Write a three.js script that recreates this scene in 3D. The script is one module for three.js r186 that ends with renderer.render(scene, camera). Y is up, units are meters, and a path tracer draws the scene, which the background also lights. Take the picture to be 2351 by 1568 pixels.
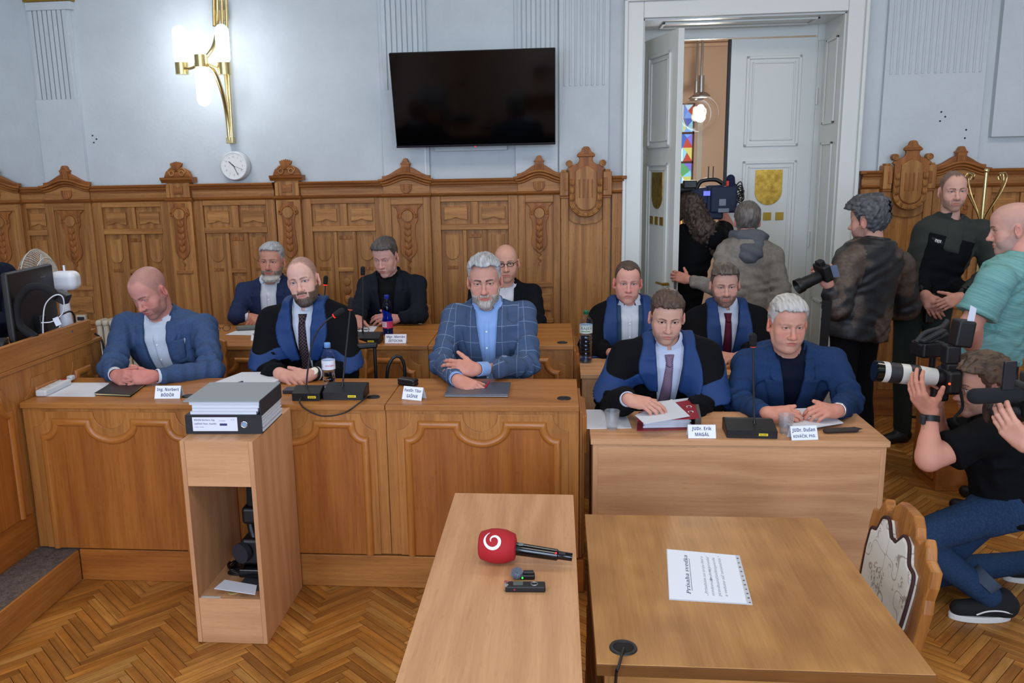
import * as THREE from 'three';
import { RoundedBoxGeometry } from 'three/addons/geometries/RoundedBoxGeometry.js';
import { mergeGeometries, mergeVertices, toCreasedNormals } from 'three/addons/utils/BufferGeometryUtils.js';
import { RectAreaLightUniformsLib } from 'three/addons/lights/RectAreaLightUniformsLib.js';

// ---------------------------------------------------------------- camera, sky, lights, exposure
const scene = new THREE.Scene();
const F = 1942.1, CX = 1099.5, CAM_Y = 1.9;
const camera = new THREE.PerspectiveCamera(2 * Math.atan(784 / F) * 180 / Math.PI, 2351 / 1568, 0.05, 60);
camera.position.set(0, CAM_Y, 0);
camera.rotation.set(-0.2009, 0.0946, -0.02034, 'YXZ');
camera.setViewOffset(2351, 1568, 1175.5 - CX, 0, 2351, 1568);
camera.updateProjectionMatrix(); camera.updateMatrixWorld(true);
scene.add(camera);
const renderer = new THREE.WebGLRenderer({ antialias: true });
renderer.toneMapping = THREE.LinearToneMapping;
renderer.toneMappingExposure = 1.3;
renderer.shadowMap.enabled = true;
RectAreaLightUniformsLib.init();
scene.background = new THREE.Color(0.62, 0.76, 0.95);
const ROOM = { x0: -5.0, x1: 4.7, z0: -6.56, z1: 3.4, h: 4.25 };
// daylight through the tall windows behind the photographer, lamps under the ceiling
const DAYLIGHT = { color: 0xcfe2ff, intensity: 8.0 };
const CEILING_LAMP = { color: 0xfff4e6, intensity: 7.0 };

// ---------------------------------------------------------------- helpers
const V3 = THREE.Vector3, PI = Math.PI;
const v3 = (x, y, z) => new V3(x, y, z);
const rotM = new THREE.Matrix4().makeRotationFromEuler(camera.rotation);
const ray = (px, py) => v3((px - CX) / F, -(py - 784) / F, -1).applyMatrix4(rotM);
const atZ = (px, py, z) => { const d = ray(px, py), t = z / d.z; return v3(d.x * t, CAM_Y + d.y * t, z); };
const atY = (px, py, y) => { const d = ray(px, py), t = (y - CAM_Y) / d.y; return v3(d.x * t, y, d.z * t); };
const atX = (px, py, x) => { const d = ray(px, py), t = x / d.x; return v3(x, CAM_Y + d.y * t, d.z * t); };
let seedState = 12345;
const rnd = () => { seedState = (seedState * 1664525 + 1013904223) >>> 0; return seedState / 4294967296; };
const clamp = (x, a, b) => x < a ? a : x > b ? b : x, lerp = (a, b, t) => a + (b - a) * t;
const sstep = (a, b, x) => { const t = clamp((x - a) / (b - a), 0, 1); return t * t * (3 - 2 * t); };
function hash3(x, y, z) { let h = (Math.imul(x, 374761393) + Math.imul(y, 668265263) + Math.imul(z, 2147483647 ^ 0x5bd1e995)) | 0; h = Math.imul(h ^ (h >>> 13), 1274126177); return ((h ^ (h >>> 16)) >>> 0) / 4294967296; }
function noise3(x, y, z) {
  const xi = Math.floor(x), yi = Math.floor(y), zi = Math.floor(z); let u = x - xi, v = y - yi, w = z - zi;
  u = u * u * (3 - 2 * u); v = v * v * (3 - 2 * v); w = w * w * (3 - 2 * w);
  const a = lerp(lerp(hash3(xi, yi, zi), hash3(xi + 1, yi, zi), u), lerp(hash3(xi, yi + 1, zi), hash3(xi + 1, yi + 1, zi), u), v);
  const b = lerp(lerp(hash3(xi, yi, zi + 1), hash3(xi + 1, yi, zi + 1), u), lerp(hash3(xi, yi + 1, zi + 1), hash3(xi + 1, yi + 1, zi + 1), u), v);
  return lerp(a, b, w);
}
// tiling value noise for textures
function tnoise(x, y, px, py, s) {
  const xi = Math.floor(x), yi = Math.floor(y); let u = x - xi, v = y - yi; u = u * u * (3 - 2 * u); v = v * v * (3 - 2 * v);
  const m = (a, p) => ((a % p) + p) % p, x0 = m(xi, px), x1 = m(xi + 1, px), y0 = m(yi, py), y1 = m(yi + 1, py);
  return lerp(lerp(hash3(x0, y0, s), hash3(x1, y0, s), u), lerp(hash3(x0, y1, s), hash3(x1, y1, s), u), v);
}
function dataTex(w, h, fn, srgb = true) {
  const d = new Uint8Array(w * h * 4);
  for (let y = 0; y < h; y++) for (let x = 0; x < w; x++) { const c = fn(x / w, y / h, x, y), i = (y * w + x) * 4; d[i] = clamp(c[0], 0, 255); d[i + 1] = clamp(c[1], 0, 255); d[i + 2] = clamp(c[2], 0, 255); d[i + 3] = c[3] === undefined ? 255 : c[3]; }
  const t = new THREE.DataTexture(d, w, h); t.magFilter = THREE.LinearFilter; t.minFilter = THREE.LinearFilter; t.wrapS = t.wrapT = THREE.RepeatWrapping;
  if (srgb) t.colorSpace = THREE.SRGBColorSpace; t.needsUpdate = true; return t;
}
const mix3 = (a, b, t) => [lerp(a[0], b[0], t), lerp(a[1], b[1], t), lerp(a[2], b[2], t)];
// wood: grain runs along u; one tile is 1.2 m x 0.6 m
function woodTex(o) {
  const { light, dark, seed = 1, rings = 9, ring = 0.35, streak = 0.5, pore = 0.35, w = 1024, h = 512, stain = 0 } = o;
  const t = dataTex(w, h, (u, v) => {
    const warp = 0.10 * tnoise(u * 2, v * 3, 2, 3, seed) + 0.03 * tnoise(u * 5, v * 9, 5, 9, seed + 1);
    const g = 0.5 + 0.5 * Math.sin((v + warp) * 2 * PI * rings + 4 * tnoise(u * 2, v * 5, 2, 5, seed + 2));
    const s = tnoise(u * 5, v * 80, 5, 80, seed + 3), f = tnoise(u * 26, v * 256, 26, 256, seed + 4), s2 = tnoise(u * 3, v * 14, 3, 14, seed + 6);
    let k = 0.5 + ring * (g - 0.5) * s2 * 1.6 + streak * (s - 0.5) + 0.25 * (f - 0.5) + 0.3 * (s2 - 0.5);
    if (tnoise(u * 34, v * 200, 34, 200, seed + 5) > 0.80) k += pore;
    if (stain) k += stain * (tnoise(u * 7, v * 5, 7, 5, seed + 8) + 0.6 * tnoise(u * 17, v * 13, 17, 13, seed + 9) - 0.8);
    return mix3(light, dark, clamp(k, 0, 1));
  });
  t.repeat.set(1 / 1.2, 1 / 0.6); return t;
}
const TEX = {
  oak: woodTex({ light: [192, 143, 84], dark: [144, 98, 51], seed: 11, rings: 7, ring: 0.5, streak: 0.45, pore: 0.3 }),
  veneer: woodTex({ light: [190, 129, 64], dark: [148, 92, 41], seed: 31, rings: 5, ring: 0.3, streak: 0.4, pore: 0.22 }),
  beech: woodTex({ light: [216, 166, 120], dark: [190, 139, 97], seed: 51, rings: 6, ring: 0.5, streak: 0.3, pore: 0.2 }),
  table: woodTex({ light: [190, 138, 77], dark: [150, 102, 51], seed: 71, rings: 4, ring: 0.2, streak: 0.28, pore: 0.1, stain: 0.7 }),
  parquet: woodTex({ light: [203, 150, 80], dark: [150, 102, 48], seed: 91, rings: 8, ring: 0.4, streak: 0.55, pore: 0.3, stain: 0.5 }),
};
const plasterTex = dataTex(512, 512, (u, v) => { const a = tnoise(u * 6, v * 6, 6, 6, 3) * 0.5 + tnoise(u * 19, v * 19, 19, 19, 4) * 0.3 + tnoise(u * 90, v * 90, 90, 90, 5) * 0.2, k = 0.955 + 0.07 * a; return [194 * k, 202 * k, 205 * k]; }); plasterTex.repeat.set(0.5, 0.5);
const plasterBump = dataTex(512, 512, (u, v) => { const a = tnoise(u * 24, v * 24, 24, 24, 6) * 0.6 + tnoise(u * 120, v * 120, 120, 120, 7) * 0.4; return [a * 255, a * 255, a * 255]; }, false); plasterBump.repeat.set(0.5, 0.5);
const clothBump = dataTex(256, 256, (u, v, x, y) => { const a = 0.5 + 0.25 * Math.sin(u * 2 * PI * 64) * Math.sin(v * 2 * PI * 64) + 0.4 * (tnoise(u * 64, v * 64, 64, 64, 8) - 0.5); return [a * 255, a * 255, a * 255]; }, false); clothBump.repeat.set(8, 8);
const std = (color, roughness = 0.6, o = {}) => new THREE.MeshStandardMaterial({ color, roughness, ...o });
const phys = (color, roughness = 0.6, o = {}) => new THREE.MeshPhysicalMaterial({ color, roughness, ...o });
const wood = (map, tint = 0xffffff, roughness = 0.45, coat = 0.25) => phys(tint, roughness, { map, specularIntensity: 0.5 + coat });
const MAT = {
  oak: wood(TEX.oak, 0xf2e6d8, 0.5, 0.2), oakDark: wood(TEX.oak, 0xdcbc98, 0.5, 0.2), oakPale: wood(TEX.oak, 0xfff4e4, 0.5, 0.2),
  veneer: wood(TEX.veneer, 0xffffff, 0.4, 0.35), veneerDeep: wood(TEX.veneer, 0xeed8ba, 0.42, 0.3), moulding: wood(TEX.veneer, 0xfff0d8, 0.34, 0.5),
  beech: wood(TEX.beech, 0xffffff, 0.42, 0.25), table: wood(TEX.table, 0xffffff, 0.42, 0.25), chair: wood(TEX.oak, 0xf6dcb8, 0.36, 0.4),
  plaster: std(0xffffff, 0.85, { map: plasterTex, bumpMap: plasterBump, bumpScale: 0.0012 }),
  paint: phys(0xd6d9d3, 0.28, {}),
  brass: std(0xd9c48c, 0.25, { metalness: 1 }), brassDull: std(0xffffff, 0.36, { metalness: 1, map: (() => { const t = dataTex(256, 256, (u, v) => mix3([146, 112, 44], [206, 170, 78], tnoise(u * 7, v * 7, 7, 7, 301) * 0.6 + tnoise(u * 26, v * 26, 26, 26, 302) * 0.4)); t.repeat.set(5, 5); return t; })() }), steel: std(0xb9bcc0, 0.28, { metalness: 1 }), chrome: std(0xd8dadd, 0.12, { metalness: 1 }),
  black: std(0x0b0b0d, 0.45), blackMatte: std(0x0a0a0b, 0.85), blackGloss: std(0x08080a, 0.15), grey: std(0x55585c, 0.55), darkGrey: std(0x222326, 0.55),
  white: std(0xcfd2d4, 0.5), paper: std(0xd4d9e2, 0.75), cream: std(0xcbc5b2, 0.4), red: std(0xa8121c, 0.75), gap: std(0x120b06, 0.9),
  ledRed: new THREE.MeshStandardMaterial({ color: 0x801010, emissive: 0xff2018, emissiveIntensity: 1.6, roughness: 0.4 }),
};
// objects
const taken = new Map();
function numbered(name) { const n = taken.get(name) || 0; taken.set(name, n + 1); return n ? `${name}_${String(n).padStart(3, '0')}` : name; }
function fin(m) { m.castShadow = m.receiveShadow = true; return m; }
function part(name, geo, mat, parent) { const g = Array.isArray(geo) ? merge(geo) : geo; const m = fin(new THREE.Mesh(g, mat)); m.name = name; parent.add(m); return m; }
function thing(name, label, category, pos = [0, 0, 0], ry = 0, group) {
  const o = new THREE.Group(); o.name = numbered(name); o.position.set(...(pos.isVector3 ? pos.toArray() : pos)); o.rotation.y = ry;
  o.userData = { label, category }; if (group) o.userData.group = group; scene.add(o); return o;
}
function single(name, label, category, geo, mat, pos = [0, 0, 0], ry = 0, group) {
  const o = fin(new THREE.Mesh(Array.isArray(geo) ? merge(geo) : geo, mat)); o.name = numbered(name); o.position.set(...(pos.isVector3 ? pos.toArray() : pos)); o.rotation.y = ry;
  o.userData = { label, category }; if (group) o.userData.group = group; scene.add(o); return o;
}
function struct(name, label) { const o = new THREE.Group(); o.name = name; o.userData = { kind: 'structure' }; if (label) o.userData.label = label; scene.add(o); return o; }
// geometry
function norm(g) {
  g = g.index ? g.toNonIndexed() : g; const keep = new Set(['position', 'normal', 'uv', 'color']);
  for (const k of Object.keys(g.attributes)) if (!keep.has(k)) g.deleteAttribute(k);
  if (!g.attributes.normal) g.computeVertexNormals();
  if (!g.attributes.uv) g.setAttribute('uv', new THREE.BufferAttribute(new Float32Array(g.attributes.position.count * 2), 2));
  g.morphAttributes = {}; return g;
}
function merge(list) { const l = list.map(norm), anyC = l.some(g => g.attributes.color); if (anyC) for (const g of l) if (!g.attributes.color) g.setAttribute('color', new THREE.BufferAttribute(new Float32Array(g.attributes.position.count * 3).fill(1), 3)); return mergeGeometries(l, false); }
// wood uv in metres, grain along an axis (0 x, 1 y, 2 z), with an offset so that alike pieces differ
function grain(g, axis, ou = rnd() * 3, ov = rnd() * 3) {
  g = norm(g); const p = g.attributes.position, uv = new Float32Array(p.count * 2), a = v3(), b = v3(), c = v3();
  for (let i = 0; i < p.count; i += 3) {
    a.fromBufferAttribute(p, i); b.fromBufferAttribute(p, i + 1).sub(a); c.fromBufferAttribute(p, i + 2).sub(a); b.cross(c);
    const n = [Math.abs(b.x), Math.abs(b.y), Math.abs(b.z)]; let k = 0; if (n[1] > n[k]) k = 1; if (n[2] > n[k]) k = 2;
    let ua = axis, va = [0, 1, 2].find(q => q !== axis && q !== k); if (k === axis) { ua = (axis + 1) % 3; va = (axis + 2) % 3; }
    for (let j = i; j < i + 3; j++) { const q = [p.getX(j), p.getY(j), p.getZ(j)]; uv[j * 2] = q[ua] + ou; uv[j * 2 + 1] = q[va] + ov; }
  }
  g.setAttribute('uv', new THREE.BufferAttribute(uv, 2)); return g;
}
const move = (g, x, y, z) => g.translate(x, y, z);
function rbox(w, h, d, x = 0, y = 0, z = 0, r = 0.004, s = 1) { return move(new RoundedBoxGeometry(w, h, d, s, Math.min(r, w / 2.1, h / 2.1, d / 2.1)), x, y, z); }
const box = (w, h, d, x = 0, y = 0, z = 0) => move(new THREE.BoxGeometry(w, h, d), x, y, z);
const boxAB = (x0, x1, y0, y1, z0, z1, r = 0.003) => r ? rbox(Math.abs(x1 - x0), Math.abs(y1 - y0), Math.abs(z1 - z0), (x0 + x1) / 2, (y0 + y1) / 2, (z0 + z1) / 2, r) : box(Math.abs(x1 - x0), Math.abs(y1 - y0), Math.abs(z1 - z0), (x0 + x1) / 2, (y0 + y1) / 2, (z0 + z1) / 2);
const cyl = (r0, r1, h, n = 24, x = 0, y = 0, z = 0, open = false) => move(new THREE.CylinderGeometry(r0, r1, h, n, 1, open), x, y, z);
const ball = (r, x = 0, y = 0, z = 0, n = 16) => move(new THREE.SphereGeometry(r, n, Math.max(8, n * 0.7 | 0)), x, y, z);
function between(a, b, r0, r1 = r0, n = 12) { const d = b.clone().sub(a), g = new THREE.CylinderGeometry(r1, r0, d.length(), n); g.applyQuaternion(new THREE.Quaternion().setFromUnitVectors(v3(0, 1, 0), d.clone().normalize())); return g.translate((a.x + b.x) / 2, (a.y + b.y) / 2, (a.z + b.z) / 2); }
const tube = (pts, r, seg = 40, n = 8, closed = false) => new THREE.TubeGeometry(new THREE.CatmullRomCurve3(pts.map(p => p.isVector3 ? p : v3(...p)), closed, 'catmullrom', 0.5), seg, r, n, closed);
function shapeOf(pts) { const s = new THREE.Shape(); pts.forEach((p, i) => i ? s.lineTo(p[0], p[1]) : s.moveTo(p[0], p[1])); s.closePath(); return s; }
function plate(pts, depth, bevel = 0.004, seg = 2) { const s = pts.isShape ? pts : shapeOf(pts); return new THREE.ExtrudeGeometry(s, { depth: Math.max(depth - bevel * 2, 0.0005), bevelEnabled: bevel > 0, bevelThickness: bevel, bevelSize: bevel, bevelOffset: -bevel, bevelSegments: seg, curveSegments: 10 }).translate(0, 0, bevel); }
// a profile [[out, up], ...] run along x
function profileX(prof, x0, x1) { const g = new THREE.ExtrudeGeometry(shapeOf(prof), { depth: x1 - x0, bevelEnabled: false }); g.rotateY(-PI / 2); return g.translate(x1, 0, 0); }
const lathe = (pts, n = 32) => new THREE.LatheGeometry(pts.map(p => new THREE.Vector2(p[0], p[1])), n);
function canvasTex(w, h, draw) { const c = document.createElement('canvas'); c.width = w; c.height = h; draw(c.getContext('2d'), w, h); const t = new THREE.CanvasTexture(c); t.colorSpace = THREE.SRGBColorSpace; return t; }
// ---------------------------------------------------------------- the room shell
const { x0: RX0, x1: RX1, z0: RZ0, z1: RZ1, h: RH } = ROOM;
const DOOR = { x0: 0.622, x1: 2.042, top: 2.94, back: -7.0 };
{
  const w = struct('wall_back', 'white plaster wall above the oak wainscot');
  part('plaster', [boxAB(RX0 - 0.2, DOOR.x0, 0, RH, RZ0 - 0.44, RZ0, 0), boxAB(DOOR.x1, RX1 + 0.2, 0, RH, RZ0 - 0.44, RZ0, 0), boxAB(DOOR.x0, DOOR.x1, DOOR.top, RH, RZ0 - 0.44, RZ0, 0)].map(g => grain(g, 0)), MAT.plaster, w);
  // fluted pilasters: slabs with real grooves or rods
  const fl = (px0, px1, yTop, gr, prow, n, raised) => {
    const a = atZ(px0, 60, RZ0).x, b = atZ(px1, 60, RZ0).x, s = (b - a) / n;
    part('pilaster', grain(boxAB(a - 0.02, b + 0.02, 1.8, RH, RZ0, RZ0 + prow, 0.002), 1), MAT.plaster, w);
    if (raised) { for (let i = 0; i < n; i++) part('reed', grain(cyl(0.009, 0.009, RH - gr, 8, a + (i + 0.5) * s, (RH + gr) / 2, RZ0 + prow), 1), MAT.plaster, w); return; }
    for (let i = 0; i < n; i++) part('flute_rib', grain(boxAB(a + i * s + 0.005, a + (i + 1) * s - 0.005, gr, yTop, RZ0 + prow, RZ0 + prow + 0.014, 0), 1), MAT.plaster, w);
    part('pilaster_face', grain(boxAB(a - 0.02, b + 0.02, 1.8, gr, RZ0 + prow, RZ0 + prow + 0.014, 0.002), 1), MAT.plaster, w);
  };
  fl(74, 162, 3.155, atZ(115, 230, RZ0).y, 0.03, 8);
  fl(876, 972, RH, atZ(885, 208, RZ0).y, 0.025, 8);
  fl(1187, 1274, RH, 2.4, 0.02, 8);
  fl(1290, 1392, RH, atZ(1290, 199, RZ0).y, 0.045, 8, true);
  fl(2042, 2262, RH, atZ(2100, 170, RZ0).y, 0.03, 15, true);
  const cap = atZ(74, 25, RZ0), cap2 = atZ(164, 5, RZ0);
  part('capital', grain(boxAB(cap.x - 0.02, cap2.x + 0.02, 3.155, 3.215, RZ0, RZ0 + 0.06, 0.004), 0), MAT.plaster, w);
  part('gilded_band', boxAB(cap.x - 0.03, cap2.x + 0.03, 3.216, 3.3, RZ0, RZ0 + 0.07, 0.004), MAT.brassDull, w);
  const rb = atZ(2268, 315, RZ0); part('wall_board', grain(boxAB(rb.x, rb.x + 1.2, rb.y, 3.6, RZ0, RZ0 + 0.05, 0.003), 1), MAT.plaster, w);
  const tv = atZ(1000, 348, RZ0), tv2 = atZ(1165, 347, RZ0); part('bracket_board', boxAB(tv.x, tv2.x, tv.y, tv.y + 0.35, RZ0, RZ0 + 0.04, 0.003), MAT.plaster, w);
  const cb = atZ(978, 340, RZ0); part('cable_duct', boxAB(cb.x - 0.008, cb.x + 0.008, 1.83, 2.3, RZ0, RZ0 + 0.045, 0.002), MAT.white, w);
  for (const [px, py] of [[208, 311], [217, 319], [211, 327], [2161, 257], [2170, 268], [2158, 278], [2218, 298], [2215, 317]]) { const q = atZ(px, py, RZ0 + 0.03); part('drill_hole', cyl(0.006, 0.006, 0.004, 10).rotateX(PI / 2).translate(q.x, q.y, RZ0 + (px > 2000 ? 0.031 : 0.001)), MAT.gap, w); }
}
{
  const w = struct('wall_left'); part('plaster', grain(boxAB(RX0 - 0.2, RX0, 0, RH, RZ0 - 0.1, RZ1, 0), 2), MAT.plaster, w);
  const r = struct('wall_right'); part('plaster', grain(boxAB(RX1, RX1 + 0.2, 0, RH, RZ0 - 0.1, RZ1, 0), 2), MAT.plaster, r);
  const c = struct('ceiling'); part('plaster', grain(boxAB(RX0 - 0.2, RX1 + 0.2, RH, RH + 0.15, RZ0 - 0.1, RZ1 + 0.3, 0), 0), MAT.plaster, c);
}
// wall behind the photographer with three tall windows
{
  const w = struct('wall_front'), wins = [-3.1, -0.2, 2.7], ww = 1.7, y0 = 0.95, y1 = 3.75; let x = RX0 - 0.2; const gs = [];
  for (const c of [...wins, null]) { const e = c === null ? RX1 + 0.2 : c - ww / 2; gs.push(boxAB(x, e, 0, RH, RZ1, RZ1 + 0.3, 0)); if (c !== null) { gs.push(boxAB(e, e + ww, 0, y0, RZ1, RZ1 + 0.3, 0), boxAB(e, e + ww, y1, RH, RZ1, RZ1 + 0.3, 0)); x = e + ww; } }
  part('plaster', gs.map(g => grain(g, 0)), MAT.plaster, w);
  wins.forEach((c, i) => {
    const o = struct('window_' + (i + 1)), z = RZ1 + 0.15;
    for (const [a, b, p, q] of [[c - ww / 2, c - ww / 2 + 0.07, y0, y1], [c + ww / 2 - 0.07, c + ww / 2, y0, y1], [c - ww / 2, c + ww / 2, y0, y0 + 0.07], [c - ww / 2, c + ww / 2, y1 - 0.07, y1], [c - 0.03, c + 0.03, y0, y1], [c - ww / 2, c + ww / 2, 2.85, 2.91]]) part('window_bar', boxAB(a, b, p, q, z - 0.03, z + 0.03, 0.004), MAT.paint, o);
    for (const [a, b, p, q] of [[c - ww / 2, c, y0, 2.88], [c, c + ww / 2, y0, 2.88], [c - ww / 2, c, 2.88, y1], [c, c + ww / 2, 2.88, y1]]) part('pane', boxAB(a, b, p, q, z - 0.002, z + 0.002, 0), phys(0xffffff, 0.02, { transmission: 1, thickness: 0 }), o);
    const l = new THREE.RectAreaLight(DAYLIGHT.color, DAYLIGHT.intensity, ww - 0.1, y1 - y0 - 0.1); l.position.set(c, (y0 + y1) / 2, RZ1 - 0.02); l.lookAt(c, (y0 + y1) / 2 - 0.35, 0); l.name = 'window_daylight'; scene.add(l);
  });
}
// ceiling lamps: opal panels in brass frames, each with its own light
for (const [x, z] of [[-2.7, -4.3], [0.2, -4.3], [3.0, -4.3], [-2.7, -0.6], [0.2, -0.6], [3.0, -0.6]]) {
  const o = thing('ceiling_lamp', 'square opal ceiling lamp in a thin brass frame', 'ceiling lamp', [x, RH - 0.4, z], 0, 'opal lamps under the ceiling');
  part('frame', [boxAB(-0.42, 0.42, 0, 0.05, -0.42, -0.4), boxAB(-0.42, 0.42, 0, 0.05, 0.4, 0.42), boxAB(-0.42, -0.4, 0, 0.05, -0.42, 0.42), boxAB(0.4, 0.42, 0, 0.05, -0.42, 0.42)], MAT.brass, o);
  part('rod', cyl(0.01, 0.01, 0.36, 10, 0, 0.22, 0), MAT.brass, o);
  part('diffuser', boxAB(-0.4, 0.4, 0.012, 0.04, -0.4, 0.4, 0.004), new THREE.MeshStandardMaterial({ color: 0xf4f0e8, emissive: 0xfff0dc, emissiveIntensity: 1.2, roughness: 0.5 }), o);
  const l = new THREE.RectAreaLight(CEILING_LAMP.color, CEILING_LAMP.intensity, 0.8, 0.8); l.position.set(0, -0.003, 0); l.rotation.x = -PI / 2; o.add(l); l.name = 'lamp_light';
}
// floor: herringbone parquet, every plank a box; the planks that show largest are parts of their own
{
  const f = struct('floor', 'herringbone oak parquet with dark joints');
  part('subfloor', boxAB(RX0 - 0.2, RX1 + 0.2, -0.2, -0.012, RZ0 - 0.44, RZ1 + 0.3, 0), MAT.gap, f);
  const L = 0.304, W = 0.038, T = 0.016, ang = PI / 4 + 0.04, c = Math.cos(ang), s = Math.sin(ang), gapW = 0.0026;
  const tints = [0xffffff, 0xf6e8d4, 0xeedcc0, 0xfff4e2, 0xe6d0b0, 0xe0d0bc, 0xf8e2bc, 0xd4c2ac], mats = tints.map(t => wood(TEX.parquet, t, 0.42, 0.18));
  const geos = [0, 1, 2, 3, 4, 5].map(() => grain(box(L - gapW, T, W - gapW, 0, -T / 2, 0), 0));
  const list = [], O = [-1.9, -3.2];
  for (let m = -26; m < 26; m++) for (let k = -170; k < 170; k++) for (let b = 0; b < 2; b++) {
    let u = k * W + m * L, v = k * W - m * L, uc, vc, rot;
    if (!b) { uc = u + L / 2; vc = v + W / 2; rot = 0; } else { uc = u + W / 2; vc = v + W + L / 2; rot = PI / 2; }
    const x = O[0] + uc * c - vc * s * 1, z = O[1] - (uc * s + vc * c);
    if (x < RX0 + 0.1 || x > RX1 - 0.1 || z < RZ0 + 0.12 || z > RZ1 - 0.1) continue;
    if (x < 0.0 && z < -3.77 || x < -2.46 && z < 1) continue;                    // under the platform
    const q = v3(x, 0, z).project(camera), inView = Math.abs(q.x) < 1.06 && Math.abs(q.y) < 1.08 && q.z < 1;
    const hid = (x > -0.42 && x < 0.95 && z < -1.6 && z > -3.6) || (x > 0.1 && x < 1.42 && z < -3.4 && z > -5.6) || (x > -1.5 && x < -1.18 && z < -3.05) || (x > -1.3 && x < 1.0 && z > -1.9) || x > 2.9 && z < -4.4;
    list.push({ x, z, rot: rot + ang, vis: inView && !hid ? 1 / Math.hypot(x, z, 1.9) : 0, k: Math.floor(rnd() * 8), g: Math.floor(rnd() * 6), dy: -rnd() * 0.0012 });
  }
  list.sort((a, b) => b.vis - a.vis);
  const rest = [[], [], [], [], [], [], [], []];
  list.forEach((p, i) => {
    if (i < 300) { const m = part('plank', geos[p.g], mats[p.k], f); m.position.set(p.x, p.dy, p.z); m.rotation.y = p.rot; }
    else rest[p.k].push(geos[p.g].clone().rotateY(p.rot).translate(p.x, p.dy, p.z));
  });
  rest.forEach((l, i) => { if (l.length) { const m = part('parquet', l, mats[i], f); m.userData.kind = 'stuff'; } });
}
// platform of the benches and its plinth
{
  const p = struct('trim_1', 'oak plinth boards along the platform of the benches');
  part('platform', boxAB(RX0, 0.118, 0, 0.15, RZ0 + 0.06, -3.6, 0), MAT.veneerDeep, p);
  part('plinth_board', grain(boxAB(-2.28, -1.36, 0, 0.158, -3.6, -3.575, 0.004), 0), MAT.veneerDeep, p);
  part('plinth_board', grain(boxAB(-1.357, -0.5, 0, 0.158, -3.6, -3.575, 0.004), 0), MAT.veneer, p);
  part('plinth_board', grain(boxAB(-0.497, 0.118, 0, 0.158, -3.6, -3.575, 0.004), 0), MAT.veneerDeep, p);
  part('plinth_board', grain(boxAB(0.112, 0.125, 0, 0.155, RZ0 + 0.06, -3.6, 0.003), 2), MAT.veneerDeep, p);
}
// ---------------------------------------------------------------- oak wainscot along the back wall
const WZ = -6.5, LV = { top: 1.832, cor: 1.775, frieze: 1.728, ledge: 1.703, rail: 1.66, small: 1.49, mid: 1.446 };
const wx = px => atZ(px, 418, WZ).x;
let trimN = 2;
const trim = label => struct('trim_' + trimN++, label);
const pc = (o, name, g, axis = 1, m = MAT.oak) => part(name, grain(g, axis), m, o);
function cornice(o, x0, x1, dz = 0) {
  const z = WZ + dz, pr = [[-0.03, LV.cor], [0.012, LV.cor], [0.014, LV.cor + 0.012], [0.026, LV.cor + 0.018], [0.03, LV.cor + 0.034], [0.046, LV.cor + 0.04], [0.05, LV.top - 0.004], [0.046, LV.top], [-0.03, LV.top]];
  pc(o, 'cornice', profileX(pr, x0, x1).translate(0, 0, z), 0, MAT.oakDark);
  pc(o, 'frieze', boxAB(x0, x1, LV.frieze, LV.cor, z - 0.03, z + 0.004, 0), 0);
  pc(o, 'ledge', profileX([[-0.03, LV.ledge], [0.004, LV.ledge], [0.02, LV.ledge + 0.012], [0.024, LV.frieze], [-0.03, LV.frieze]], x0, x1).translate(0, 0, z), 0, MAT.oakDark);
}
function scallop(w, h, d = 0.18) { const p = [[-w / 2, h / 2], [w / 2, h / 2], [w / 2, -h / 2], [w * 0.40, -h * 0.49]]; for (let i = 0; i <= 10; i++) { const t = i / 10; p.push([w * (0.36 - 0.72 * t), -h / 2 + h * d * (0.35 + 0.65 * Math.sin(t * PI)) * (0.7 + 0.3 * Math.cos((t - 0.5) * 9))]); } p.push([-w * 0.40, -h * 0.49], [-w / 2, -h / 2]); return p; }
function shieldPts(w, h) { const p = [[-w / 2, h / 2], [-w * 0.18, h * 0.47], [0, h * 0.49], [w * 0.18, h * 0.47], [w / 2, h / 2]]; const r = w / 2; for (let i = 0; i <= 12; i++) { const a = -PI * i / 12; p.push([r * Math.cos(a), -h / 2 + r + r * Math.sin(a)]); } return p; }
function squares(o, x, y, w, z) { for (let i = -1; i <= 1; i++) rnd(), pc(o, 'carved_square', boxAB(x + i * w - w * 0.42, x + i * w + w * 0.42, y - w * 0.45, y + w * 0.45, z, z + 0.007, 0.003), 1, MAT.oakDark); }
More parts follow.
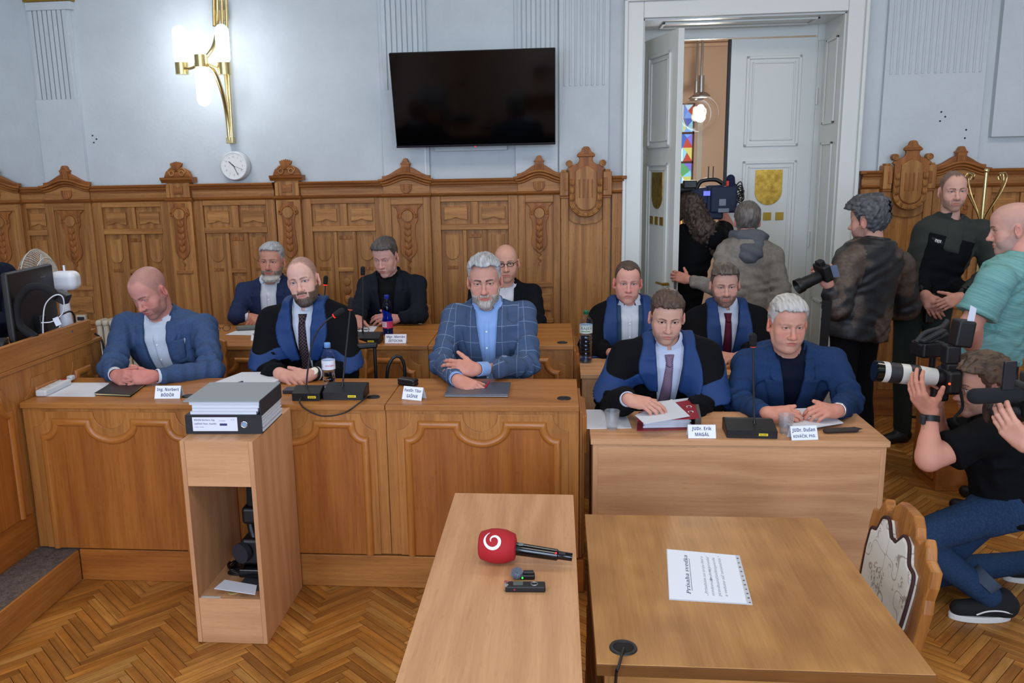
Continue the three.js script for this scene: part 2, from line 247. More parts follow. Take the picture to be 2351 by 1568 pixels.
function panelUnit(x0, x1, label, opt = {}) {
  const o = trim(label), z = WZ, w = x1 - x0, st = Math.min(0.075, w * 0.12);
  pc(o, 'back_board', boxAB(x0, x1, 0.15, LV.ledge, z - 0.06, z - 0.026, 0), 1, MAT.oak);
  cornice(o, x0, x1);
  pc(o, 'stile', boxAB(x0, x0 + st, 0.15, LV.ledge, z - 0.028, z, 0.004)); pc(o, 'stile', boxAB(x1 - st, x1, 0.15, LV.ledge, z - 0.028, z, 0.004));
  const a = x0 + st, b = x1 - st, iw = b - a, m = (a + b) / 2;
  const rail = (p, q, y0, y1, pr = 0) => pc(o, 'rail', boxAB(p, q, y0, y1, z - 0.028, z + pr, 0.005), 0, rnd() < 0.5 ? MAT.oak : MAT.oakPale);
  rail(a, b, LV.rail, LV.ledge); rail(a, b, LV.mid, LV.small, 0.004);
  const dbl = iw > 0.35;
  const small = (cx, sw) => { const g = plate(scallop(sw - 0.05, 0.17 - 0.07), 0.014, 0.005); pc(o, 'raised_panel', g.translate(cx, (LV.rail + LV.small) / 2 - 0.004, z - 0.026), 0, rnd() < 0.5 ? MAT.oakPale : MAT.oak); };
  const sh = (cx, sw) => { pc(o, 'shield', plate(shieldPts(Math.min(0.105, sw * 0.7), 0.195), 0.009, 0.004).translate(cx, 1.313, z - 0.026), 1, rnd() < 0.4 ? MAT.oakPale : MAT.oak); squares(o, cx, 1.155, 0.029, z - 0.027); };
  if (dbl) {
    pc(o, 'muntin', boxAB(m - 0.03, m + 0.03, LV.small - 0.004, LV.rail, z - 0.028, z - 0.002, 0.006));
    small((a + m - 0.03) / 2, (iw - 0.06) / 2); small((b + m + 0.03) / 2, (iw - 0.06) / 2);
    const c1 = a + iw * 0.35, c2 = a + iw * 0.65;
    for (const c of [c1, c2]) pc(o, 'muntin', boxAB(c - 0.016, c + 0.016, 0.42, LV.mid, z - 0.028, z - 0.004, 0.006));
    sh((a + c1 - 0.016) / 2, c1 - a); sh((b + c2 + 0.016) / 2, b - c2);
    squares(o, m, 1.398, 0.033, z - 0.027);
    rail(c1 + 0.014, c2 - 0.014, 1.13, 1.165, -0.002);
    pc(o, 'carved_strip', boxAB(m - 0.045, m + 0.045, 0.62, 1.1, z - 0.027, z - 0.02, 0.003), 1, MAT.oak);
    for (let i = 0; i < 6; i++) pc(o, 'carved_husk', new THREE.SphereGeometry(1, 10, 8).scale(0.03, 0.033, 0.007).translate(m, 1.05 - i * 0.07, z - 0.018), 1, MAT.oak);
    rail(a, c1 - 0.014, 0.60, 0.64, -0.003); rail(c2 + 0.014, b, 0.60, 0.64, -0.003);
  } else {
    small(m, iw + 0.02); sh(m, iw * 1.1); rail(a, b, 0.98, 1.02, 0.0);
    const g = plate(scallop(iw - 0.03, 0.12), 0.014, 0.005); pc(o, 'raised_panel', g.translate(m, 0.86, z - 0.026), 0); rail(a, b, 0.7, 0.74, 0.0);
  }
  rail(a, b, 0.30, 0.36); pc(o, 'skirting', boxAB(x0, x1, 0, 0.2, z - 0.06, z + 0.015, 0.004), 0, MAT.oakDark);
  return o;
}
function sym(half) { const r = half.map(p => [...p]); for (let i = half.length - 1; i >= 0; i--) if (half[i][0] > 1e-6) r.push([-half[i][0], half[i][1]]); return r; }
// carved drop of husks on a cartouche
function drop(o, x, top, s, z, wide) {
  const half = wide ? [[0, 0], [0.115, 0], [0.105, -0.012], [0.085, -0.03], [0.078, -0.055], [0.082, -0.09], [0.08, -0.12], [0.062, -0.15], [0.056, -0.2], [0.06, -0.26], [0.068, -0.31], [0.066, -0.35], [0.05, -0.385], [0.025, -0.405], [0.014, -0.42], [0, -0.425]]
    : [[0, 0], [0.045, 0], [0.045, -0.03], [0.07, -0.045], [0.072, -0.075], [0.06, -0.1], [0.05, -0.13], [0.047, -0.2], [0.052, -0.28], [0.06, -0.34], [0.058, -0.385], [0.04, -0.42], [0.015, -0.44], [0, -0.445]];
  pc(o, 'carved_cartouche', plate(sym(half.map(p => [p[0] * s, p[1] * s])), 0.014, 0.005).translate(x, top, z), 1, MAT.oakDark);
  const disc = cyl(0.042 * s, 0.046 * s, 0.012, 24).rotateX(PI / 2).translate(x, top - 0.085 * s, z + 0.018); pc(o, 'carved_disc', disc, 1, MAT.oak);
  pc(o, 'carved_roll', new THREE.TorusGeometry(0.056 * s, 0.009 * s, 8, 20, PI * 1.1).rotateZ(-PI * 0.05).translate(x, top - 0.09 * s, z + 0.014), 1, MAT.oakDark);
  for (const q of [-1, 1]) pc(o, 'carved_volute', new THREE.TorusGeometry(0.014 * s, 0.006 * s, 8, 14).translate(x + q * 0.062 * s, top - 0.082 * s, z + 0.014), 1, MAT.oakDark);
  for (let i = 0; i < 5; i++) {
    const y = top - (0.165 + i * 0.05) * s, gs = []; for (const [dx, r] of [[-0.013, 0.014], [0.013, 0.014], [0, 0.015]]) gs.push(new THREE.SphereGeometry(1, 10, 8).scale(r * s * 1.15, 0.026 * s, 0.009).translate(x + dx * s, y + (dx ? 0.004 : -0.006) * s, z + 0.014));
    pc(o, 'carved_husk', merge(gs), 1, MAT.oakDark);
  }
  const tw = []; for (let i = 0; i <= 10; i++) tw.push(v3(x + 0.014 * s * Math.sin(i * 1.25) * (1 - i / 14), top - (0.42 + i * 0.011) * s, z + 0.004 + 0.004 * Math.cos(i * 1.25)));
  pc(o, 'carved_twist', tube(tw, 0.006 * s, 30, 6), 1, MAT.oakDark);
}
function pediment(x0, x1, label, dz = 0.02) {
  const o = trim(label), z = WZ + dz, m = (x0 + x1) / 2, w = x1 - x0;
  pc(o, 'back_board', boxAB(x0, x1, 0.15, LV.ledge, z - 0.07, z - 0.016, 0));
  pc(o, 'stile', boxAB(x0, x0 + 0.055, 0.15, LV.ledge, z - 0.02, z, 0.004)); pc(o, 'stile', boxAB(x1 - 0.055, x1, 0.15, LV.ledge, z - 0.02, z, 0.004));
  pc(o, 'rail', boxAB(x0 + 0.055, x1 - 0.055, 1.645, LV.ledge, z - 0.02, z, 0.004), 0);
  drop(o, m, 1.643, Math.min(1, (w - 0.11) / 0.235), z - 0.016, true);
  for (const [a, b] of [[1.0, 1.04], [0.72, 0.76]]) pc(o, 'rail', boxAB(x0 + 0.055, x1 - 0.055, a, b, z - 0.02, z, 0.004), 0);
  pc(o, 'raised_panel', plate(scallop(w - 0.15, 0.14), 0.012, 0.005).translate(m, 0.88, z - 0.016), 0);
  pc(o, 'ledge', profileX([[-0.07, LV.ledge - 0.003], [0.004, LV.ledge - 0.003], [0.022, LV.ledge + 0.012], [0.026, LV.frieze], [-0.07, LV.frieze]], x0 - 0.012, x1 + 0.012).translate(0, 0, z), 0, MAT.oakDark);
  // frieze with a swelling top, curved mouldings, raised back and a little finial
  const arc = (y, h, n = 16) => { const p = []; for (let i = 0; i <= n; i++) { const t = i / n * 2 - 1; p.push([m + t * (w / 2), y + h * Math.pow(Math.cos(t * PI / 2), 2)]); } return p; };
  pc(o, 'frieze', plate([[x0, LV.frieze], ...arc(1.79, 0.045), [x1, LV.frieze]], 0.06, 0.002).translate(0, 0, z - 0.06), 0);
  for (const [yy, hh, r, out] of [[1.794, 0.046, 0.010, 0.004], [1.812, 0.048, 0.011, 0.014], [1.83, 0.05, 0.010, 0.026]]) {
    const sc = (w + out * 2.4) / w; pc(o, 'curved_moulding', tube(arc(yy, hh).map(p => v3(m + (p[0] - m) * sc, p[1], z + out)), r, 40, 8), 0, MAT.oakDark);
  }
  pc(o, 'pediment_back', plate([[x0 - 0.005, LV.top], [x0 - 0.005, 1.862], ...arc(1.862, 0.07).slice(1, -1), [x1 + 0.005, 1.862], [x1 + 0.005, LV.top]], 0.05, 0.006).translate(0, 0, z - 0.045), 0, MAT.oakDark);
  pc(o, 'finial_block', boxAB(m - 0.032, m + 0.032, 1.862, 1.948, z - 0.04, z + 0.018, 0.004), 1, MAT.oakDark);
  for (let i = -2; i <= 2; i++) pc(o, 'finial_flute', cyl(0.005, 0.005, 0.055, 6, m + i * 0.012, 1.9, z + 0.018), 1, MAT.oakDark);
  pc(o, 'finial_cap', plate(sym([[0, 0.048], [0.012, 0.044], [0.02, 0.03], [0.026, 0.016], [0.038, 0.01], [0.038, 0], [0, 0]]), 0.06, 0.004).translate(m, 1.945, z - 0.042), 0, MAT.oakDark);
  pc(o, 'carved_shield', plate(shieldPts(0.085, 0.07), 0.014, 0.004).translate(m, 1.765, z), 1, MAT.oakDark);
  for (let i = -1; i <= 1; i++) pc(o, 'carved_flute', cyl(0.006, 0.006, 0.045, 6, m + i * 0.018, 1.772, z + 0.013), 1);
  pc(o, 'skirting', boxAB(x0, x1, 0, 0.2, z - 0.07, z + 0.01, 0.004), 0, MAT.oakDark);
}
function shellColumn(x0, x1, label) {
  const o = trim(label), z = WZ + 0.035, m = (x0 + x1) / 2, w = x1 - x0;
  pc(o, 'shaft', boxAB(x0, x1, 0.15, LV.ledge, z - 0.09, z, 0.005), 1, MAT.oakPale);
  drop(o, m, 1.685, 0.98, z, false);
  pc(o, 'rail', boxAB(x0 + 0.03, x1 - 0.03, 1.13, 1.16, z, z + 0.012, 0.004), 0);
  pc(o, 'ledge', profileX([[-0.09, LV.ledge - 0.006], [0.002, LV.ledge - 0.006], [0.016, LV.ledge + 0.01], [0.02, LV.frieze], [-0.09, LV.frieze]], x0 - 0.014, x1 + 0.014).translate(0, 0, z), 0, MAT.oakDark);
  pc(o, 'pedestal_block', boxAB(x0 + 0.004, x1 - 0.004, LV.frieze, 1.845, z - 0.08, z - 0.004, 0.004));
  for (const q of [-1, 1]) pc(o, 'corner_strip', boxAB(m + q * (w / 2 - 0.016) - 0.014, m + q * (w / 2 - 0.016) + 0.014, LV.frieze, 1.83, z - 0.02, z + 0.008, 0.004), 1, MAT.oakPale);
  pc(o, 'carved_tablet', plate(scallop(0.075, 0.06).map(p => [p[0], -p[1]]), 0.012, 0.004).translate(m, 1.785, z - 0.006), 0, MAT.oakDark);
  pc(o, 'capital', profileX([[-0.08, 1.842], [0.004, 1.842], [0.012, 1.856], [0.028, 1.866], [0.034, 1.884], [-0.08, 1.884]], x0 - 0.03, x1 + 0.03).translate(0, 0, z), 0, MAT.oakDark);
  const arch = [[-w * 0.56, 0]]; for (let i = 0; i <= 18; i++) { const t = i / 18 * 2 - 1; arch.push([t * w * 0.53, 0.018 + 0.058 * Math.pow(Math.max(0, 1 - t * t), 0.55)]); } arch.push([w * 0.56, 0]);
  pc(o, 'crown', plate(arch, 0.05, 0.006).translate(m, 1.884, z - 0.055), 0, MAT.oakDark);
  for (const q of [-1, 1]) pc(o, 'scroll', merge([new THREE.TorusGeometry(0.018, 0.007, 8, 18).translate(m + q * 0.04, 1.915, z), tube([v3(m + q * 0.055, 1.908, z), v3(m + q * 0.07, 1.93, z - 0.004), v3(m + q * 0.04, 1.955, z - 0.006), v3(m + q * 0.012, 1.93, z)], 0.007, 16, 6)]), 0, MAT.oak);
  const shell = []; for (let i = -3; i <= 3; i++) shell.push(new THREE.SphereGeometry(1, 10, 8).scale(0.012, 0.042, 0.022).rotateZ(-i * 0.2).translate(m + i * 0.0085, 1.965 - Math.abs(i) * 0.002, z - 0.012));
  pc(o, 'shell', merge(shell), 1, MAT.oakDark);
  pc(o, 'skirting', boxAB(x0, x1, 0, 0.2, z - 0.09, z + 0.01, 0.004), 0, MAT.oakDark);
}
function crest(x0, x1, label) {
  const o = trim(label), z = WZ + 0.045, m = (x0 + x1) / 2, k = (x1 - x0) / 0.404, S = 1 / 1940 * k, Y = LV.top + 0.04, y = q => Y + (470 - q) * S;
  pc(o, 'back_board', boxAB(x0 + 0.012 * k, x1 - 0.012 * k, 0.15, y(840), z - 0.1, z - 0.022, 0));
  pc(o, 'stile', boxAB(x0 + 0.012, x0 + 0.07, 0.15, y(860), z - 0.024, z, 0.005)); pc(o, 'stile', boxAB(x1 - 0.07, x1 - 0.012, 0.15, y(860), z - 0.024, z, 0.005));
  const ap = [[-245, 880], [245, 880], [245, 1165]]; for (let i = 0; i <= 14; i++) { const t = i / 14 * PI; ap.push([245 * Math.cos(t), 1165 + 95 * Math.sin(t)]); }
  pc(o, 'arched_rail', plate(ap.map(p => [m + p[0] * S, y(p[1])]), 0.022, 0.004).translate(0, 0, z - 0.024), 1);
  pc(o, 'panel', boxAB(x0 + 0.07, x1 - 0.07, 0.3, y(1200), z - 0.026, z - 0.018, 0), 1, MAT.oakPale);
  for (const q of [-1, 1]) {
    pc(o, 'side_block', boxAB(m + q * 252 * S, m + q * 385 * S, y(835), y(480), z - 0.09, z + 0.02, 0.008)); pc(o, 'side_block_cap', boxAB(m + q * 280 * S, m + q * 360 * S, y(485), y(450), z - 0.06, z + 0.012, 0.006));
    pc(o, 'side_tablet', boxAB(m + q * 256 * S, m + q * 318 * S, y(750), y(570), z + 0.018, z + 0.026, 0.003), 1, MAT.oakDark);
    pc(o, 'side_ledge', boxAB(m + q * 246 * S, m + q * 378 * S, y(868), y(833), z - 0.09, z + 0.012, 0.005), 0, MAT.oakDark);
  }
  const h = [[0, 118], [35, 122], [58, 145], [72, 185], [112, 212], [130, 232], [128, 266], [106, 272], [98, 300], [104, 330], [125, 358], [160, 376], [200, 382], [225, 400], [262, 420], [282, 450], [250, 475], [246, 560], [246, 900]];
  for (let i = 0; i <= 12; i++) { const t = i / 12 * PI / 2; h.push([246 * Math.cos(t), 900 + 250 * Math.sin(t)]); }
  pc(o, 'crest_board', plate(sym(h.map(p => [p[0] * S, -p[1] * S])).map(p => [m + p[0], p[1] + y(0)]), 0.03, 0.007).translate(0, 0, z + 0.012), 1, MAT.oakDark);
  pc(o, 'crest_moulding', boxAB(m - 132 * S, m + 132 * S, y(268), y(226), z + 0.01, z + 0.052, 0.008), 0, MAT.oakDark);
  pc(o, 'crest_boss', new THREE.TorusGeometry(0.009, 0.003, 8, 16).translate(m, y(155), z + 0.042), 1, MAT.oak);
  for (const q of [-1, 1]) pc(o, 'volute', merge([cyl(50 * S, 50 * S, 0.05, 24).rotateX(PI / 2).translate(m + q * 245 * S, y(360), z + 0.02), new THREE.TorusGeometry(40 * S, 8 * S, 8, 24).translate(m + q * 245 * S, y(360), z + 0.046), new THREE.TorusGeometry(18 * S, 7 * S, 8, 16).translate(m + q * 245 * S, y(360), z + 0.046)]), 1, MAT.oak);
  const sp = [[-160, 590]]; for (let i = 0; i <= 12; i++) { const t = i / 12 * 2 - 1; sp.push([t * 158, 470 - 75 * Math.pow(Math.cos(t * PI / 2), 1.4)]); } sp.push([160, 590], [160, 900]); for (let i = 0; i <= 12; i++) { const t = i / 12 * PI; sp.push([160 * Math.cos(t), 900 + 150 * Math.sin(t)]); }
  pc(o, 'shield', plate(sp.map(p => [m + p[0] * S, y(p[1])]), 0.018, 0.006).translate(0, 0, z + 0.036), 1, MAT.oak);
  for (const q of [-1.5, -0.5, 0.5, 1.5]) pc(o, 'shield_stave', boxAB(m + q * 62 * S - 10 * S, m + q * 62 * S + 10 * S, y(860), y(590), z + 0.05, z + 0.058, 0.003), 1, MAT.oakDark);
  for (const q of [-1, 1]) for (let i = 0; i < 6; i++) { // laurel leaves around the shield
    const a = i < 3 ? [q * 202, 640 + i * 112, 0] : [q * 206 * Math.cos((i - 2) * 0.42), 905 + 200 * Math.sin((i - 2) * 0.42), q * (i - 2) * 0.42];
    pc(o, 'laurel_leaf', merge([-1, 0, 1].map(d => new THREE.SphereGeometry(1, 8, 6).scale(17 * S, 54 * S, 0.011).translate(d * 22 * S, d ? 6 * S : 0, 0))).rotateZ(-a[2]).translate(m + a[0] * S, y(a[1]), z + 0.044), 1, MAT.oak);
  }
  pc(o, 'laurel_knot', ball(34 * S).scale(1.6, 1, 0.5).translate(m, y(1108), z + 0.02 + 0.02).translate(0, 0, 0), 1, MAT.oak);
  pc(o, 'skirting', boxAB(x0, x1, 0, 0.2, z - 0.1, z + 0.01, 0.004), 0, MAT.oakDark);
}
{
  pediment(wx(-62), wx(45), 'oak pilaster with curved pediment beside the monitor corner', 0.03);
  panelUnit(wx(45), wx(103), 'narrow oak wainscot panel with a single shield');
  pediment(wx(103), wx(205), 'oak pilaster with curved pediment behind the desk fan');
  panelUnit(wx(205), wx(384), 'oak wainscot panel with paired shields above the radiator');
  shellColumn(wx(384), wx(439), 'narrow oak column with shell finial beside the wall clock');
  panelUnit(wx(439), wx(628), 'oak wainscot panel with paired shields below the wall clock');
  { const o = trim('dark open joint in the oak wainscot'); part('joint', boxAB(wx(628), wx(633), 0.1, LV.top + 0.01, WZ - 0.06, WZ - 0.02, 0), MAT.gap, o); }
  shellColumn(wx(633), wx(689), 'narrow oak column with shell finial next to the open joint');
  panelUnit(wx(689), wx(880), 'oak wainscot panel with paired shields behind the man in black shirt');
  pediment(wx(880), wx(987), 'oak pilaster with curved pediment under the television');
  panelUnit(wx(987), wx(1189), 'oak wainscot panel with paired shields under the television');
  pediment(wx(1189), wx(1287), 'oak pilaster with curved pediment beside the crest');
  crest(wx(1284), wx(1405), 'tall oak crest with laurel shield beside the white door');
  const end = (x0, x1, l) => { const o = trim(l); pc(o, 'end_board', boxAB(x0, x1, 0, LV.ledge, WZ - 0.06, WZ, 0.004)); cornice(o, x0, x1); const s = x0 > 1.5 ? x0 : x1; pc(o, 'cornice_return', boxAB(s - 0.02, s + 0.02, LV.top - 0.025, LV.top, WZ - 0.06, WZ + 0.05, 0.006), 0, MAT.oakDark); pc(o, 'sunk_panel', boxAB(x0 + 0.03, x1 - 0.02, 0.4, 1.45, WZ, WZ + 0.005, 0.002)); };
  end(wx(1405), wx(1432), 'oak end strip of the wainscot before the door casing');
  end(wx(1978), wx(2021), 'oak end strip of the wainscot after the door casing');
  crest(wx(2019), wx(2142), 'tall oak crest with laurel shield behind the guard');
  pediment(wx(2142), wx(2256), 'oak pilaster with curved pediment behind the coat stand');
  panelUnit(wx(2256), wx(2460), 'oak wainscot panel with paired shields beyond the coat stand');
  panelUnit(wx(2460), ROOM.x1, 'oak wainscot panel at the far end of the wall');
  panelUnit(ROOM.x0, wx(-62), 'oak wainscot panel in the corner behind the clerk');
}
// ---------------------------------------------------------------- door with casing, reveal, two leaves, hall beyond
{
  const c = struct('trim_' + trimN++, 'white painted door casing'), { x0, x1, top } = DOOR, z = RZ0;
  const jamb = (a, b) => { part('casing_board', boxAB(a, b, 0, top + 0.115, z, z + 0.06, 0.006), MAT.paint, c); };
  jamb(x0 - 0.115, x0); jamb(x1, x1 + 0.115);
  part('casing_head', boxAB(x0, x1, top, top + 0.115, z, z + 0.06, 0.006), MAT.paint, c);
  part('casing_bead', [boxAB(x0 - 0.14, x0 - 0.112, 0, top + 0.14, z, z + 0.085, 0.008), boxAB(x1 + 0.112, x1 + 0.14, 0, top + 0.14, z, z + 0.085, 0.008), boxAB(x0 - 0.14, x1 + 0.14, top + 0.112, top + 0.14, z, z + 0.085, 0.008)], MAT.paint, c);
  const r = struct('trim_' + trimN++, 'white panelled lining of the deep door reveal'), bz = -7.0;
  part('lining', [boxAB(x0 - 0.02, x0 + 0.012, 0, top, bz, z + 0.02, 0.002), boxAB(x1 - 0.012, x1 + 0.02, 0, top, bz, z + 0.02, 0.002), boxAB(x0, x1, top - 0.012, top + 0.02, bz, z + 0.02, 0.002)], MAT.paint, r);
  for (const [y0, y1] of [[0.25, 0.85], [0.98, 2.05], [2.18, 2.8]]) for (const s of [[x1 - 0.012, -1], [x0 + 0.012, 1]]) for (const g of [boxAB(s[0], s[0] + s[1] * 0.014, y0, y1, bz + 0.1, bz + 0.12), boxAB(s[0], s[0] + s[1] * 0.014, y0, y1, z - 0.1, z - 0.08), boxAB(s[0], s[0] + s[1] * 0.014, y0, y0 + 0.02, bz + 0.1, z - 0.08), boxAB(s[0], s[0] + s[1] * 0.014, y1 - 0.02, y1, bz + 0.1, z - 0.08)]) part('reveal_moulding', g, MAT.paint, r);
  for (const g of [boxAB(x0 + 0.15, x1 - 0.15, top - 0.026, top - 0.012, bz + 0.1, bz + 0.12), boxAB(x0 + 0.15, x1 - 0.15, top - 0.026, top - 0.012, z - 0.1, z - 0.08), boxAB(x0 + 0.15, x0 + 0.17, top - 0.026, top - 0.012, bz + 0.1, z - 0.08), boxAB(x1 - 0.17, x1 - 0.15, top - 0.026, top - 0.012, bz + 0.1, z - 0.08)]) part('reveal_moulding', g, MAT.paint, r);
  part('stop_frame', [boxAB(x0, x0 + 0.05, 0, top, bz - 0.05, bz, 0.004), boxAB(x1 - 0.05, x1, 0, top, bz - 0.05, bz, 0.004), boxAB(x0, x1, top - 0.09, top, bz - 0.05, bz, 0.004)], MAT.paint, r);
  // leaves: hinge at the local origin, width along +x, face with the brass towards +z
  const H = top - 0.1, Wd = (x1 - x0) / 2 - 0.055;
  const leaf = (name, label, flip) => {
    const o = struct(name, label), q = flip ? -1 : 1, X = (a, b) => [Math.min(q * a, q * b), Math.max(q * a, q * b)];
    part('leaf', boxAB(...X(0, Wd), 0.01, H, -0.045, 0, 0.004), MAT.paint, o);
    const fr = (a, b, y0, y1) => { for (const [d, t, k] of [[0, 0.022, 0.014], [0.045, 0.012, 0.008]]) for (const g of [[a + d, a + d + t, y0 + d, y1 - d], [b - d - t, b - d, y0 + d, y1 - d], [a + d, b - d, y0 + d, y0 + d + t], [a + d, b - d, y1 - d - t, y1 - d]]) part('panel_moulding', boxAB(...X(g[0], g[1]), g[2], g[3], -0.002, k, 0.004), MAT.paint, o); };
    fr(0.12, Wd - 0.12, 0.2, 0.72); fr(0.12, Wd - 0.12, 0.84, 1.92); fr(0.12, Wd - 0.12, 2.03, H - 0.13);
    const cx = q * Wd / 2; part('brass_shield', plate([[-0.105, 0.14], [0.105, 0.14], [0.105, -0.03], ...Array.from({ length: 13 }, (_, i) => [0.105 * Math.cos(i / 12 * PI), -0.03 - 0.105 * Math.sin(i / 12 * PI)])], 0.006, 0.001).translate(cx, 1.71, 0), MAT.brassDull, o);
    for (let i = -1; i <= 1; i++) part('brass_square', boxAB(cx + i * 0.097 - 0.031, cx + i * 0.097 + 0.031, 1.455, 1.517, 0, 0.006, 0.001), MAT.brassDull, o);
    return o;
  };
  part('corner_block', boxAB(x1 - 0.06, x1 + 0.0, H - 0.03, top, bz - 0.05, bz + 0.012, 0.002), MAT.paint, r);
  const a = leaf('door_1', 'open white door leaf with brass shield and lock plate', false); a.position.set(x0 + 0.05, 0, bz + 0.04);
  part('lock_plate', boxAB(Wd, Wd + 0.002, 0.82, 1.12, -0.034, -0.012, 0), MAT.steel, a);
  part('door_handle', [cyl(0.012, 0.012, 0.05, 12).rotateX(PI / 2).translate(Wd - 0.06, 1.03, 0.03), between(v3(Wd - 0.06, 1.03, 0.052), v3(Wd - 0.17, 1.03, 0.056), 0.009)], MAT.brassDull, a);
  part('key_tag', boxAB(Wd - 0.07, Wd - 0.045, 0.83, 0.9, 0.01, 0.018, 0.003), std(0xc23b2c, 0.5), a); part('key_string', cyl(0.0015, 0.0015, 0.12, 6, Wd - 0.058, 0.955, 0.014), MAT.darkGrey, a);
  a.rotation.y = -1.3;
  const b = leaf('door_2', 'white door leaf standing closed with a brass shield and three squares', true); b.position.set(x1 - 0.05, 0, bz + 0.0); b.rotation.y = 0.03;
  part('hinge', [0.35, 1.3, 2.4].map(y => cyl(0.009, 0.009, 0.12, 10, 0.005, y, 0.008)), MAT.paint, b);
  part('brush_seal', boxAB(-Wd - 0.02, -Wd, 0.01, H, -0.04, -0.005, 0), MAT.darkGrey, b);
}
// hall beyond the door
{
  const peach = std(0xdcc6b4, 0.85), h = struct('wall_hall', 'peach plaster walls of the hall beyond the door'), z1 = -7.0, z0 = -10.6, xa = -1.6, xb = 3.4, H = 4.2;
  const wa = atZ(1535, 400, z0).x, wb = atZ(1592, 400, z0).x, wy0 = 0.9, wy1 = 2.62;
  part('plaster', [boxAB(wb, xb, 0, H, z0 - 0.15, z0, 0), boxAB(xa, wa - 0.45, 0, H, z0 - 0.15, z0, 0), boxAB(wa - 0.45, wb, wy1, H, z0 - 0.15, z0, 0), boxAB(wa - 0.45, wb, 0, wy0, z0 - 0.15, z0, 0), boxAB(xa - 0.15, xa, 0, H, z0, z1, 0), boxAB(xb, xb + 0.15, 0, H, z0, z1, 0)], peach, h);
  part('moulding', [boxAB(xa, xb, 3.25, 3.29, z0, z0 + 0.06, 0.01), boxAB(xa, xb, 3.42, 3.45, z0, z0 + 0.09, 0.01)], peach, h);
  const pil = atZ(1620, 400, z0); part('white_corner', boxAB(wb + 0.03, wb + 0.09, 0, 2.6, z0, z0 + 0.03, 0.003), MAT.paint, h);
  const cl = struct('ceiling_hall'); part('plaster', boxAB(xa, xb, H, H + 0.15, z0 - 0.15, z1, 0), peach, cl);
  const fl = struct('floor_hall'); part('tiles', boxAB(xa - 0.15, xb + 0.15, -0.15, 0, z0 - 0.15, z1 + 0.0, 0), std(0x8a7a66, 0.4), fl);
  // stained glass
  const g = struct('window_4', 'tall stained glass window of the hall'), ox = wa - 0.45, n = 6, m = 10, cols = [0x8fb9e8, 0x7fa6e0, 0xd9d48a, 0x79b98a, 0xc95b4c, 0x9a8fd8, 0xcfe6f0, 0x4f7fc8, 0xe4eef4, 0xa8d8e0];
  const pw = (wb - ox) / n, ph = (wy1 - wy0) / m;
  const gm = cols.map(c => new THREE.MeshPhysicalMaterial({ color: c, roughness: 0.3, transmission: 0.7, thickness: 0, emissive: c, emissiveIntensity: 0.8 }));
  for (let i = 0; i < n; i++) for (let j = 0; j < m; j++) {
    const x = ox + i * pw, y = wy0 + j * ph, k = () => gm[Math.floor(rnd() * 10)], q = 0.3 + rnd() * 0.4, t = 0.2 + rnd() * 0.6;
    for (const tri of [[[0, 0], [1, 0], [t, q]], [[1, 0], [1, 1], [t, q]], [[1, 1], [0, 1], [t, q]], [[0, 1], [0, 0], [t, q]]]) part('pane', plate(tri.map(p => [x + p[0] * pw, y + p[1] * ph]), 0.006, 0).translate(0, 0, z0 - 0.08), k(), g);
  }
  for (let i = 0; i <= n; i += 2) part('window_bar', boxAB(ox + i * pw - 0.014, ox + i * pw + 0.014, wy0, wy1, z0 - 0.1, z0 - 0.05, 0), std(0x6b4a33, 0.6), g);
  for (let j = 0; j <= m; j += 2) part('window_bar', boxAB(ox, wb, wy0 + j * ph - 0.012, wy0 + j * ph + 0.012, z0 - 0.1, z0 - 0.05, 0), std(0x6b4a33, 0.6), g);
  const wl = new THREE.RectAreaLight(0xdce8ff, 1.2, wb - ox, wy1 - wy0); wl.position.set((ox + wb) / 2, (wy0 + wy1) / 2, z0 + 0.01); wl.lookAt((ox + wb) / 2, (wy0 + wy1) / 2, 0); wl.name = 'window_daylight'; scene.add(wl);
  // pendant globes
  const globe = (px, py, z, lit, label) => {
    const p = atZ(px, py, z), o = thing('pendant_lamp', label, 'lamp', [p.x, p.y, p.z]), r = 0.165;
    part('rod', cyl(0.011, 0.011, H - p.y - r - 0.1, 10, 0, (H - p.y + r + 0.1) / 2, 0), MAT.steel, o);
    part('socket', cyl(0.028, 0.028, 0.15, 16, 0, r + 0.1, 0), MAT.steel, o); part('collar', lathe([[0, r + 0.03], [0.05, r + 0.025], [0.085, r - 0.005], [0.075, r - 0.02]], 24), MAT.steel, o);
    part('ceiling_rose', lathe([[0.0, H - p.y - 0.11], [0.03, H - p.y - 0.1], [0.07, H - p.y - 0.02], [0.075, H - p.y]], 20), std(0x6b4a33, 0.5), o);
    part('glass_globe', new THREE.SphereGeometry(r, 40, 28), phys(0xffffff, 0.02, { transmission: 1, thickness: 0, ior: 1.45 }), o);
    part('bulb', [ball(0.048, 0, -0.03, 0), cyl(0.03, 0.036, 0.06, 16, 0, 0.03, 0), ball(0.034, 0, 0.05, 0)], new THREE.MeshStandardMaterial({ color: 0xffffff, emissive: 0xfff6ea, emissiveIntensity: lit ? 7 : 0.2 }), o);
    if (lit) { const l = new THREE.PointLight(0xfff2e0, 3.2, 0, 2); l.position.set(0, -0.02, 0); l.shadow.radius = 3; l.name = 'bulb_light'; l.castShadow = true; o.add(l); }
  };
  globe(1608, 261, -8.3, true, 'clear glass globe pendant with a lit bulb beyond the door');
  globe(1597, 262, -9.6, false, 'clear glass globe pendant hanging deeper in the hall');
}
// ---------------------------------------------------------------- benches, desks, tables, chairs
const BH = 0.885, DH = 0.75, PF = 0.155;
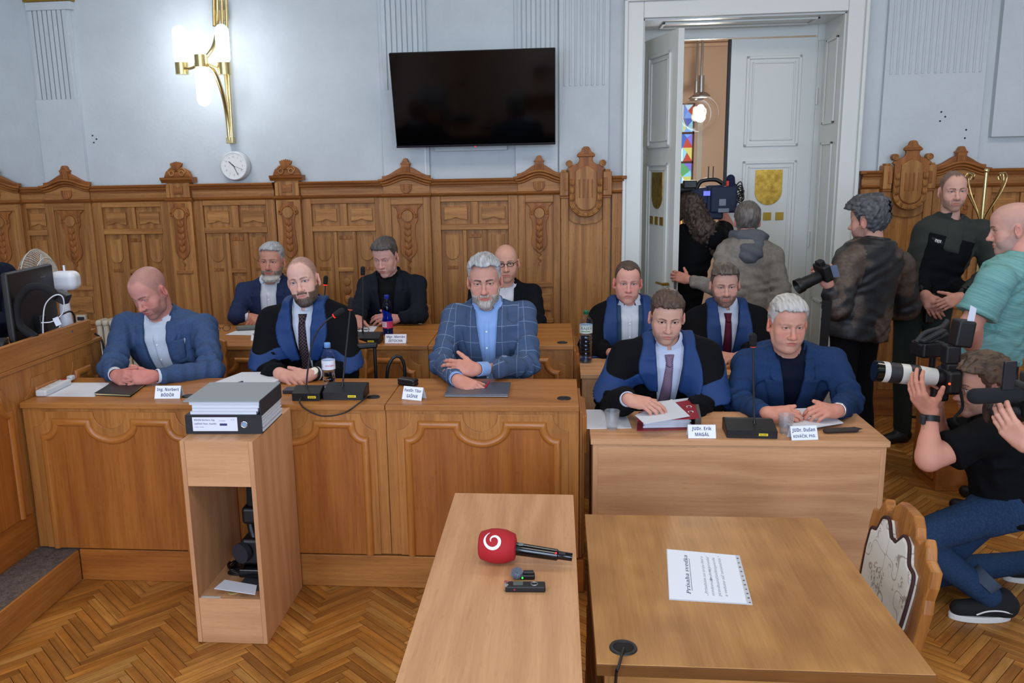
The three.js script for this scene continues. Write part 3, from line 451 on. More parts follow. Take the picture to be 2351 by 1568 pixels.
// outline of a bench panel: notched upper corners and a dip in the middle (metres from the unit's lower near corner)
function benchPath(xl, xr, yl, yt, cr, d0, d1, yd, bottom) {
  const p = [[xl, bottom], [xl, yl]], ch = yt - yl;
  for (let i = 1; i <= 8; i++) { const a = i / 8 * PI / 2; p.push([xl + cr * Math.sin(a), yt - ch * Math.cos(a)]); }
  const m = (d0 + d1) / 2; p.push([d0, yt]);
  for (let i = 1; i < 16; i++) { const a = PI - i / 16 * PI; p.push([m + (d1 - d0) / 2 * Math.cos(a) * (0.86 + 0.14 * Math.abs(Math.cos(a))), yt - (yt - yd) * Math.pow(Math.sin(a), 0.85)]); }
  p.push([d1, yt], [xr - cr, yt]);
  for (let i = 1; i <= 8; i++) { const a = PI / 2 - i / 8 * PI / 2; p.push([xr - cr * Math.sin(a), yt - ch * Math.cos(a)]); }
  p.push([xr, bottom]); return p;
}
// half-round moulding swept along a flat path (x, y), mitred
function sweepXY(path, prof) {
  const n = path.length, pos = [], uv = []; const rows = []; let L = 0;
  for (let i = 0; i < n; i++) {
    const a = path[Math.max(0, i - 1)], b = path[i], c = path[Math.min(n - 1, i + 1)];
    const u = norm2(b[0] - a[0], b[1] - a[1]), v = norm2(c[0] - b[0], c[1] - b[1]), t0 = i ? u : v, t1 = i < n - 1 ? v : u;
    let nx = -(t0[1] + t1[1]), ny = t0[0] + t1[0]; const q = nx * -t0[1] + ny * t0[0]; const k = 1 / Math.max(0.35, q); nx *= k; ny *= k;
    if (i) L += Math.hypot(b[0] - a[0], b[1] - a[1]);
    rows.push(prof.map(([o, z]) => [b[0] + nx * o, b[1] + ny * o, z, L, o + z]));
  }
  for (let i = 0; i < n - 1; i++) for (let j = 0; j < prof.length - 1; j++) { const A = rows[i][j], B = rows[i + 1][j], C = rows[i + 1][j + 1], D = rows[i][j + 1]; for (const q of [A, D, B, B, D, C]) { pos.push(q[0], q[1], q[2]); uv.push(q[3], q[4]); } }
  const g = new THREE.BufferGeometry(); g.setAttribute('position', new THREE.Float32BufferAttribute(pos, 3)); g.setAttribute('uv', new THREE.Float32BufferAttribute(uv, 2)); return toCreasedNormals(g, 0.7);
}
const norm2 = (x, y) => { const l = Math.hypot(x, y) || 1; return [x / l, y / l]; };
const ROUND = [[-0.019, 0], [-0.015, 0.009], [-0.007, 0.015], [0.003, 0.016], [0.012, 0.011], [0.018, 0.004], [0.019, 0]];
function benchUnit(name, label, x0, zf, depth, w = 0.857) {
  const o = thing(name, label, 'bench', [x0, PF, zf]), h = BH - PF;
  part('front_board', grain(boxAB(0.001, w - 0.001, 0.012, h - 0.026, -0.022, 0, 0.002), 1), MAT.veneer, o);
  const out = benchPath(0.047, w - 0.047, 0.61, 0.686, 0.068, w / 2 - 0.084, w / 2 + 0.072, 0.605, 0.012);
  part('raised_frame', grain(plate(out, 0.006, 0.002), 1), MAT.veneer, o);
  const inn = benchPath(0.098, w - 0.098, 0.56, 0.636, 0.062, w / 2 - 0.112, w / 2 + 0.112, 0.55, 0.012);
  part('field_panel', grain(plate(inn, 0.008, 0.001), 1), MAT.veneerDeep, o);
  part('moulding', sweepXY(inn, ROUND).translate(0, 0, 0.005), MAT.moulding, o);
  part('side_panel', grain(boxAB(0.001, 0.022, 0.0, h - 0.026, -depth + 0.03, -0.022, 0.002), 1), MAT.veneer, o);
  part('side_panel', grain(boxAB(w - 0.022, w - 0.001, 0.0, h - 0.026, -depth + 0.03, -0.022, 0.002), 1), MAT.veneer, o);
  part('shelf', grain(boxAB(0.022, w - 0.022, 0.52, 0.54, -depth + 0.08, -0.022, 0.002), 0), MAT.veneer, o);
  part('worktop', grain(boxAB(0.0015, w - 0.0015, h - 0.026, h, -depth, 0.017, 0.003), 0), MAT.veneer, o);
  return o;
}
const BU = 0.857, BX = [-2.477, -1.62, -0.763];
['veneered court bench with curved moulding next to the carpeted step', 'veneered court bench with curved moulding behind the tall laminate stand', 'veneered court bench with curved moulding carrying the closed laptop'].forEach((l, i) => benchUnit('court_bench', l, BX[i], -3.577, 0.468));
['veneered rear court bench carrying the folded spectacles', 'veneered rear court bench carrying the blue bottle', 'veneered rear court bench with a dark cable cap behind the checked jacket'].forEach((l, i) => benchUnit('court_bench', l, BX[i], -4.86, 0.7));
for (const [z, d, l] of [[-3.577, 0.468, 'stepped veneer end board of the front court benches'], [-4.86, 0.7, 'stepped veneer end board of the rear court benches']]) {
  const o = thing('bench_end_board', l, 'bench end', [0.096, PF, z]);
  part('panel', grain(boxAB(0, 0.012, -0.0, 0.69, -d + 0.02, -0.03, 0.003), 1), MAT.veneer, o);
  part('raised_panel', grain(boxAB(0.012, 0.024, 0.0, 0.66, -d + 0.06, -0.06, 0.004), 1), MAT.veneer, o);
  part('moulding', grain(boxAB(0.02, 0.034, 0.48, 0.66, -d + 0.08, -0.08, 0.006), 1), MAT.moulding, o);
}
// clerk's bench on its carpeted step
{
  const o = thing('clerk_bench', 'tall veneered clerk bench carrying the monitor and the desk fan', 'bench', [-2.483, 0, -3.4]);
  const A = 0.86, B = -0.93; // local z from the far end to beyond the frame
  const Z = (a, b) => [Math.min(a, b), Math.max(a, b)];
  const LB = (x0, x1, y0, y1, z0, z1, r = 0.003) => boxAB(x0, x1, y0, y1, ...Z(z0, z1), r);
  part('front_board', grain(LB(-0.03, -0.006, 0.34, 1.03, B, 1.6), 1), MAT.veneer, o);
  for (const [za, zb] of [[-0.19, 0.667], [0.667, 1.524]]) {
    const w = zb - za, f = g => grain(g.rotateY(PI / 2).translate(-0.006, 0.335, zb), 1);
    part('raised_frame', f(plate(benchPath(0.047, w - 0.047, 0.56, 0.636, 0.068, w / 2 - 0.084, w / 2 + 0.072, 0.555, 0.012), 0.006, 0.002)), MAT.veneer, o);
    const inn = benchPath(0.098, w - 0.098, 0.51, 0.586, 0.062, w / 2 - 0.112, w / 2 + 0.112, 0.5, 0.012);
    part('field_panel', f(plate(inn, 0.008, 0.001)), MAT.veneerDeep, o);
    part('moulding', sweepXY(inn, ROUND).translate(0, 0, 0.005).rotateY(PI / 2).translate(-0.006, 0.335, zb), MAT.moulding, o);
  }
  { const w = 0.72, f = g => grain(g.rotateY(PI / 2).translate(-0.006, 0.335, -0.2), 1);
    const inn = benchPath(0.06, w - 0.09, 0.5, 0.57, 0.062, w / 2 - 0.1, w / 2 + 0.1, 0.48, 0.012);
    part('raised_frame', f(plate(benchPath(0.02, w - 0.03, 0.56, 0.636, 0.068, w / 2 - 0.084, w / 2 + 0.072, 0.555, 0.012), 0.006, 0.002)), MAT.veneer, o);
    part('moulding', sweepXY(inn, ROUND).translate(0, 0, 0.005).rotateY(PI / 2).translate(-0.006, 0.335, -0.2), MAT.moulding, o); }
  part('upper_rail', grain(LB(-0.03, 0.004, 1.028, 1.046, B, 1.6), 2), MAT.veneer, o);
  part('screen_board', grain(LB(-0.028, 0.0, 1.046, 1.157, -0.84, 1.6, 0.004), 2), MAT.veneer, o);
  part('screw', cyl(0.006, 0.006, 0.004, 10).rotateZ(PI / 2).translate(0.001, 1.125, -0.66), MAT.steel, o);
  part('end_panel', grain(LB(-0.36, -0.03, 0.17, 1.02, B, B + 0.022), 1), MAT.veneer, o);
  part('worktop', grain(LB(-0.38, -0.028, 1.065, 1.09, B, 1.6), 2), MAT.veneer, o);
  part('base_board', grain(LB(-0.03, -0.004, 0.165, 0.345, -0.19, 1.6, 0.004), 2), MAT.veneerDeep, o);
}
{
  const s = struct('floor_step', 'grey carpeted step along the clerk bench');
  const carpet = dataTex(256, 256, (u, v) => { const k = 0.55 + 0.5 * tnoise(u * 128, v * 128, 128, 128, 21) + 0.25 * tnoise(u * 20, v * 20, 20, 20, 22); return [104 * k, 92 * k, 86 * k]; }); carpet.repeat.set(3, 3);
  part('carpet', grain(boxAB(-2.49, -2.29, 0.14, 0.158, -3.6, -0.5, 0.002), 2), std(0xffffff, 0.95, { map: carpet, bumpMap: carpet, bumpScale: 0.003 }), s);
  part('step_body', boxAB(RX0, -2.3, 0, 0.14, -3.6, 1.5, 0), MAT.veneerDeep, s);
  part('step_riser', grain(boxAB(-2.298, -2.28, 0, 0.155, -3.573, -0.5, 0.004), 2), MAT.veneer, s);
}
// laminate desks
function lamDesk(label, x0, x1, z0, z1, h = DH) { // z0 near, z1 far
  const o = thing('laminate_desk', label, 'desk', [(x0 + x1) / 2, 0, (z0 + z1) / 2]), w = (x1 - x0) / 2, d = (z0 - z1) / 2;
  part('desktop', grain(boxAB(-w, w, h - 0.026, h, -d, d, 0.002), w > d ? 0 : 2), MAT.beech, o);
  if (w > d) { part('front_panel', grain(boxAB(-w + 0.03, w - 0.03, 0.0, h - 0.026, d - 0.034, d - 0.014, 0.001), 0), MAT.beech, o); for (const s of [-1, 1]) part('side_panel', grain(boxAB(s * (w - 0.01) - 0.011 * s - 0.011, s * (w - 0.01) - 0.011 * s + 0.011, 0, h - 0.026, -d + 0.03, d - 0.012, 0.001), 1), MAT.beech, o); }
  else { part('side_panel', grain(boxAB(-w + 0.014, -w + 0.034, 0, h - 0.026, -d + 0.02, d - 0.02, 0.001), 2), MAT.beech, o); for (const s of [-1, 1]) part('end_panel', grain(boxAB(-w + 0.034, w - 0.014, 0, h - 0.026, s * (d - 0.03) - 0.01, s * (d - 0.03) + 0.01, 0.001), 1), MAT.beech, o); }
  return o;
}
lamDesk('beech laminate desk carrying the red binder and a microphone', 0.142, 1.387, -3.52, -3.955);
lamDesk('beech laminate desk carrying the tall clear bottle', 0.13, 1.375, -4.69, -5.125);
lamDesk('narrow beech laminate table carrying the red microphone', -0.372, 0.056, -1.2, -2.88);
// witness table
{
  const o = thing('witness_table', 'worn oak witness table carrying the printed oath', 'table', [0.475, 0, -2.265]), w = 0.384, d = 0.442;
  const top = grain(boxAB(-w, w, DH - 0.03, DH, -d, d, 0.002), 2); part('tabletop', top, MAT.table, o);
  part('edge_band', grain(boxAB(-w, w, DH - 0.03, DH - 0.002, d, d + 0.004, 0.001), 0), wood(TEX.table, 0xa89880, 0.5, 0.1), o);
  for (const s of [-1, 1]) part('side_panel', grain(boxAB(s * (w - 0.03) - 0.011, s * (w - 0.03) + 0.011, 0, DH - 0.03, s > 0 ? 0.0 : -d + 0.03, d - 0.012, 0.002), 1), MAT.table, o);
  part('back_panel', grain(boxAB(-w + 0.04, w - 0.04, 0.1, DH - 0.03, d - 0.05, d - 0.03, 0.002), 0), MAT.table, o);
  for (let i = 0; i < 4; i++) part('side_slat', grain(boxAB(-w + 0.002, -w + 0.02, 0.1 + i * 0.15, 0.2 + i * 0.15, -d + 0.05 + i * 0.05, d - 0.05, 0.003), 2), MAT.oakDark, o);
}
// tall laminate stand with an open compartment
const ST = { x0: -1.487, x1: -1.19, z0: -3.07, z1: -3.556, h: 0.873 };
{
  const o = thing('laminate_stand', 'tall open laminate stand holding two ring binders', 'stand', [(ST.x0 + ST.x1) / 2, 0, (ST.z0 + ST.z1) / 2]), w = (ST.x1 - ST.x0) / 2, d = (ST.z0 - ST.z1) / 2, h = ST.h;
  for (const s of [-1, 1]) part('side_panel', grain(boxAB(s * w - s * 0.0185, s * w, 0, h - 0.0, -d, d, 0.002), 1), MAT.beech, o);
  part('top_panel', grain(boxAB(-w + 0.019, w - 0.019, h - 0.02, h - 0.001, -d, d - 0.019, 0.001), 2), MAT.beech, o);
  part('front_apron', grain(boxAB(-w + 0.019, w - 0.019, 0.684, h - 0.001, d - 0.019, d - 0.002, 0.001), 0), MAT.beech, o);
  part('bottom_shelf', grain(boxAB(-w + 0.019, w - 0.019, 0.18, 0.199, -d, d - 0.019, 0.001), 2), MAT.beech, o);
  part('bottom_apron', grain(boxAB(-w + 0.019, w - 0.019, 0.0, 0.199, d - 0.019, d - 0.002, 0.001), 0), MAT.beech, o);
  part('back_rail', grain(boxAB(-w + 0.019, w - 0.019, h - 0.12, h - 0.02, -d, -d + 0.016, 0.001), 1), MAT.beech, o);
  part('label_strip', boxAB(-0.12, -0.04, 0.199, 0.2002, d - 0.018, d - 0.006, 0), std(0xc8ccc8, 0.5), o);
}
// carved chair with a printed linen back
const linen = dataTex(512, 512, (u, v) => {
  const q = tnoise(u * 9, v * 9, 9, 9, 41), r = Math.abs(tnoise(u * 7, v * 7, 7, 7, 42) - 0.5), w2 = Math.abs(tnoise(u * 14 + q * 2, v * 14, 14, 14, 43) - 0.5), d = tnoise(u * 60, v * 60, 60, 60, 44);
  let k = Math.max(sstep(0.035, 0.0, r) * 0.8, sstep(0.05, 0.0, w2) * sstep(0.5, 0.75, q)); k = Math.max(k, sstep(0.62, 0.8, d) * sstep(0.55, 0.72, q) * 0.8); k += 0.05 * (d - 0.5);
  return mix3([226, 222, 210], [120, 96, 84], clamp(k * 0.75, 0, 1));
}); linen.repeat.set(2.6, 2.6);
const linenMat = std(0xffffff, 0.9, { map: linen });
function chairBack(w, h) { // crest outline: rounded middle, notches, shoulders, tapering stiles
  const s = w / 0.48, half = [[0, h], [0.055, h - 0.004], [0.085, h - 0.03], [0.1, h - 0.055], [0.128, h - 0.06], [0.155, h - 0.035], [0.175, h - 0.055], [0.19, h - 0.085], [0.235, h - 0.1], [0.24, h - 0.15], [0.232, h - 0.19], [0.24, h - 0.23], [0.228, h - 0.4], [0.22, 0]];
  return sym(half.map(p => [p[0] * s, p[1]]));
}
function makeChair(label) { // faces +z, seat 0.46 high, back at -z
  const o = thing('upholstered_chair', label, 'chair'), m = MAT.chair, bh = 0.46;
  part('back_frame', grain(plate(chairBack(0.47, bh), 0.034, 0.009, 3).rotateX(-0.14).translate(0, 0.40, -0.235), 1), m, o);
  const pad = sym([[0, 0.352], [0.02, 0.352], [0.06, 0.392], [0.10, 0.38], [0.125, 0.33], [0.165, 0.315], [0.17, 0.25], [0.16, 0.14], [0.14, 0.1], [0, 0.1]]);
  const ex = grain(plate(pad, 0.03, 0.01, 3).rotateX(-0.14).translate(0, 0.40, -0.21), 0, 0.1, 0.1);
  const bp = part('back_pad', ex, linenMat, o);
  const rim = pad.map(p => v3(p[0] * 1.02, p[1], 0.026)); part('piping', tube(rim, 0.006, 110, 6, true).rotateX(-0.14).translate(0, 0.40, -0.212), std(0x3a1c18, 0.8), bp);
  part('seat_frame', grain(boxAB(-0.23, 0.23, 0.38, 0.43, -0.23, 0.23, 0.01), 0), m, o);
  part('seat_pad', grain(rbox(0.44, 0.05, 0.42, 0, 0.445, 0.005, 0.02, 3), 0), linenMat, o);
  for (const x of [-0.2, 0.2]) { part('leg', grain(rbox(0.042, 0.39, 0.042, x, 0.195, 0.2, 0.006), 1), m, o); part('leg', grain(rbox(0.042, 0.4, 0.042, x, 0.2, -0.215, 0.006), 1), m, o); part('stretcher', grain(boxAB(x - 0.012, x + 0.012, 0.14, 0.175, -0.2, 0.19, 0.004), 2), m, o); }
  return o;
}
const CHAIR0 = makeChair('carved chair with printed linen back pulled up to the witness table'); CHAIR0.position.set(0.80, 0, -2.545); CHAIR0.rotation.y = -PI / 2;
function chairAt(x, y, z, ry, label) { const c = CHAIR0.clone(); c.name = numbered('upholstered_chair'); c.userData = { label, category: 'chair', group: 'carved chairs with printed linen' }; c.position.set(x, y, z); c.rotation.y = ry; scene.add(c); return c; }
CHAIR0.userData.group = 'carved chairs with printed linen';
// ---------------------------------------------------------------- wall pieces: television, sconce, clock, radiator, coat stand
{
  const tl = atZ(892, 122, -6.2), tr = atZ(1274, 112, -6.2), bl = atZ(910, 340, -6.38), w = 1.178, h = 0.675;
  const o = thing('television', 'large black wall television tilted forward above the wainscot', 'television', [(tl.x + tr.x) / 2, bl.y, -6.385]); o.rotation.order = 'YXZ'; o.rotation.x = 0.268; o.rotation.y = 0.006;
  part('case', rbox(w, h, 0.03, 0, h / 2, -0.018, 0.006, 2), MAT.blackMatte, o);
  part('screen', box(w - 0.012, h - 0.02, 0.002, 0, h / 2 + 0.006, -0.002), phys(0x040405, 0.08, { specularIntensity: 0.5 }), o);
  part('lower_bezel', rbox(w, 0.014, 0.008, 0, 0.008, 0, 0.002), std(0x14161c, 0.3), o);
  part('standby_led', box(0.012, 0.004, 0.004, 0.0, -0.001, 0.003), MAT.ledRed, o);
  part('wall_bracket', [box(0.3, 0.3, 0.02, 0, 0.4, -0.045), box(0.05, 0.05, 0.22, -0.08, 0.42, -0.13), box(0.05, 0.05, 0.22, 0.08, 0.42, -0.13), box(0.1, 0.05, 0.08, 0, 0.06, -0.07)], MAT.darkGrey, o);
}
{
  const o = thing('wall_sconce', 'brass wall sconce with glowing opal glass tubes above the clock', 'sconce', [-2.47, 2.125, RZ0]), P = (px, py, z = -6.35) => atZ(px, py, z).sub(o.position);
  const glow = new THREE.MeshStandardMaterial({ color: 0xffffff, emissive: 0xf4f8ff, emissiveIntensity: 1.6, roughness: 0.4 });
  const lampTube = (px, y0, y1, z, up) => {
    const a = P(px, y0, z), b = P(px, y1, z), L = a.distanceTo(b), mid = a.clone().add(b).multiplyScalar(0.5), q = part('lamp_tube', new THREE.CapsuleGeometry(0.05, L - 0.1, 8, 20).translate(mid.x, mid.y, mid.z), glow, o);
    const cup = up ? Math.min(a.y, b.y) : Math.max(a.y, b.y); part('lamp_cup', cyl(0.048, 0.048, 0.085, 24, mid.x, cup + (up ? -0.03 : 0.03), mid.z), MAT.brass, o);
    const l = new THREE.PointLight(0xf0f5ff, 0.28, 0, 2); l.position.copy(mid); l.shadow.radius = 4; l.castShadow = true; l.name = 'tube_light'; o.add(l); return mid;
  };
  lampTube(413, 58, 148, -6.36, true); lampTube(511, 55, 148, -6.30, true); lampTube(466, 150, 244, -6.26, false);
  const rod = (pts, r = 0.014) => part('brass_rod', tube(pts, r, 40, 10), MAT.brass, o);
  const h = P(466, 140, -6.26);
  rod([P(499, 0, -6.5), P(499, 40, -6.5), P(497, 75, -6.47), P(488, 110, -6.38), h]); rod([h, P(492, 165, -6.34), P(511, 215, -6.42), P(521, 265, -6.48), P(527, 322, -6.5)], 0.016);
  rod([P(509, 0, -6.5), P(513, 100, -6.5), P(522, 220, -6.5), P(531, 326, -6.5)], 0.012); rod([P(519, 0, -6.5), P(524, 150, -6.5), P(534, 326, -6.5)], 0.012); rod([P(491, -40, -6.5), P(491, 20, -6.5), P(492, 60, -6.49)], 0.012);
  rod([P(413, 156, -6.36), P(440, 156, -6.3), h.clone().add(v3(0, 0.0, 0))], 0.012); rod([h, P(490, 152, -6.28), P(514, 156, -6.3)], 0.011);
  const bk = P(509, 36, -6.52), eb = P(530, 322, -6.52); part('bracket', box(0.085, 0.07, 0.05, bk.x, bk.y, bk.z), MAT.brass, o); part('end_block', rbox(0.05, 0.05, 0.07, eb.x, eb.y, eb.z, 0.004), MAT.brass, o);
}
{
  const c = atZ(535, 381, -6.47), o = thing('wall_clock', 'round white wall clock on the plaster below the sconce', 'clock', [c.x, c.y, RZ0]), r = 0.108;
  part('case', lathe([[0, 0], [r * 1.02, 0], [r * 1.06, 0.03], [r, 0.075], [r * 0.93, 0.083], [r * 0.92, 0.075], [0, 0.075]], 48).rotateX(PI / 2), MAT.white, o);
  const face = canvasTex(256, 256, (g, w) => { g.fillStyle = '#e4e4e0'; g.fillRect(0, 0, w, w); g.fillStyle = '#444'; g.textAlign = 'center'; g.textBaseline = 'middle'; g.font = '22px sans-serif'; for (let i = 1; i <= 12; i++) { const a = i * PI / 6; g.fillText(String(i), 128 + 88 * Math.sin(a), 128 - 88 * Math.cos(a)); g.beginPath(); g.lineWidth = 2; g.strokeStyle = '#555'; g.moveTo(128 + 108 * Math.sin(a), 128 - 108 * Math.cos(a)); g.lineTo(128 + 116 * Math.sin(a), 128 - 116 * Math.cos(a)); g.stroke(); } });
  part('dial', new THREE.CircleGeometry(r * 0.92, 40).translate(0, 0, 0.0755), std(0xffffff, 0.5, { map: face }), o);
  const hand = (a, l, w) => part('hand', box(w, l, 0.002, 0, l / 2 - 0.012, 0).rotateZ(-a).translate(0, 0, 0.079), MAT.darkGrey, o);
  hand((10 + 26 / 60) * PI / 6, 0.062, 0.006); hand(26 * PI / 30, 0.088, 0.004); hand(18.5 * PI / 30, 0.09, 0.0015);
  part('glass', new THREE.CircleGeometry(r * 0.93, 40).translate(0, 0, 0.082), phys(0xffffff, 0.03, { transmission: 1, thickness: 0 }), o);
}
{
  const o = thing('radiator', 'cream cast iron radiator under the wainscot panel', 'radiator', [-3.62, PF, -6.36]);
  for (let i = 0; i < 9; i++) part('rib', [rbox(0.045, 0.56, 0.05, i * 0.055, 0.35, 0.05, 0.02, 3), rbox(0.045, 0.56, 0.05, i * 0.055, 0.35, -0.02, 0.02, 3), rbox(0.05, 0.05, 0.14, i * 0.055, 0.61, 0.015, 0.02, 2), rbox(0.05, 0.05, 0.14, i * 0.055, 0.09, 0.015, 0.02, 2)], MAT.cream, o);
  for (const x of [0.03, 0.41]) part('foot', box(0.03, 0.09, 0.1, x, 0.045, 0.015), MAT.cream, o);
}
{
  const t = atZ(2265, 392, -6.1), o = thing('coat_stand', 'brass coat stand with curled hooks behind the guard', 'coat stand', [t.x, 0, t.z]), H = t.y;
  part('pole', [cyl(0.012, 0.014, H, 14, 0, H / 2, 0), ball(0.017, 0, H, 0)], MAT.brass, o); part('foot', [0, 1, 2].map(i => tube([v3(0, 0.3, 0), v3(0.12, 0.2, 0), v3(0.24, 0.012, 0)], 0.011, 14, 8).rotateY(i * 2.09)), MAT.brass, o);
  for (let i = 0; i < 4; i++) part('hook', tube([v3(0, H - 0.38, 0), v3(0.04, H - 0.28, 0), v3(0.12, H - 0.16, 0), v3(0.16, H - 0.06, 0), v3(0.14, H - 0.015, 0), v3(0.105, H - 0.03, 0), v3(0.12, H - 0.06, 0)], 0.0058, 26, 8).rotateY(i * PI / 2 + 0.25), MAT.brass, o);
}
// ---------------------------------------------------------------- things lying on desks
function flat(corners, y, t) { const p = corners.map(c => atY(c[0], c[1], y)), g = new THREE.ExtrudeGeometry(shapeOf(p.map(q => [q.x, -q.z])), { depth: t, bevelEnabled: false }); g.rotateX(-PI / 2).translate(0, y, 0); const c = p.reduce((a, q) => a.add(q), v3()).multiplyScalar(1 / p.length); c.y = y; g.translate(-c.x, -y, -c.z); return { g, c }; }
function sheet(name, label, cat, corners, y, t, mat, group) { const { g, c } = flat(corners, y, t); return single(name, label, cat, g, mat, c, 0, group); }
const plateText = lines => canvasTex(512, 224, (g, w, h) => { g.fillStyle = '#eef1f8'; g.fillRect(0, 0, w, h); g.fillStyle = '#1f3563'; g.textAlign = 'center'; g.textBaseline = 'middle'; lines.forEach((l, i) => { let s = 78; g.font = `bold ${s}px sans-serif`; while (g.measureText(l).width > w * 0.9) { s -= 3; g.font = `bold ${s}px sans-serif`; } g.fillText(l, w / 2, h * (0.29 + 0.44 * i)); }); });
function tentCard(label, px, py, y, ry, lines, w = 0.115, h = 0.05) { // px,py: middle of its lower front edge
  const p = atY(px, py, y + 0.001), o = thing('name_card', label, 'name card', [p.x, y, p.z], ry, 'folded name cards'), a = 0.42, d = h * Math.tan(a);
  part('card', [plate([[-w / 2, 0], [w / 2, 0], [w / 2, h / Math.cos(a)], [-w / 2, h / Math.cos(a)]], 0.0012, 0).rotateX(-a), plate([[-w / 2, 0], [w / 2, 0], [w / 2, h / Math.cos(a)], [-w / 2, h / Math.cos(a)]], 0.0012, 0).rotateX(a).translate(0, 0, -2 * d)], MAT.paper, o);
  part('print', new THREE.PlaneGeometry(w * 0.985, h / Math.cos(a) * 0.97).translate(0, h / Math.cos(a) / 2, 0.002).rotateX(-a), std(0xffffff, 0.7, { map: plateText(lines) }), o); return o;
}
tentCard('white folded name card by the black notebook', 384, 915, BH, 0.03, ['Ing. Norbert', 'BÖDÖR'], 0.122, 0.056);
tentCard('white folded name card slanted in front of the glasses case', 945, 918, BH, -0.32, ['PaedDr. Tibor', 'GAŠPAR'], 0.1, 0.056);
tentCard('white folded name card under the grey spectacle case', 598, 782, BH, -0.03, ['Mgr. Róbert', 'KRAJMER'], 0.125, 0.052);
tentCard('white folded name card near the blue bottle', 908, 788, BH, 0.0, ['Mgr. Marián', 'ZETOCHA'], 0.13, 0.052);
tentCard('white folded name card beside the red binder', 1612, 1006, DH, 0.02, ['JUDr. Erik', 'MAGÁL'], 0.118, 0.054);
tentCard('white folded name card by the brown spectacle sleeve', 1848, 1010, DH, 0.14, ['JUDr. Dušan', 'KOVÁČIK, PhD.'], 0.115, 0.056);
// conference microphones
const yellowTag = canvasTex(128, 32, (g, w, h) => { g.fillStyle = '#e8d020'; g.fillRect(0, 0, w, h); g.fillStyle = '#222'; g.font = 'bold 20px sans-serif'; g.textAlign = 'center'; g.textBaseline = 'middle'; g.fillText('IM 4/2003', w / 2, h / 2 + 1); });
function mic(label, base, y, ry, bw, neck, ringOn, headR = 0.014) { // base: px of the middle of the lower front edge; neck: list of [px,py,z offset]
  const p = atY(base[0], base[1], y), o = thing('desk_microphone', label, 'microphone', [p.x, y, p.z], ry), d = bw * 0.62;
  const g = new THREE.ExtrudeGeometry(shapeOf([[0, 0], [-d, 0], [-d, 0.045], [-d * 0.75, 0.05], [0.0, 0.028]]), { depth: bw - 0.008, bevelEnabled: true, bevelSize: 0.004, bevelThickness: 0.004, bevelSegments: 2 }).rotateY(PI / 2).translate(-bw / 2 + 0.004, 0.004, 0); g.scale(1, 1, -1); g.index && 0; 
  const ix = g.attributes.position; const gg = norm(g); flip(gg); part('base', gg.translate(0, 0, 0), MAT.black, o);
  part('tag', new THREE.PlaneGeometry(0.038, 0.011).translate(bw * 0.22, 0.018, 0.006), std(0xffffff, 0.6, { map: yellowTag }), o);
  const inv = new THREE.Matrix4().makeRotationY(-ry), pts = neck.map(([a, b, dz]) => atZ(a, b, p.z + dz).sub(o.position).applyMatrix4(inv)); pts[0].y = 0.04;
  part('gooseneck', tube(pts, 0.0042, 40, 8), MAT.darkGrey, o); part('neck_socket', between(pts[0], pts[0].clone().lerp(pts[1], 0.25), 0.009, 0.006), MAT.black, o);
  const e = pts[pts.length - 1], dir = e.clone().sub(pts[pts.length - 2]).normalize(), q = t => e.clone().add(dir.clone().multiplyScalar(t));
  part('light_ring', between(q(0), q(0.008), headR * 0.75, headR * 0.8, 16), ringOn ? MAT.ledRed : std(0xc8442e, 0.5), o);
  const hd = new THREE.CapsuleGeometry(headR, 0.032, 8, 16); hd.applyQuaternion(new THREE.Quaternion().setFromUnitVectors(v3(0, 1, 0), dir)); const c = q(0.03); part('foam_head', hd.translate(c.x, c.y, c.z), MAT.blackMatte, o); return o;
}
function flip(g) { for (const k of ['position', 'normal', 'uv']) { const a = g.attributes[k]; for (let i = 0; i < a.count; i += 3) for (let j = 0; j < a.itemSize; j++) { const t = a.array[(i + 1) * a.itemSize + j]; a.array[(i + 1) * a.itemSize + j] = a.array[(i + 2) * a.itemSize + j]; a.array[(i + 2) * a.itemSize + j] = t; } } const n = g.attributes.normal; g.computeVertexNormals(); return g; }
mic('gooseneck microphone bent over with its ring lit beside the clear bottle', [703, 920], BH, 0.0, 0.13, [[703, 897, -0.05], [706, 855, -0.06], [714, 800, -0.07], [728, 762, -0.07], [748, 738, -0.07], [766, 726, -0.07]], true);
mic('straight gooseneck microphone on a wedge base next to the open cable hole', [788, 918], BH, 0.0, 0.19, [[786, 893, -0.06], [790, 850, -0.07], [797, 780, -0.08], [804, 712, -0.08]], false);
mic('straight gooseneck microphone standing before the man in black shirt', [836, 790], BH, 0.0, 0.19, [[833, 772, -0.08], [833, 730, -0.08], [833, 680, -0.08], [833, 634, -0.08]], false);
mic('gooseneck microphone with lit ring half hidden behind the robed bearded man', [742, 788], BH, 0.0, 0.19, [[745, 770, -0.08], [745, 730, -0.09], [745, 690, -0.1], [747, 655, -0.1]], true);
mic('straight gooseneck microphone on the laminate desk between two cups', [1726, 1006], DH, -0.04, 0.21, [[1732, 978, -0.06], [1731, 930, -0.07], [1730, 870, -0.07], [1729, 797, -0.07]], false, 0.016);
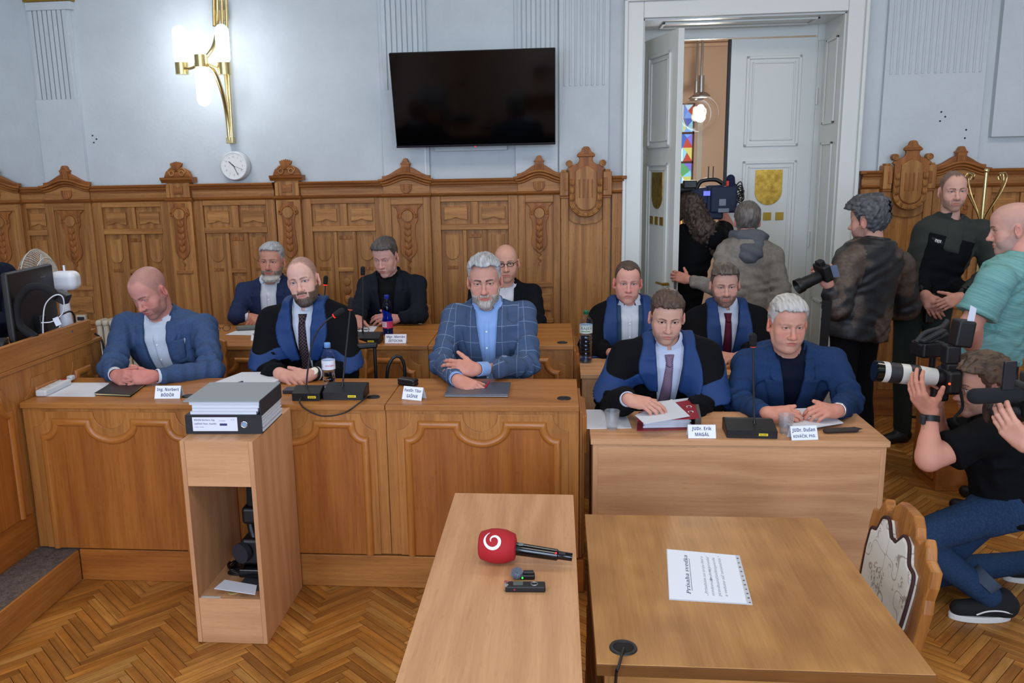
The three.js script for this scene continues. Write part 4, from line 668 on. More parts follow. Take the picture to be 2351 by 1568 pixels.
// bottles
const clearPet = phys(0xf4f8ff, 0.04, { transmission: 1, thickness: 0, ior: 1.3 }), water = phys(0xe8f2ff, 0.0, { transmission: 1, thickness: 0.02, ior: 1.33 }), bluePet = phys(0x3a80f4, 0.04, { transmission: 1, thickness: 0, ior: 1.35 });
function bottle(label, px, py, y, prof, pet, cap, labelTex, ly0, ly1, lr, fill) {
  const p = atY(px, py, y), o = thing('water_bottle', label, 'bottle', [p.x, y, p.z]), top = prof[prof.length - 1];
  part('bottle_body', lathe(prof, 40), pet, o); part('cap', lathe([[0, top[1] + 0.022], [0.014, top[1] + 0.021], [0.0155, top[1] + 0.018], [0.0155, top[1] - 0.002], [0, top[1] - 0.002]], 24), cap, o);
  if (labelTex) part('label_wrap', cyl(lr, lr, ly1 - ly0, 40, 0, (ly0 + ly1) / 2, 0, true).rotateY(-PI / 2), std(0xffffff, 0.5, { map: labelTex, side: THREE.DoubleSide }), o);
  if (fill) part('water', lathe([[0, 0.004], ...prof.filter(q => q[1] > 0.003 && q[1] < fill).map(q => [q[0] - 0.002, q[1]]), [prof.find(q => q[1] >= fill)[0] - 0.002, fill], [0, fill]], 32), water, o); return o;
}
const waves = (r, h0, h1, n, a) => Array.from({ length: n * 4 + 1 }, (_, i) => [r + a * Math.sin(i / 4 * 2 * PI), lerp(h0, h1, i / (n * 4))]);
const lab = (bg, draw) => canvasTex(512, 128, (g, w, h) => { g.fillStyle = bg; g.fillRect(0, 0, w, h); draw(g, w, h); });
bottle('small clear water bottle with pale blue cap beside the bent microphone', 757, 890, BH, [[0, 0], [0.026, 0], [0.032, 0.006], ...waves(0.031, 0.01, 0.06, 2, 0.0012), [0.028, 0.075], [0.032, 0.09], [0.032, 0.145], [0.03, 0.16], [0.022, 0.178], [0.0135, 0.188], [0.013, 0.2]], clearPet, std(0x6fa2dc, 0.4), lab('#e8ecf4', (g) => { for (let k = 0; k < 2; k++) { g.fillStyle = '#4a5a80'; for (let i = 0; i < 14; i++) g.fillRect(14 + k * 256 + i * 4, 50, rndBar(i), 60); g.fillStyle = '#d86a80'; g.font = 'bold 44px sans-serif'; g.fillText('evian', 110 + k * 256, 84); } }), 0.094, 0.138, 0.0326, 0.09);
function rndBar(i) { return 1 + (i * 7) % 3; }
bottle('blue water bottle with pink label on the rear bench', 891, 768, BH, [[0, 0], [0.028, 0], [0.034, 0.006], ...waves(0.033, 0.012, 0.05, 2, 0.001), [0.033, 0.1], [0.027, 0.118], [0.03, 0.135], [0.033, 0.155], [0.031, 0.185], [0.02, 0.212], [0.014, 0.224], [0.014, 0.232]], bluePet, std(0x0c2f9c, 0.4), lab('#c8305c', (g) => { for (let k = 0; k < 2; k++) { g.fillStyle = '#e8d4dc'; g.fillRect(20 + k * 256, 18, 110, 90); g.fillStyle = '#b02850'; g.fillRect(30 + k * 256, 40, 90, 6); g.fillRect(30 + k * 256, 60, 70, 6); g.fillRect(30 + k * 256, 80, 90, 6); g.fillStyle = '#3048b0'; g.fillRect(k * 256, 0, 256, 10); } }), 0.045, 0.092, 0.0348, 0);
bottle('tall clear water bottle with green cap and printed label on the laminate desk', 1345, 832, DH, [[0, 0.004], [0.02, 0.0], [0.034, 0.004], [0.039, 0.018], ...waves(0.037, 0.025, 0.17, 6, 0.0014), [0.038, 0.18], [0.038, 0.24], [0.036, 0.256], [0.026, 0.274], [0.0145, 0.286], [0.014, 0.296]], clearPet, std(0x0e6a44, 0.4), lab('#d4dcdc', (g) => { for (let k = 0; k < 2; k++) { g.fillStyle = '#355a52'; g.font = 'bold 52px serif'; g.fillText('RAJEC', 50 + k * 256, 66); g.fillStyle = '#7aa870'; g.fillRect(60 + k * 256, 88, 120, 18); g.fillStyle = '#90a8b0'; g.fillRect(40 + k * 256, 8, 160, 8); } }), 0.183, 0.232, 0.0388, 0.17);
// plastic cups
for (const [px, py, l] of [[1405, 985, 'clear plastic cup beside the loose sheets'], [1803, 995, 'clear plastic cup between microphone and name card']]) { const p = atY(px, py, DH); single('plastic_cup', l, 'cup', lathe([[0, 0.002], [0.022, 0.002], [0.022, 0], [0.024, 0.004], [0.034, 0.082], [0.0355, 0.085], [0.034, 0.086], [0.0325, 0.082], [0.0228, 0.005], [0, 0.005]], 36), phys(0xf2f4f6, 0.12, { transmission: 0.92, thickness: 0, side: THREE.DoubleSide }), p); }
// papers, notebook, laptop
sheet('paper_sheet', 'loose printed sheet beside the power strip', 'paper', [[92, 910], [148, 879], [252, 879], [217, 911]], BH, 0.0012, MAT.paper);
{ const { g, c } = flat([[217, 908], [263, 880], [338, 882], [300, 912]], BH, 0.012), o = thing('notebook', 'black notebook with cream page edges under the clasped hands', 'notebook', c); const b = flat([[220, 908], [264, 882], [334, 884], [298, 910]], BH, 0.009); part('pages', b.g.translate(0, 0.0015, 0), std(0xd9c48a, 0.8), o); const top = flat([[217, 908], [263, 880], [338, 882], [300, 912]], BH, 0.002); part('cover', [top.g.clone(), top.g.clone().translate(0, 0.0105, 0)], MAT.black, o); }
{ const a = atY(1020, 912, BH), b = atY(1173, 884, BH), o = thing('laptop', 'closed dark grey laptop under the hand with the red pen', 'laptop', [(a.x + b.x) / 2, BH, (a.z + b.z) / 2]), w = 0.292, d = Math.abs(a.z - b.z); part('base', rbox(w, 0.008, d, 0, 0.005, 0, 0.004, 2), std(0x8e9299, 0.35, { metalness: 0.7 }), o); part('lid', rbox(w, 0.006, d, 0, 0.0125, 0, 0.003, 2), std(0x6a6c74, 0.4, { metalness: 0.6 }), o); part('emblem', box(0.03, 0.0006, 0.012, -0.01, 0.0158, 0.02), MAT.blackGloss, o); }
{ const a = atY(937, 885, BH), o = thing('glasses_case', 'black hard glasses case lying on the joint of the benches', 'glasses case', [a.x, BH, a.z], -0.45); part('lower_shell', rbox(0.1, 0.02, 0.045, 0, 0.012, 0, 0.012, 4), MAT.black, o); part('lid', rbox(0.1, 0.022, 0.047, 0, 0.026, 0, 0.013, 4), std(0x16161a, 0.3), o); }
single('pocket_device', 'small flat grey case behind the bent microphone', 'case', rbox(0.11, 0.018, 0.07, 0, 0.009, 0, 0.004, 2), std(0x3a3a48, 0.5), atY(680, 900, BH));
for (const [px, py, y, l, open] of [[434, 910, BH, 'closed black cable cap by the name card', 0], [857, 912, BH, 'open black cable hole beside the wedge microphone', 1], [1295, 915, BH, 'open black cable hole near the end of the bench', 1], [1291, 787, BH, 'closed black cable cap on the rear bench', 0], [1431, 1488, DH, 'open black cable hole in the witness table', 1]]) {
  const p = atY(px, py, y), o = thing('cable_grommet', l, 'cable grommet', p), r = y === DH ? 0.034 : 0.031; part('ring', lathe([[r * 0.72, 0.001], [r * 0.75, 0.004], [r * 0.95, 0.004], [r, 0.001], [r, 0]], 32), MAT.black, o); part(open ? 'hole' : 'cap', open ? cyl(r * 0.74, r * 0.74, 0.001, 28, 0, 0.0008, 0) : lathe([[0, 0.009], [r * 0.5, 0.008], [r * 0.9, 0.003], [r * 0.92, 0.001]], 28), open ? MAT.gap : MAT.darkGrey, o);
}
{ const q = (px, py, y) => atY(px, py, y); single('microphone_cable', 'black cable looping from the bent microphone into the cable hole', 'cable', tube([q(692, 912, BH + 0.02), atZ(688, 922, -3.545), atZ(700, 938, -3.54), atZ(740, 955, -3.535), atZ(790, 948, -3.535), atZ(825, 925, -3.55), q(845, 910, BH + 0.006), q(860, 912, BH + 0.0)], 0.0035, 60, 8), MAT.black); }
{ const q = (px, py, y) => atY(px, py, y); const a = q(1431, 1490, DH), b = q(1418, 1538, DH + 0.003); single('table_cable', 'black cable leaving the witness table hole over its edge', 'cable', tube([a, a.clone().add(v3(-0.002, 0.01, 0.02)), b, v3(b.x - 0.002, DH - 0.01, -1.805), v3(b.x - 0.006, DH - 0.12, -1.8), v3(b.x - 0.008, DH - 0.4, -1.8)], 0.0035, 40, 8), MAT.black); }
// power strip
{ const a = v3(-2.435, BH, -3.665), b = v3(-2.445, BH, -3.9), o = thing('power_strip', 'white power strip with red switch on the bench corner', 'power strip', [(a.x + b.x) / 2, BH, (a.z + b.z) / 2], Math.atan2(-(b.z - a.z), b.x - a.x)), L = a.distanceTo(b); part('body', rbox(L, 0.032, 0.055, 0, 0.016, 0, 0.01, 3), MAT.white, o); for (let i = 0; i < 3; i++) part('socket', cyl(0.018, 0.018, 0.004, 20, -L * 0.3 + i * L * 0.26, 0.032, 0), std(0xc8c8c8, 0.6), o); part('switch', rbox(0.016, 0.006, 0.024, L * 0.4, 0.033, 0, 0.002), std(0xa01818, 0.4), o);
  part('plug', [rbox(0.04, 0.025, 0.03, L / 2 + 0.06, 0.02, -0.01, 0.008, 2)], MAT.white, o); part('lead', tube([v3(L / 2, 0.012, 0), v3(L / 2 + 0.05, 0.01, -0.01), v3(L / 2 + 0.1, 0.008, -0.04), v3(L / 2 + 0.12, 0.006, -0.09)], 0.004, 20, 6), MAT.white, o); }
// binders on the stand
{
  const o = thing('ring_binder', 'black ring binder with labelled spine under the grey binder', 'binder', [-1.345, ST.h, -3.305], 0.03, 'ring binders on the stand'), w = 0.315, d = 0.275, h = 0.078;
  part('cover', [rbox(w, 0.004, d, 0, 0.002, 0, 0.001), rbox(w, 0.004, d, 0, h - 0.002, 0, 0.001), rbox(w, h, 0.004, 0, h / 2, d / 2, 0.001)], std(0x1c1c22, 0.6), o);
  const tex = canvasTex(512, 160, (g, W, H) => { g.fillStyle = '#e2e4ee'; g.fillRect(0, 0, W, H); g.fillStyle = '#2c3a66'; g.font = 'bold 24px sans-serif'; g.fillText('BÖDÖR Norbert, Ing.', 20, 40); g.fillText('GAŠPAR Tibor, PaedDr.', 20, 84); g.font = '16px sans-serif'; g.fillText('č. spisu, zväzok', 20, 118); g.fillRect(310, 72, 84, 26); g.fillText('1T 39/2021', 300, 48); g.fillText('IV. /8.', 440, 36); });
  part('spine_label', new THREE.PlaneGeometry(0.185, 0.058).translate(-0.035, h / 2 + 0.002, d / 2 + 0.0025), std(0xffffff, 0.6, { map: tex }), o);
  part('finger_ring', new THREE.TorusGeometry(0.0125, 0.0025, 8, 24).translate(0.085, h / 2, d / 2 + 0.002), MAT.chrome, o); part('finger_hole', cyl(0.0115, 0.0115, 0.001, 20).rotateX(PI / 2).translate(0.085, h / 2, d / 2 + 0.0022), std(0x7f9ab8, 0.4), o);
  for (let i = 0; i < 10; i++) part('paper_block', box(w - 0.012 + (rnd() - 0.5) * 0.012, 0.0062, d - 0.016, 0.004 + (rnd() - 0.5) * 0.008, 0.0085 + i * 0.0066, -0.004), MAT.paper, o);
  const q = thing('ring_binder', 'grey ring binder lying open-edged on top of the black binder', 'binder', [-1.338, ST.h + h, -3.3], 0.02, 'ring binders on the stand');
  part('cover', [rbox(0.3, 0.003, 0.285, 0, 0.0015, 0, 0.001), rbox(0.003, 0.062, 0.28, 0.152, 0.031, 0, 0.001)], std(0x2a2c34, 0.6), q);
  part('lid', rbox(0.312, 0.004, 0.285, -0.005, 0.002, 0, 0.001).rotateX(0.02).translate(0, 0.06, 0), std(0x8f979c, 0.65), q);
  for (let i = 0; i < 4; i++) part('paper_block', box(0.278 + (rnd() - 0.5) * 0.02, 0.012, 0.265, 0.0 + (rnd() - 0.5) * 0.014, 0.01 + i * 0.0128, 0.0 + (rnd() - 0.5) * 0.008), MAT.paper, q);
  part('clasp', [box(0.012, 0.004, 0.02, 0.03, 0.064, -0.13), box(0.012, 0.004, 0.02, 0.09, 0.064, -0.13)], MAT.chrome, q);
  part('clip', box(0.004, 0.024, 0.016, 0.145, 0.035, 0.09), MAT.black, q);
  const f = sheet('paper_stack', 'sheaf of loose printed sheets behind the grey binder', 'paper', [[487, 889], [556, 863], [643, 862], [650, 874], [628, 889]], BH, 0.02, MAT.paper);
  const p = atY(540, 882, BH + 0.022); single('ballpoint_pen', 'dark blue pen lying on the loose sheets', 'pen', between(v3(-0.045, 0.005, 0.006), v3(0.045, 0.005, -0.006), 0.0042, 0.0042, 10), std(0x1a1f4a, 0.35), [p.x, BH + 0.02, p.z], 0.9);
}
// headphones, adapter, sheet and bag in the open stand
{
  const cx = -1.275, zf = -3.3, y = 0.199;
  single('charger_box', 'grey charger box on the shelf of the stand', 'charger', rbox(0.09, 0.03, 0.06, 0, 0.015, 0, 0.004), std(0x2d2f36, 0.5), [cx + 0.0, y, -3.17]);
  sheet('folded_sheet', 'crumpled white sheet under the black device in the stand', 'paper', [[492, 1352], [516, 1332], [590, 1345], [586, 1366]], y + 0.03, 0.003, MAT.paper);
  const d = thing('projector', 'black device with round lens and hooded camera inside the stand', 'device', [cx - 0.008, y + 0.033, -3.255]); d.scale.setScalar(0.86); part('base', rbox(0.13, 0.045, 0.16, 0, 0.023, 0, 0.008, 2), MAT.blackGloss, d); part('body', rbox(0.12, 0.14, 0.12, 0.0, 0.115, -0.02, 0.02, 3), MAT.black, d); part('lens', cyl(0.05, 0.05, 0.03, 28).rotateX(PI / 2).rotateY(-0.4).translate(-0.05, 0.12, 0.05), std(0x23262e, 0.5), d); part('arm', tube([v3(0, 0.17, 0), v3(-0.02, 0.25, -0.02), v3(0.02, 0.32, -0.03)], 0.02, 14, 10), MAT.black, d); part('head', rbox(0.1, 0.09, 0.12, 0.0, 0.3, -0.03, 0.02, 3), MAT.black, d); part('tower', cyl(0.045, 0.05, 0.16, 24, 0.01, 0.4, -0.04), MAT.blackMatte, d); part('tower_cap', cyl(0.036, 0.045, 0.03, 24, 0.01, 0.49, -0.04), MAT.black, d);
  single('coiled_cord', 'black cord coiled at the side of the device in the stand', 'cord', tube(Array.from({ length: 40 }, (_, i) => v3(0.035 * Math.cos(i * 0.9) * (1 + 0.3 * Math.sin(i)), 0.006 + i * 0.0009, 0.045 * Math.sin(i * 0.9) * (1 + 0.2 * Math.cos(i * 1.7)))), 0.0035, 200, 6), MAT.black, [-1.39, y, -3.3]);
  single('wooden_token', 'round pale wooden token on the shelf of the stand', 'token', cyl(0.026, 0.026, 0.006, 28, 0, 0.003, 0), std(0xb59a5c, 0.6), [-1.34, y, -3.13]);
}
// rear bench papers and cases
sheet('paper_sheet', 'sheet under the grey spectacle case on the rear bench', 'paper', [[518, 769], [562, 752], [625, 755], [590, 770]], BH, 0.002, MAT.paper);
single('spectacle_case', 'grey felt spectacle case lying on a sheet', 'glasses case', rbox(0.17, 0.03, 0.05, 0, 0.015, 0, 0.014, 3), std(0x6c706c, 0.85), atY(573, 757, BH + 0.0025), 0.28);
sheet('paper_sheet', 'white sheet under the reading glasses on the rear bench', 'paper', [[800, 770], [812, 750], [868, 748], [852, 770]], BH, 0.002, MAT.paper);
function spectacles(label, p, ry, frame, opt = {}) {
  const o = thing('spectacles', label, 'glasses', p, ry), R = 0.021, mm = std(frame, 0.3); if (opt.rx !== undefined) { o.rotation.order = 'YXZ'; o.rotation.x = opt.rx; }
  part('rim', [-1, 1].map(s => new THREE.TorusGeometry(R, 0.0016, 6, 24).scale(1.15, 0.9, 1).translate(s * 0.033, 0.022, 0)), mm, o); part('bridge', tube([v3(-0.011, 0.025, 0), v3(0, 0.03, 0.002), v3(0.011, 0.025, 0)], 0.0015, 10, 6), mm, o);
  part('lens', [-1, 1].map(s => new THREE.CircleGeometry(R, 20).scale(1.15, 0.9, 1).translate(s * 0.033, 0.022, 0)), phys(0xf4f8fa, 0.03, { transmission: 1, thickness: 0 }), o);
  const arm = opt.fold ? s => tube([v3(s * 0.057, 0.028, 0), v3(s * 0.05, 0.022, -0.012), v3(-s * 0.04, 0.016, -0.018)], 0.0016, 16, 6) : s => tube([v3(s * 0.058, 0.028, 0), v3(s * 0.062, 0.03, -0.06), v3(s * 0.062, 0.025, -0.11), v3(s * 0.06, 0.004, -0.135)], 0.0016, 20, 6);
  part('temple_arm', arm(-1), mm, o); part('temple_arm', arm(1), mm, o); return o;
}
spectacles('thin dark spectacles folded open by the seated suit', atY(509, 762, BH), 0.5, 0x2a2018);
spectacles('dark rimmed spectacles lying on a white sheet', atY(828, 764, BH + 0.003), -0.1, 0x33282a, { fold: true });
// trolley handle and strap behind the front bench
{ const a = atZ(826, 830, -4.25), o = thing('trolley_case', 'black trolley case with raised handle behind the front bench', 'trolley', [atZ(840, 830, -4.3).x, PF, -4.3], 0.35); const H = atZ(840, 794, -4.3).y - PF; part('case', rbox(0.34, 0.5, 0.2, 0, 0.25, 0, 0.03, 3), MAT.blackMatte, o); for (const s of [-1, 1]) part('handle_tube', cyl(0.009, 0.009, H - 0.48, 10, s * 0.05, (H + 0.48) / 2, 0), MAT.black, o); part('grip', rbox(0.13, 0.03, 0.03, 0, H, 0, 0.01, 2), MAT.black, o); part('carry_loop', tube([v3(0.1, 0.5, 0.02), v3(0.11, H - 0.13, 0.03), v3(0.16, H - 0.06, 0.03), v3(0.2, H - 0.12, 0.03), v3(0.19, 0.5, 0.03)], 0.009, 24, 8), MAT.black, o); }
// laminate desks: sheets, red binder, folder
sheet('paper_sheet', 'two loose sheets at the corner of the laminate desk', 'paper', [[1345, 985], [1344, 941], [1434, 941], [1450, 983]], DH, 0.002, MAT.paper);
{ const { g, c } = flat([[1462, 990], [1466, 948], [1600, 922], [1608, 986]], DH, 0.004), o = thing('red_binder', 'open red ring binder full of sheets under the pointing hand', 'binder', c), m = std(0x8e1420, 0.55);
  part('back_cover', g, m, o); const top = flat([[1462, 966], [1480, 938], [1592, 918], [1606, 962]], DH + 0.055, 0.004); const dx = top.c.clone().sub(c); part('front_cover', top.g.translate(dx.x, dx.y, dx.z), m, o);
  const sp = flat([[1596, 992], [1588, 940], [1600, 938], [1609, 988]], DH, 0.058); const ds = sp.c.clone().sub(c); part('spine', sp.g.translate(ds.x, ds.y, ds.z), std(0x5a5654, 0.6), o);
  for (let i = 0; i < 6; i++) { const k = rnd() * 6 - 3, st = flat([[1478 + k, 985], [1482 + k, 950], [1580 + k, 938], [1585 + k, 983]], DH, 0.0075); const d2 = st.c.clone().sub(c); part('paper_block', st.g.translate(d2.x, 0.005 + i * 0.0082, d2.z), MAT.paper, o); }
  for (const [px, py] of [[1582, 934], [1586, 946]]) { const q = atY(px, py, DH + 0.06).sub(c); part('ring_clip', new THREE.TorusGeometry(0.011, 0.003, 8, 16).scale(1, 0.5, 1).rotateX(-0.9).translate(q.x, q.y, q.z), MAT.chrome, o); } }
sheet('paper_sheet', 'white sheet lifted on the red binder', 'paper', [[1480, 974], [1458, 954], [1542, 917], [1584, 956]], DH + 0.062, 0.002, MAT.paper);
for (let i = 0; i < 4; i++) { const k = (rnd() - 0.5) * 5; sheet('document_sheet', ['lowest sheet of the document pile', 'second lowest sheet of the document pile', 'third sheet of the document pile', 'topmost sheet of the document pile under the spectacles'][i], 'paper', [[1806 + k, 974], [1820 + k, 940], [1880 + k, 938], [1934 + k, 972], [1826 + k, 990]], DH + i * 0.005, 0.0045, MAT.paper, 'document pile'); }
{ const p = atY(1930, 993, DH), o = thing('spectacle_sleeve', 'dark brown soft spectacle sleeve on the desk corner', 'glasses case', p, 0.16); part('sleeve', new THREE.CapsuleGeometry(0.014, 0.13, 6, 14).rotateZ(PI / 2).scale(1, 0.75, 1.2).translate(0, 0.011, 0), std(0x2e2420, 0.7), o); part('tip', plate([[0.06, 0.002], [0.1, 0.012], [0.06, 0.022]], 0.01, 0.002).rotateX(-0.2).translate(0, 0, -0.005), std(0x2e2420, 0.7), o); }
sheet('orange_folder', 'orange folder under the hand on the rear laminate desk', 'folder', [[1632, 836], [1640, 824], [1690, 824], [1690, 838]], DH, 0.004, std(0xd8741c, 0.6));
sheet('paper_sheet', 'white sheet with black clip before the orange folder', 'paper', [[1642, 847], [1644, 838], [1690, 838], [1690, 848]], DH, 0.002, MAT.paper);
// oath sheet in its punched sleeve
{ const { g, c } = flat([[1530, 1261], [1698, 1276], [1728, 1389], [1536, 1377]], DH, 0.0012), o = thing('oath_sheet', 'printed witness oath in a clear punched sleeve', 'document', c), L = q => atY(q[0], q[1], DH).sub(c);
  part('sleeve', g, phys(0xdfe5ee, 0.25, { transmission: 0.25, thickness: 0 }), o);
  const a = L([1532, 1262]), b = L([1688, 1276]), d = L([1715, 1387]), e = L([1537, 1376]);
  const tex = canvasTex(840, 600, (k, W, H) => { k.fillStyle = '#e6ecf6'; k.fillRect(0, 0, W, H); k.save(); k.translate(0, H); k.rotate(-PI / 2); k.fillStyle = '#24385e'; k.font = 'bold italic 62px serif'; k.textAlign = 'center'; k.fillText('Prísaha svedka', H / 2, 240); k.fillRect(H / 2 - 195, 256, 390, 6); k.font = 'italic 40px serif'; k.textAlign = 'left'; [['„Prisahám', 'na', 'svoju', 'česť', 'a'], ['svedomie,', 'že', 'budem', 'vypovedať'], ['pravdu', 'a', 'nič', 'iné', 'len', 'pravdu'], ['a vedome nič nezamlčím.“']].forEach((ws, r) => { const tot = ws.reduce((s, w) => s + k.measureText(w).width, 0), gap = ws.length > 1 ? (480 - tot) / (ws.length - 1) : 0; let x = 60; for (const w of ws) { k.fillText(w, x, 430 + r * 72); x += k.measureText(w).width + gap; } }); k.restore(); });
  const q = new THREE.BufferGeometry(), Y = 0.0016; q.setAttribute('position', new THREE.Float32BufferAttribute([a, e, d, a, d, b].flatMap(p => [p.x, Y, p.z]), 3)); q.setAttribute('uv', new THREE.Float32BufferAttribute([0, 1, 0, 0, 1, 0, 0, 1, 1, 0, 1, 1], 2)); q.computeVertexNormals();
  part('print', q, std(0xffffff, 0.5, { map: tex }), o);
  for (let i = 0; i < 11; i++) { const p = L([lerp(1694, 1722, i / 10) - 0.5, lerp(1283, 1384, i / 10)]); part('punch_hole', cyl(i % 3 === 1 ? 0.002 : 0.003, 0.003, 0.0006, 10, p.x, 0.0016, p.z), std(0x6b4226, 0.7), o); } }
// news microphone, clip microphone, voice recorder
{ const a = atY(1140, 1290, DH), b = atY(1310, 1300, DH), o = thing('news_microphone', 'red foam news microphone with a white spiral lying on the narrow table', 'microphone', [a.x, DH, a.z], Math.atan2(-(b.z - a.z), b.x - a.x)), r = 0.0515, L = a.distanceTo(b) + 0.006;
  const prof = [[0, -0.05], [0.034, -0.05], [0.041, -0.045], [0.05, -0.016], [0.0515, 0.004], [0.049, 0.03], [0.038, 0.056], [0.022, 0.06], [0, 0.06]], foam = lathe(prof, 40).rotateZ(-PI / 2).translate(0, r, 0); part('foam_windshield', foam, MAT.red, o);
  const hz = r * 0.82; part('handle', lathe([[0, 0.045], [0.0165, 0.045], [0.019, 0.06], [0.0185, 0.09], [0.017, L - 0.045], [0.016, L - 0.044], [0.0125, L - 0.04], [0.012, L], [0, L]], 28).rotateZ(-PI / 2).rotateZ(-0.1).translate(0, r, 0), MAT.blackGloss, o);
  part('display', box(0.014, 0.004, 0.012, 0.075, r + 0.0125, 0.006).rotateX(0.0), std(0x6f8078, 0.3), o); part('led', ball(0.003, L - 0.048, r - 0.005, 0.016), MAT.ledRed, o); part('switch', box(0.02, 0.004, 0.008, L - 0.03, r - 0.006, 0.013), MAT.darkGrey, o);
  // white spiral: a ribbon lying on the foam, facing up and forward
  const pts = [], N = 70; for (let i = 0; i <= N; i++) { const t = i / N, th = -0.5 + t * 2 * PI * 1.28, rr = 0.0075 + 0.023 * t, hw = 0.0054 * Math.pow(Math.sin(PI * Math.min(1, t * 1.02 + 0.0)), 0.55) * (0.6 + 0.5 * t); pts.push([rr * Math.cos(th), rr * Math.sin(th), hw, th]); }
  const R = (x, y) => { const ang = y / r; const pr = 0.0438 - 0.9 * x * x * (Math.abs(x) > 0 ? 6 : 0) ; const rad = Math.max(0.02, radAt(prof, x)) + 0.0012; return v3(x, r + rad * Math.cos(ang - 0.85), rad * Math.sin(-(ang - 0.85))); };
  const pos = []; const P2 = (p, s) => R(-(p[0] + s * p[2] * Math.cos(p[3])) * 1 - 0.002, (p[1] + s * p[2] * Math.sin(p[3]))); for (let i = 0; i < N; i++) { const A = P2(pts[i], -1), B = P2(pts[i], 1), C = P2(pts[i + 1], 1), D = P2(pts[i + 1], -1); for (const q of [A, B, C, A, C, D]) pos.push(q.x, q.y, q.z); }
  const g = new THREE.BufferGeometry(); g.setAttribute('position', new THREE.Float32BufferAttribute(pos, 3)); g.computeVertexNormals(); part('spiral_emblem', g, std(0xe8ecf2, 0.6, { side: THREE.DoubleSide }), o); }
function radAt(prof, x) { for (let i = 0; i < prof.length - 1; i++) if (x >= prof[i][1] && x <= prof[i + 1][1] && prof[i + 1][1] > prof[i][1]) return lerp(prof[i][0], prof[i + 1][0], (x - prof[i][1]) / (prof[i + 1][1] - prof[i][1])); return 0.03; }
{ const p = atY(1196, 1328, DH), o = thing('clip_microphone', 'small black clip microphone with furry windshield', 'microphone', p, 0.06); part('body', rbox(0.044, 0.016, 0.024, 0.018, 0.008, 0, 0.005, 3), MAT.black, o); part('clip', rbox(0.03, 0.006, 0.016, 0.022, 0.019, -0.002, 0.003, 2), MAT.darkGrey, o); part('led', ball(0.0028, 0.004, 0.008, 0.0125), new THREE.MeshStandardMaterial({ color: 0x208020, emissive: 0x30ff40, emissiveIntensity: 1.6 }), o);
  const fur = []; for (let i = 0; i < 700; i++) { const u = rnd() * 2 - 1, th = rnd() * 2 * PI, s = Math.sqrt(1 - u * u), d = v3(s * Math.cos(th), u, s * Math.sin(th)), a = d.clone().multiplyScalar(0.011), b = d.clone().multiplyScalar(0.0175).add(v3((rnd() - 0.5) * 0.005, (rnd() - 0.5) * 0.005, (rnd() - 0.5) * 0.005)); fur.push(between(a, b, 0.0009, 0.0003, 3)); } const f = part('fur_windshield', [ball(0.0125), ...fur], std(0x7f8490, 0.95), o); f.position.set(-0.011, 0.016, 0); f.userData.kind = 'stuff'; }
{ const p = atY(1206, 1354, DH), o = thing('voice_recorder', 'black pocket voice recorder with silver microphone capsules', 'recorder', p, 0.04), L = 0.112; part('body', rbox(L, 0.018, 0.034, 0, 0.009, 0, 0.004, 2), MAT.black, o); part('display', box(0.027, 0.0008, 0.02, -0.02, 0.0184, -0.002), std(0x5a655c, 0.25), o); part('dial', new THREE.TorusGeometry(0.0095, 0.0012, 8, 28).rotateX(PI / 2).translate(0.025, 0.0185, 0), MAT.steel, o); part('capsule', [cyl(0.0065, 0.0065, 0.014, 16, -L / 2 + 0.003, 0.013, -0.009).clone(), cyl(0.0065, 0.0065, 0.014, 16, -L / 2 + 0.003, 0.013, 0.009)], MAT.chrome, o); part('record_mark', new THREE.TorusGeometry(0.0022, 0.0006, 6, 12).translate(-0.03, 0.009, 0.0172), std(0xc03020, 0.5), o); }
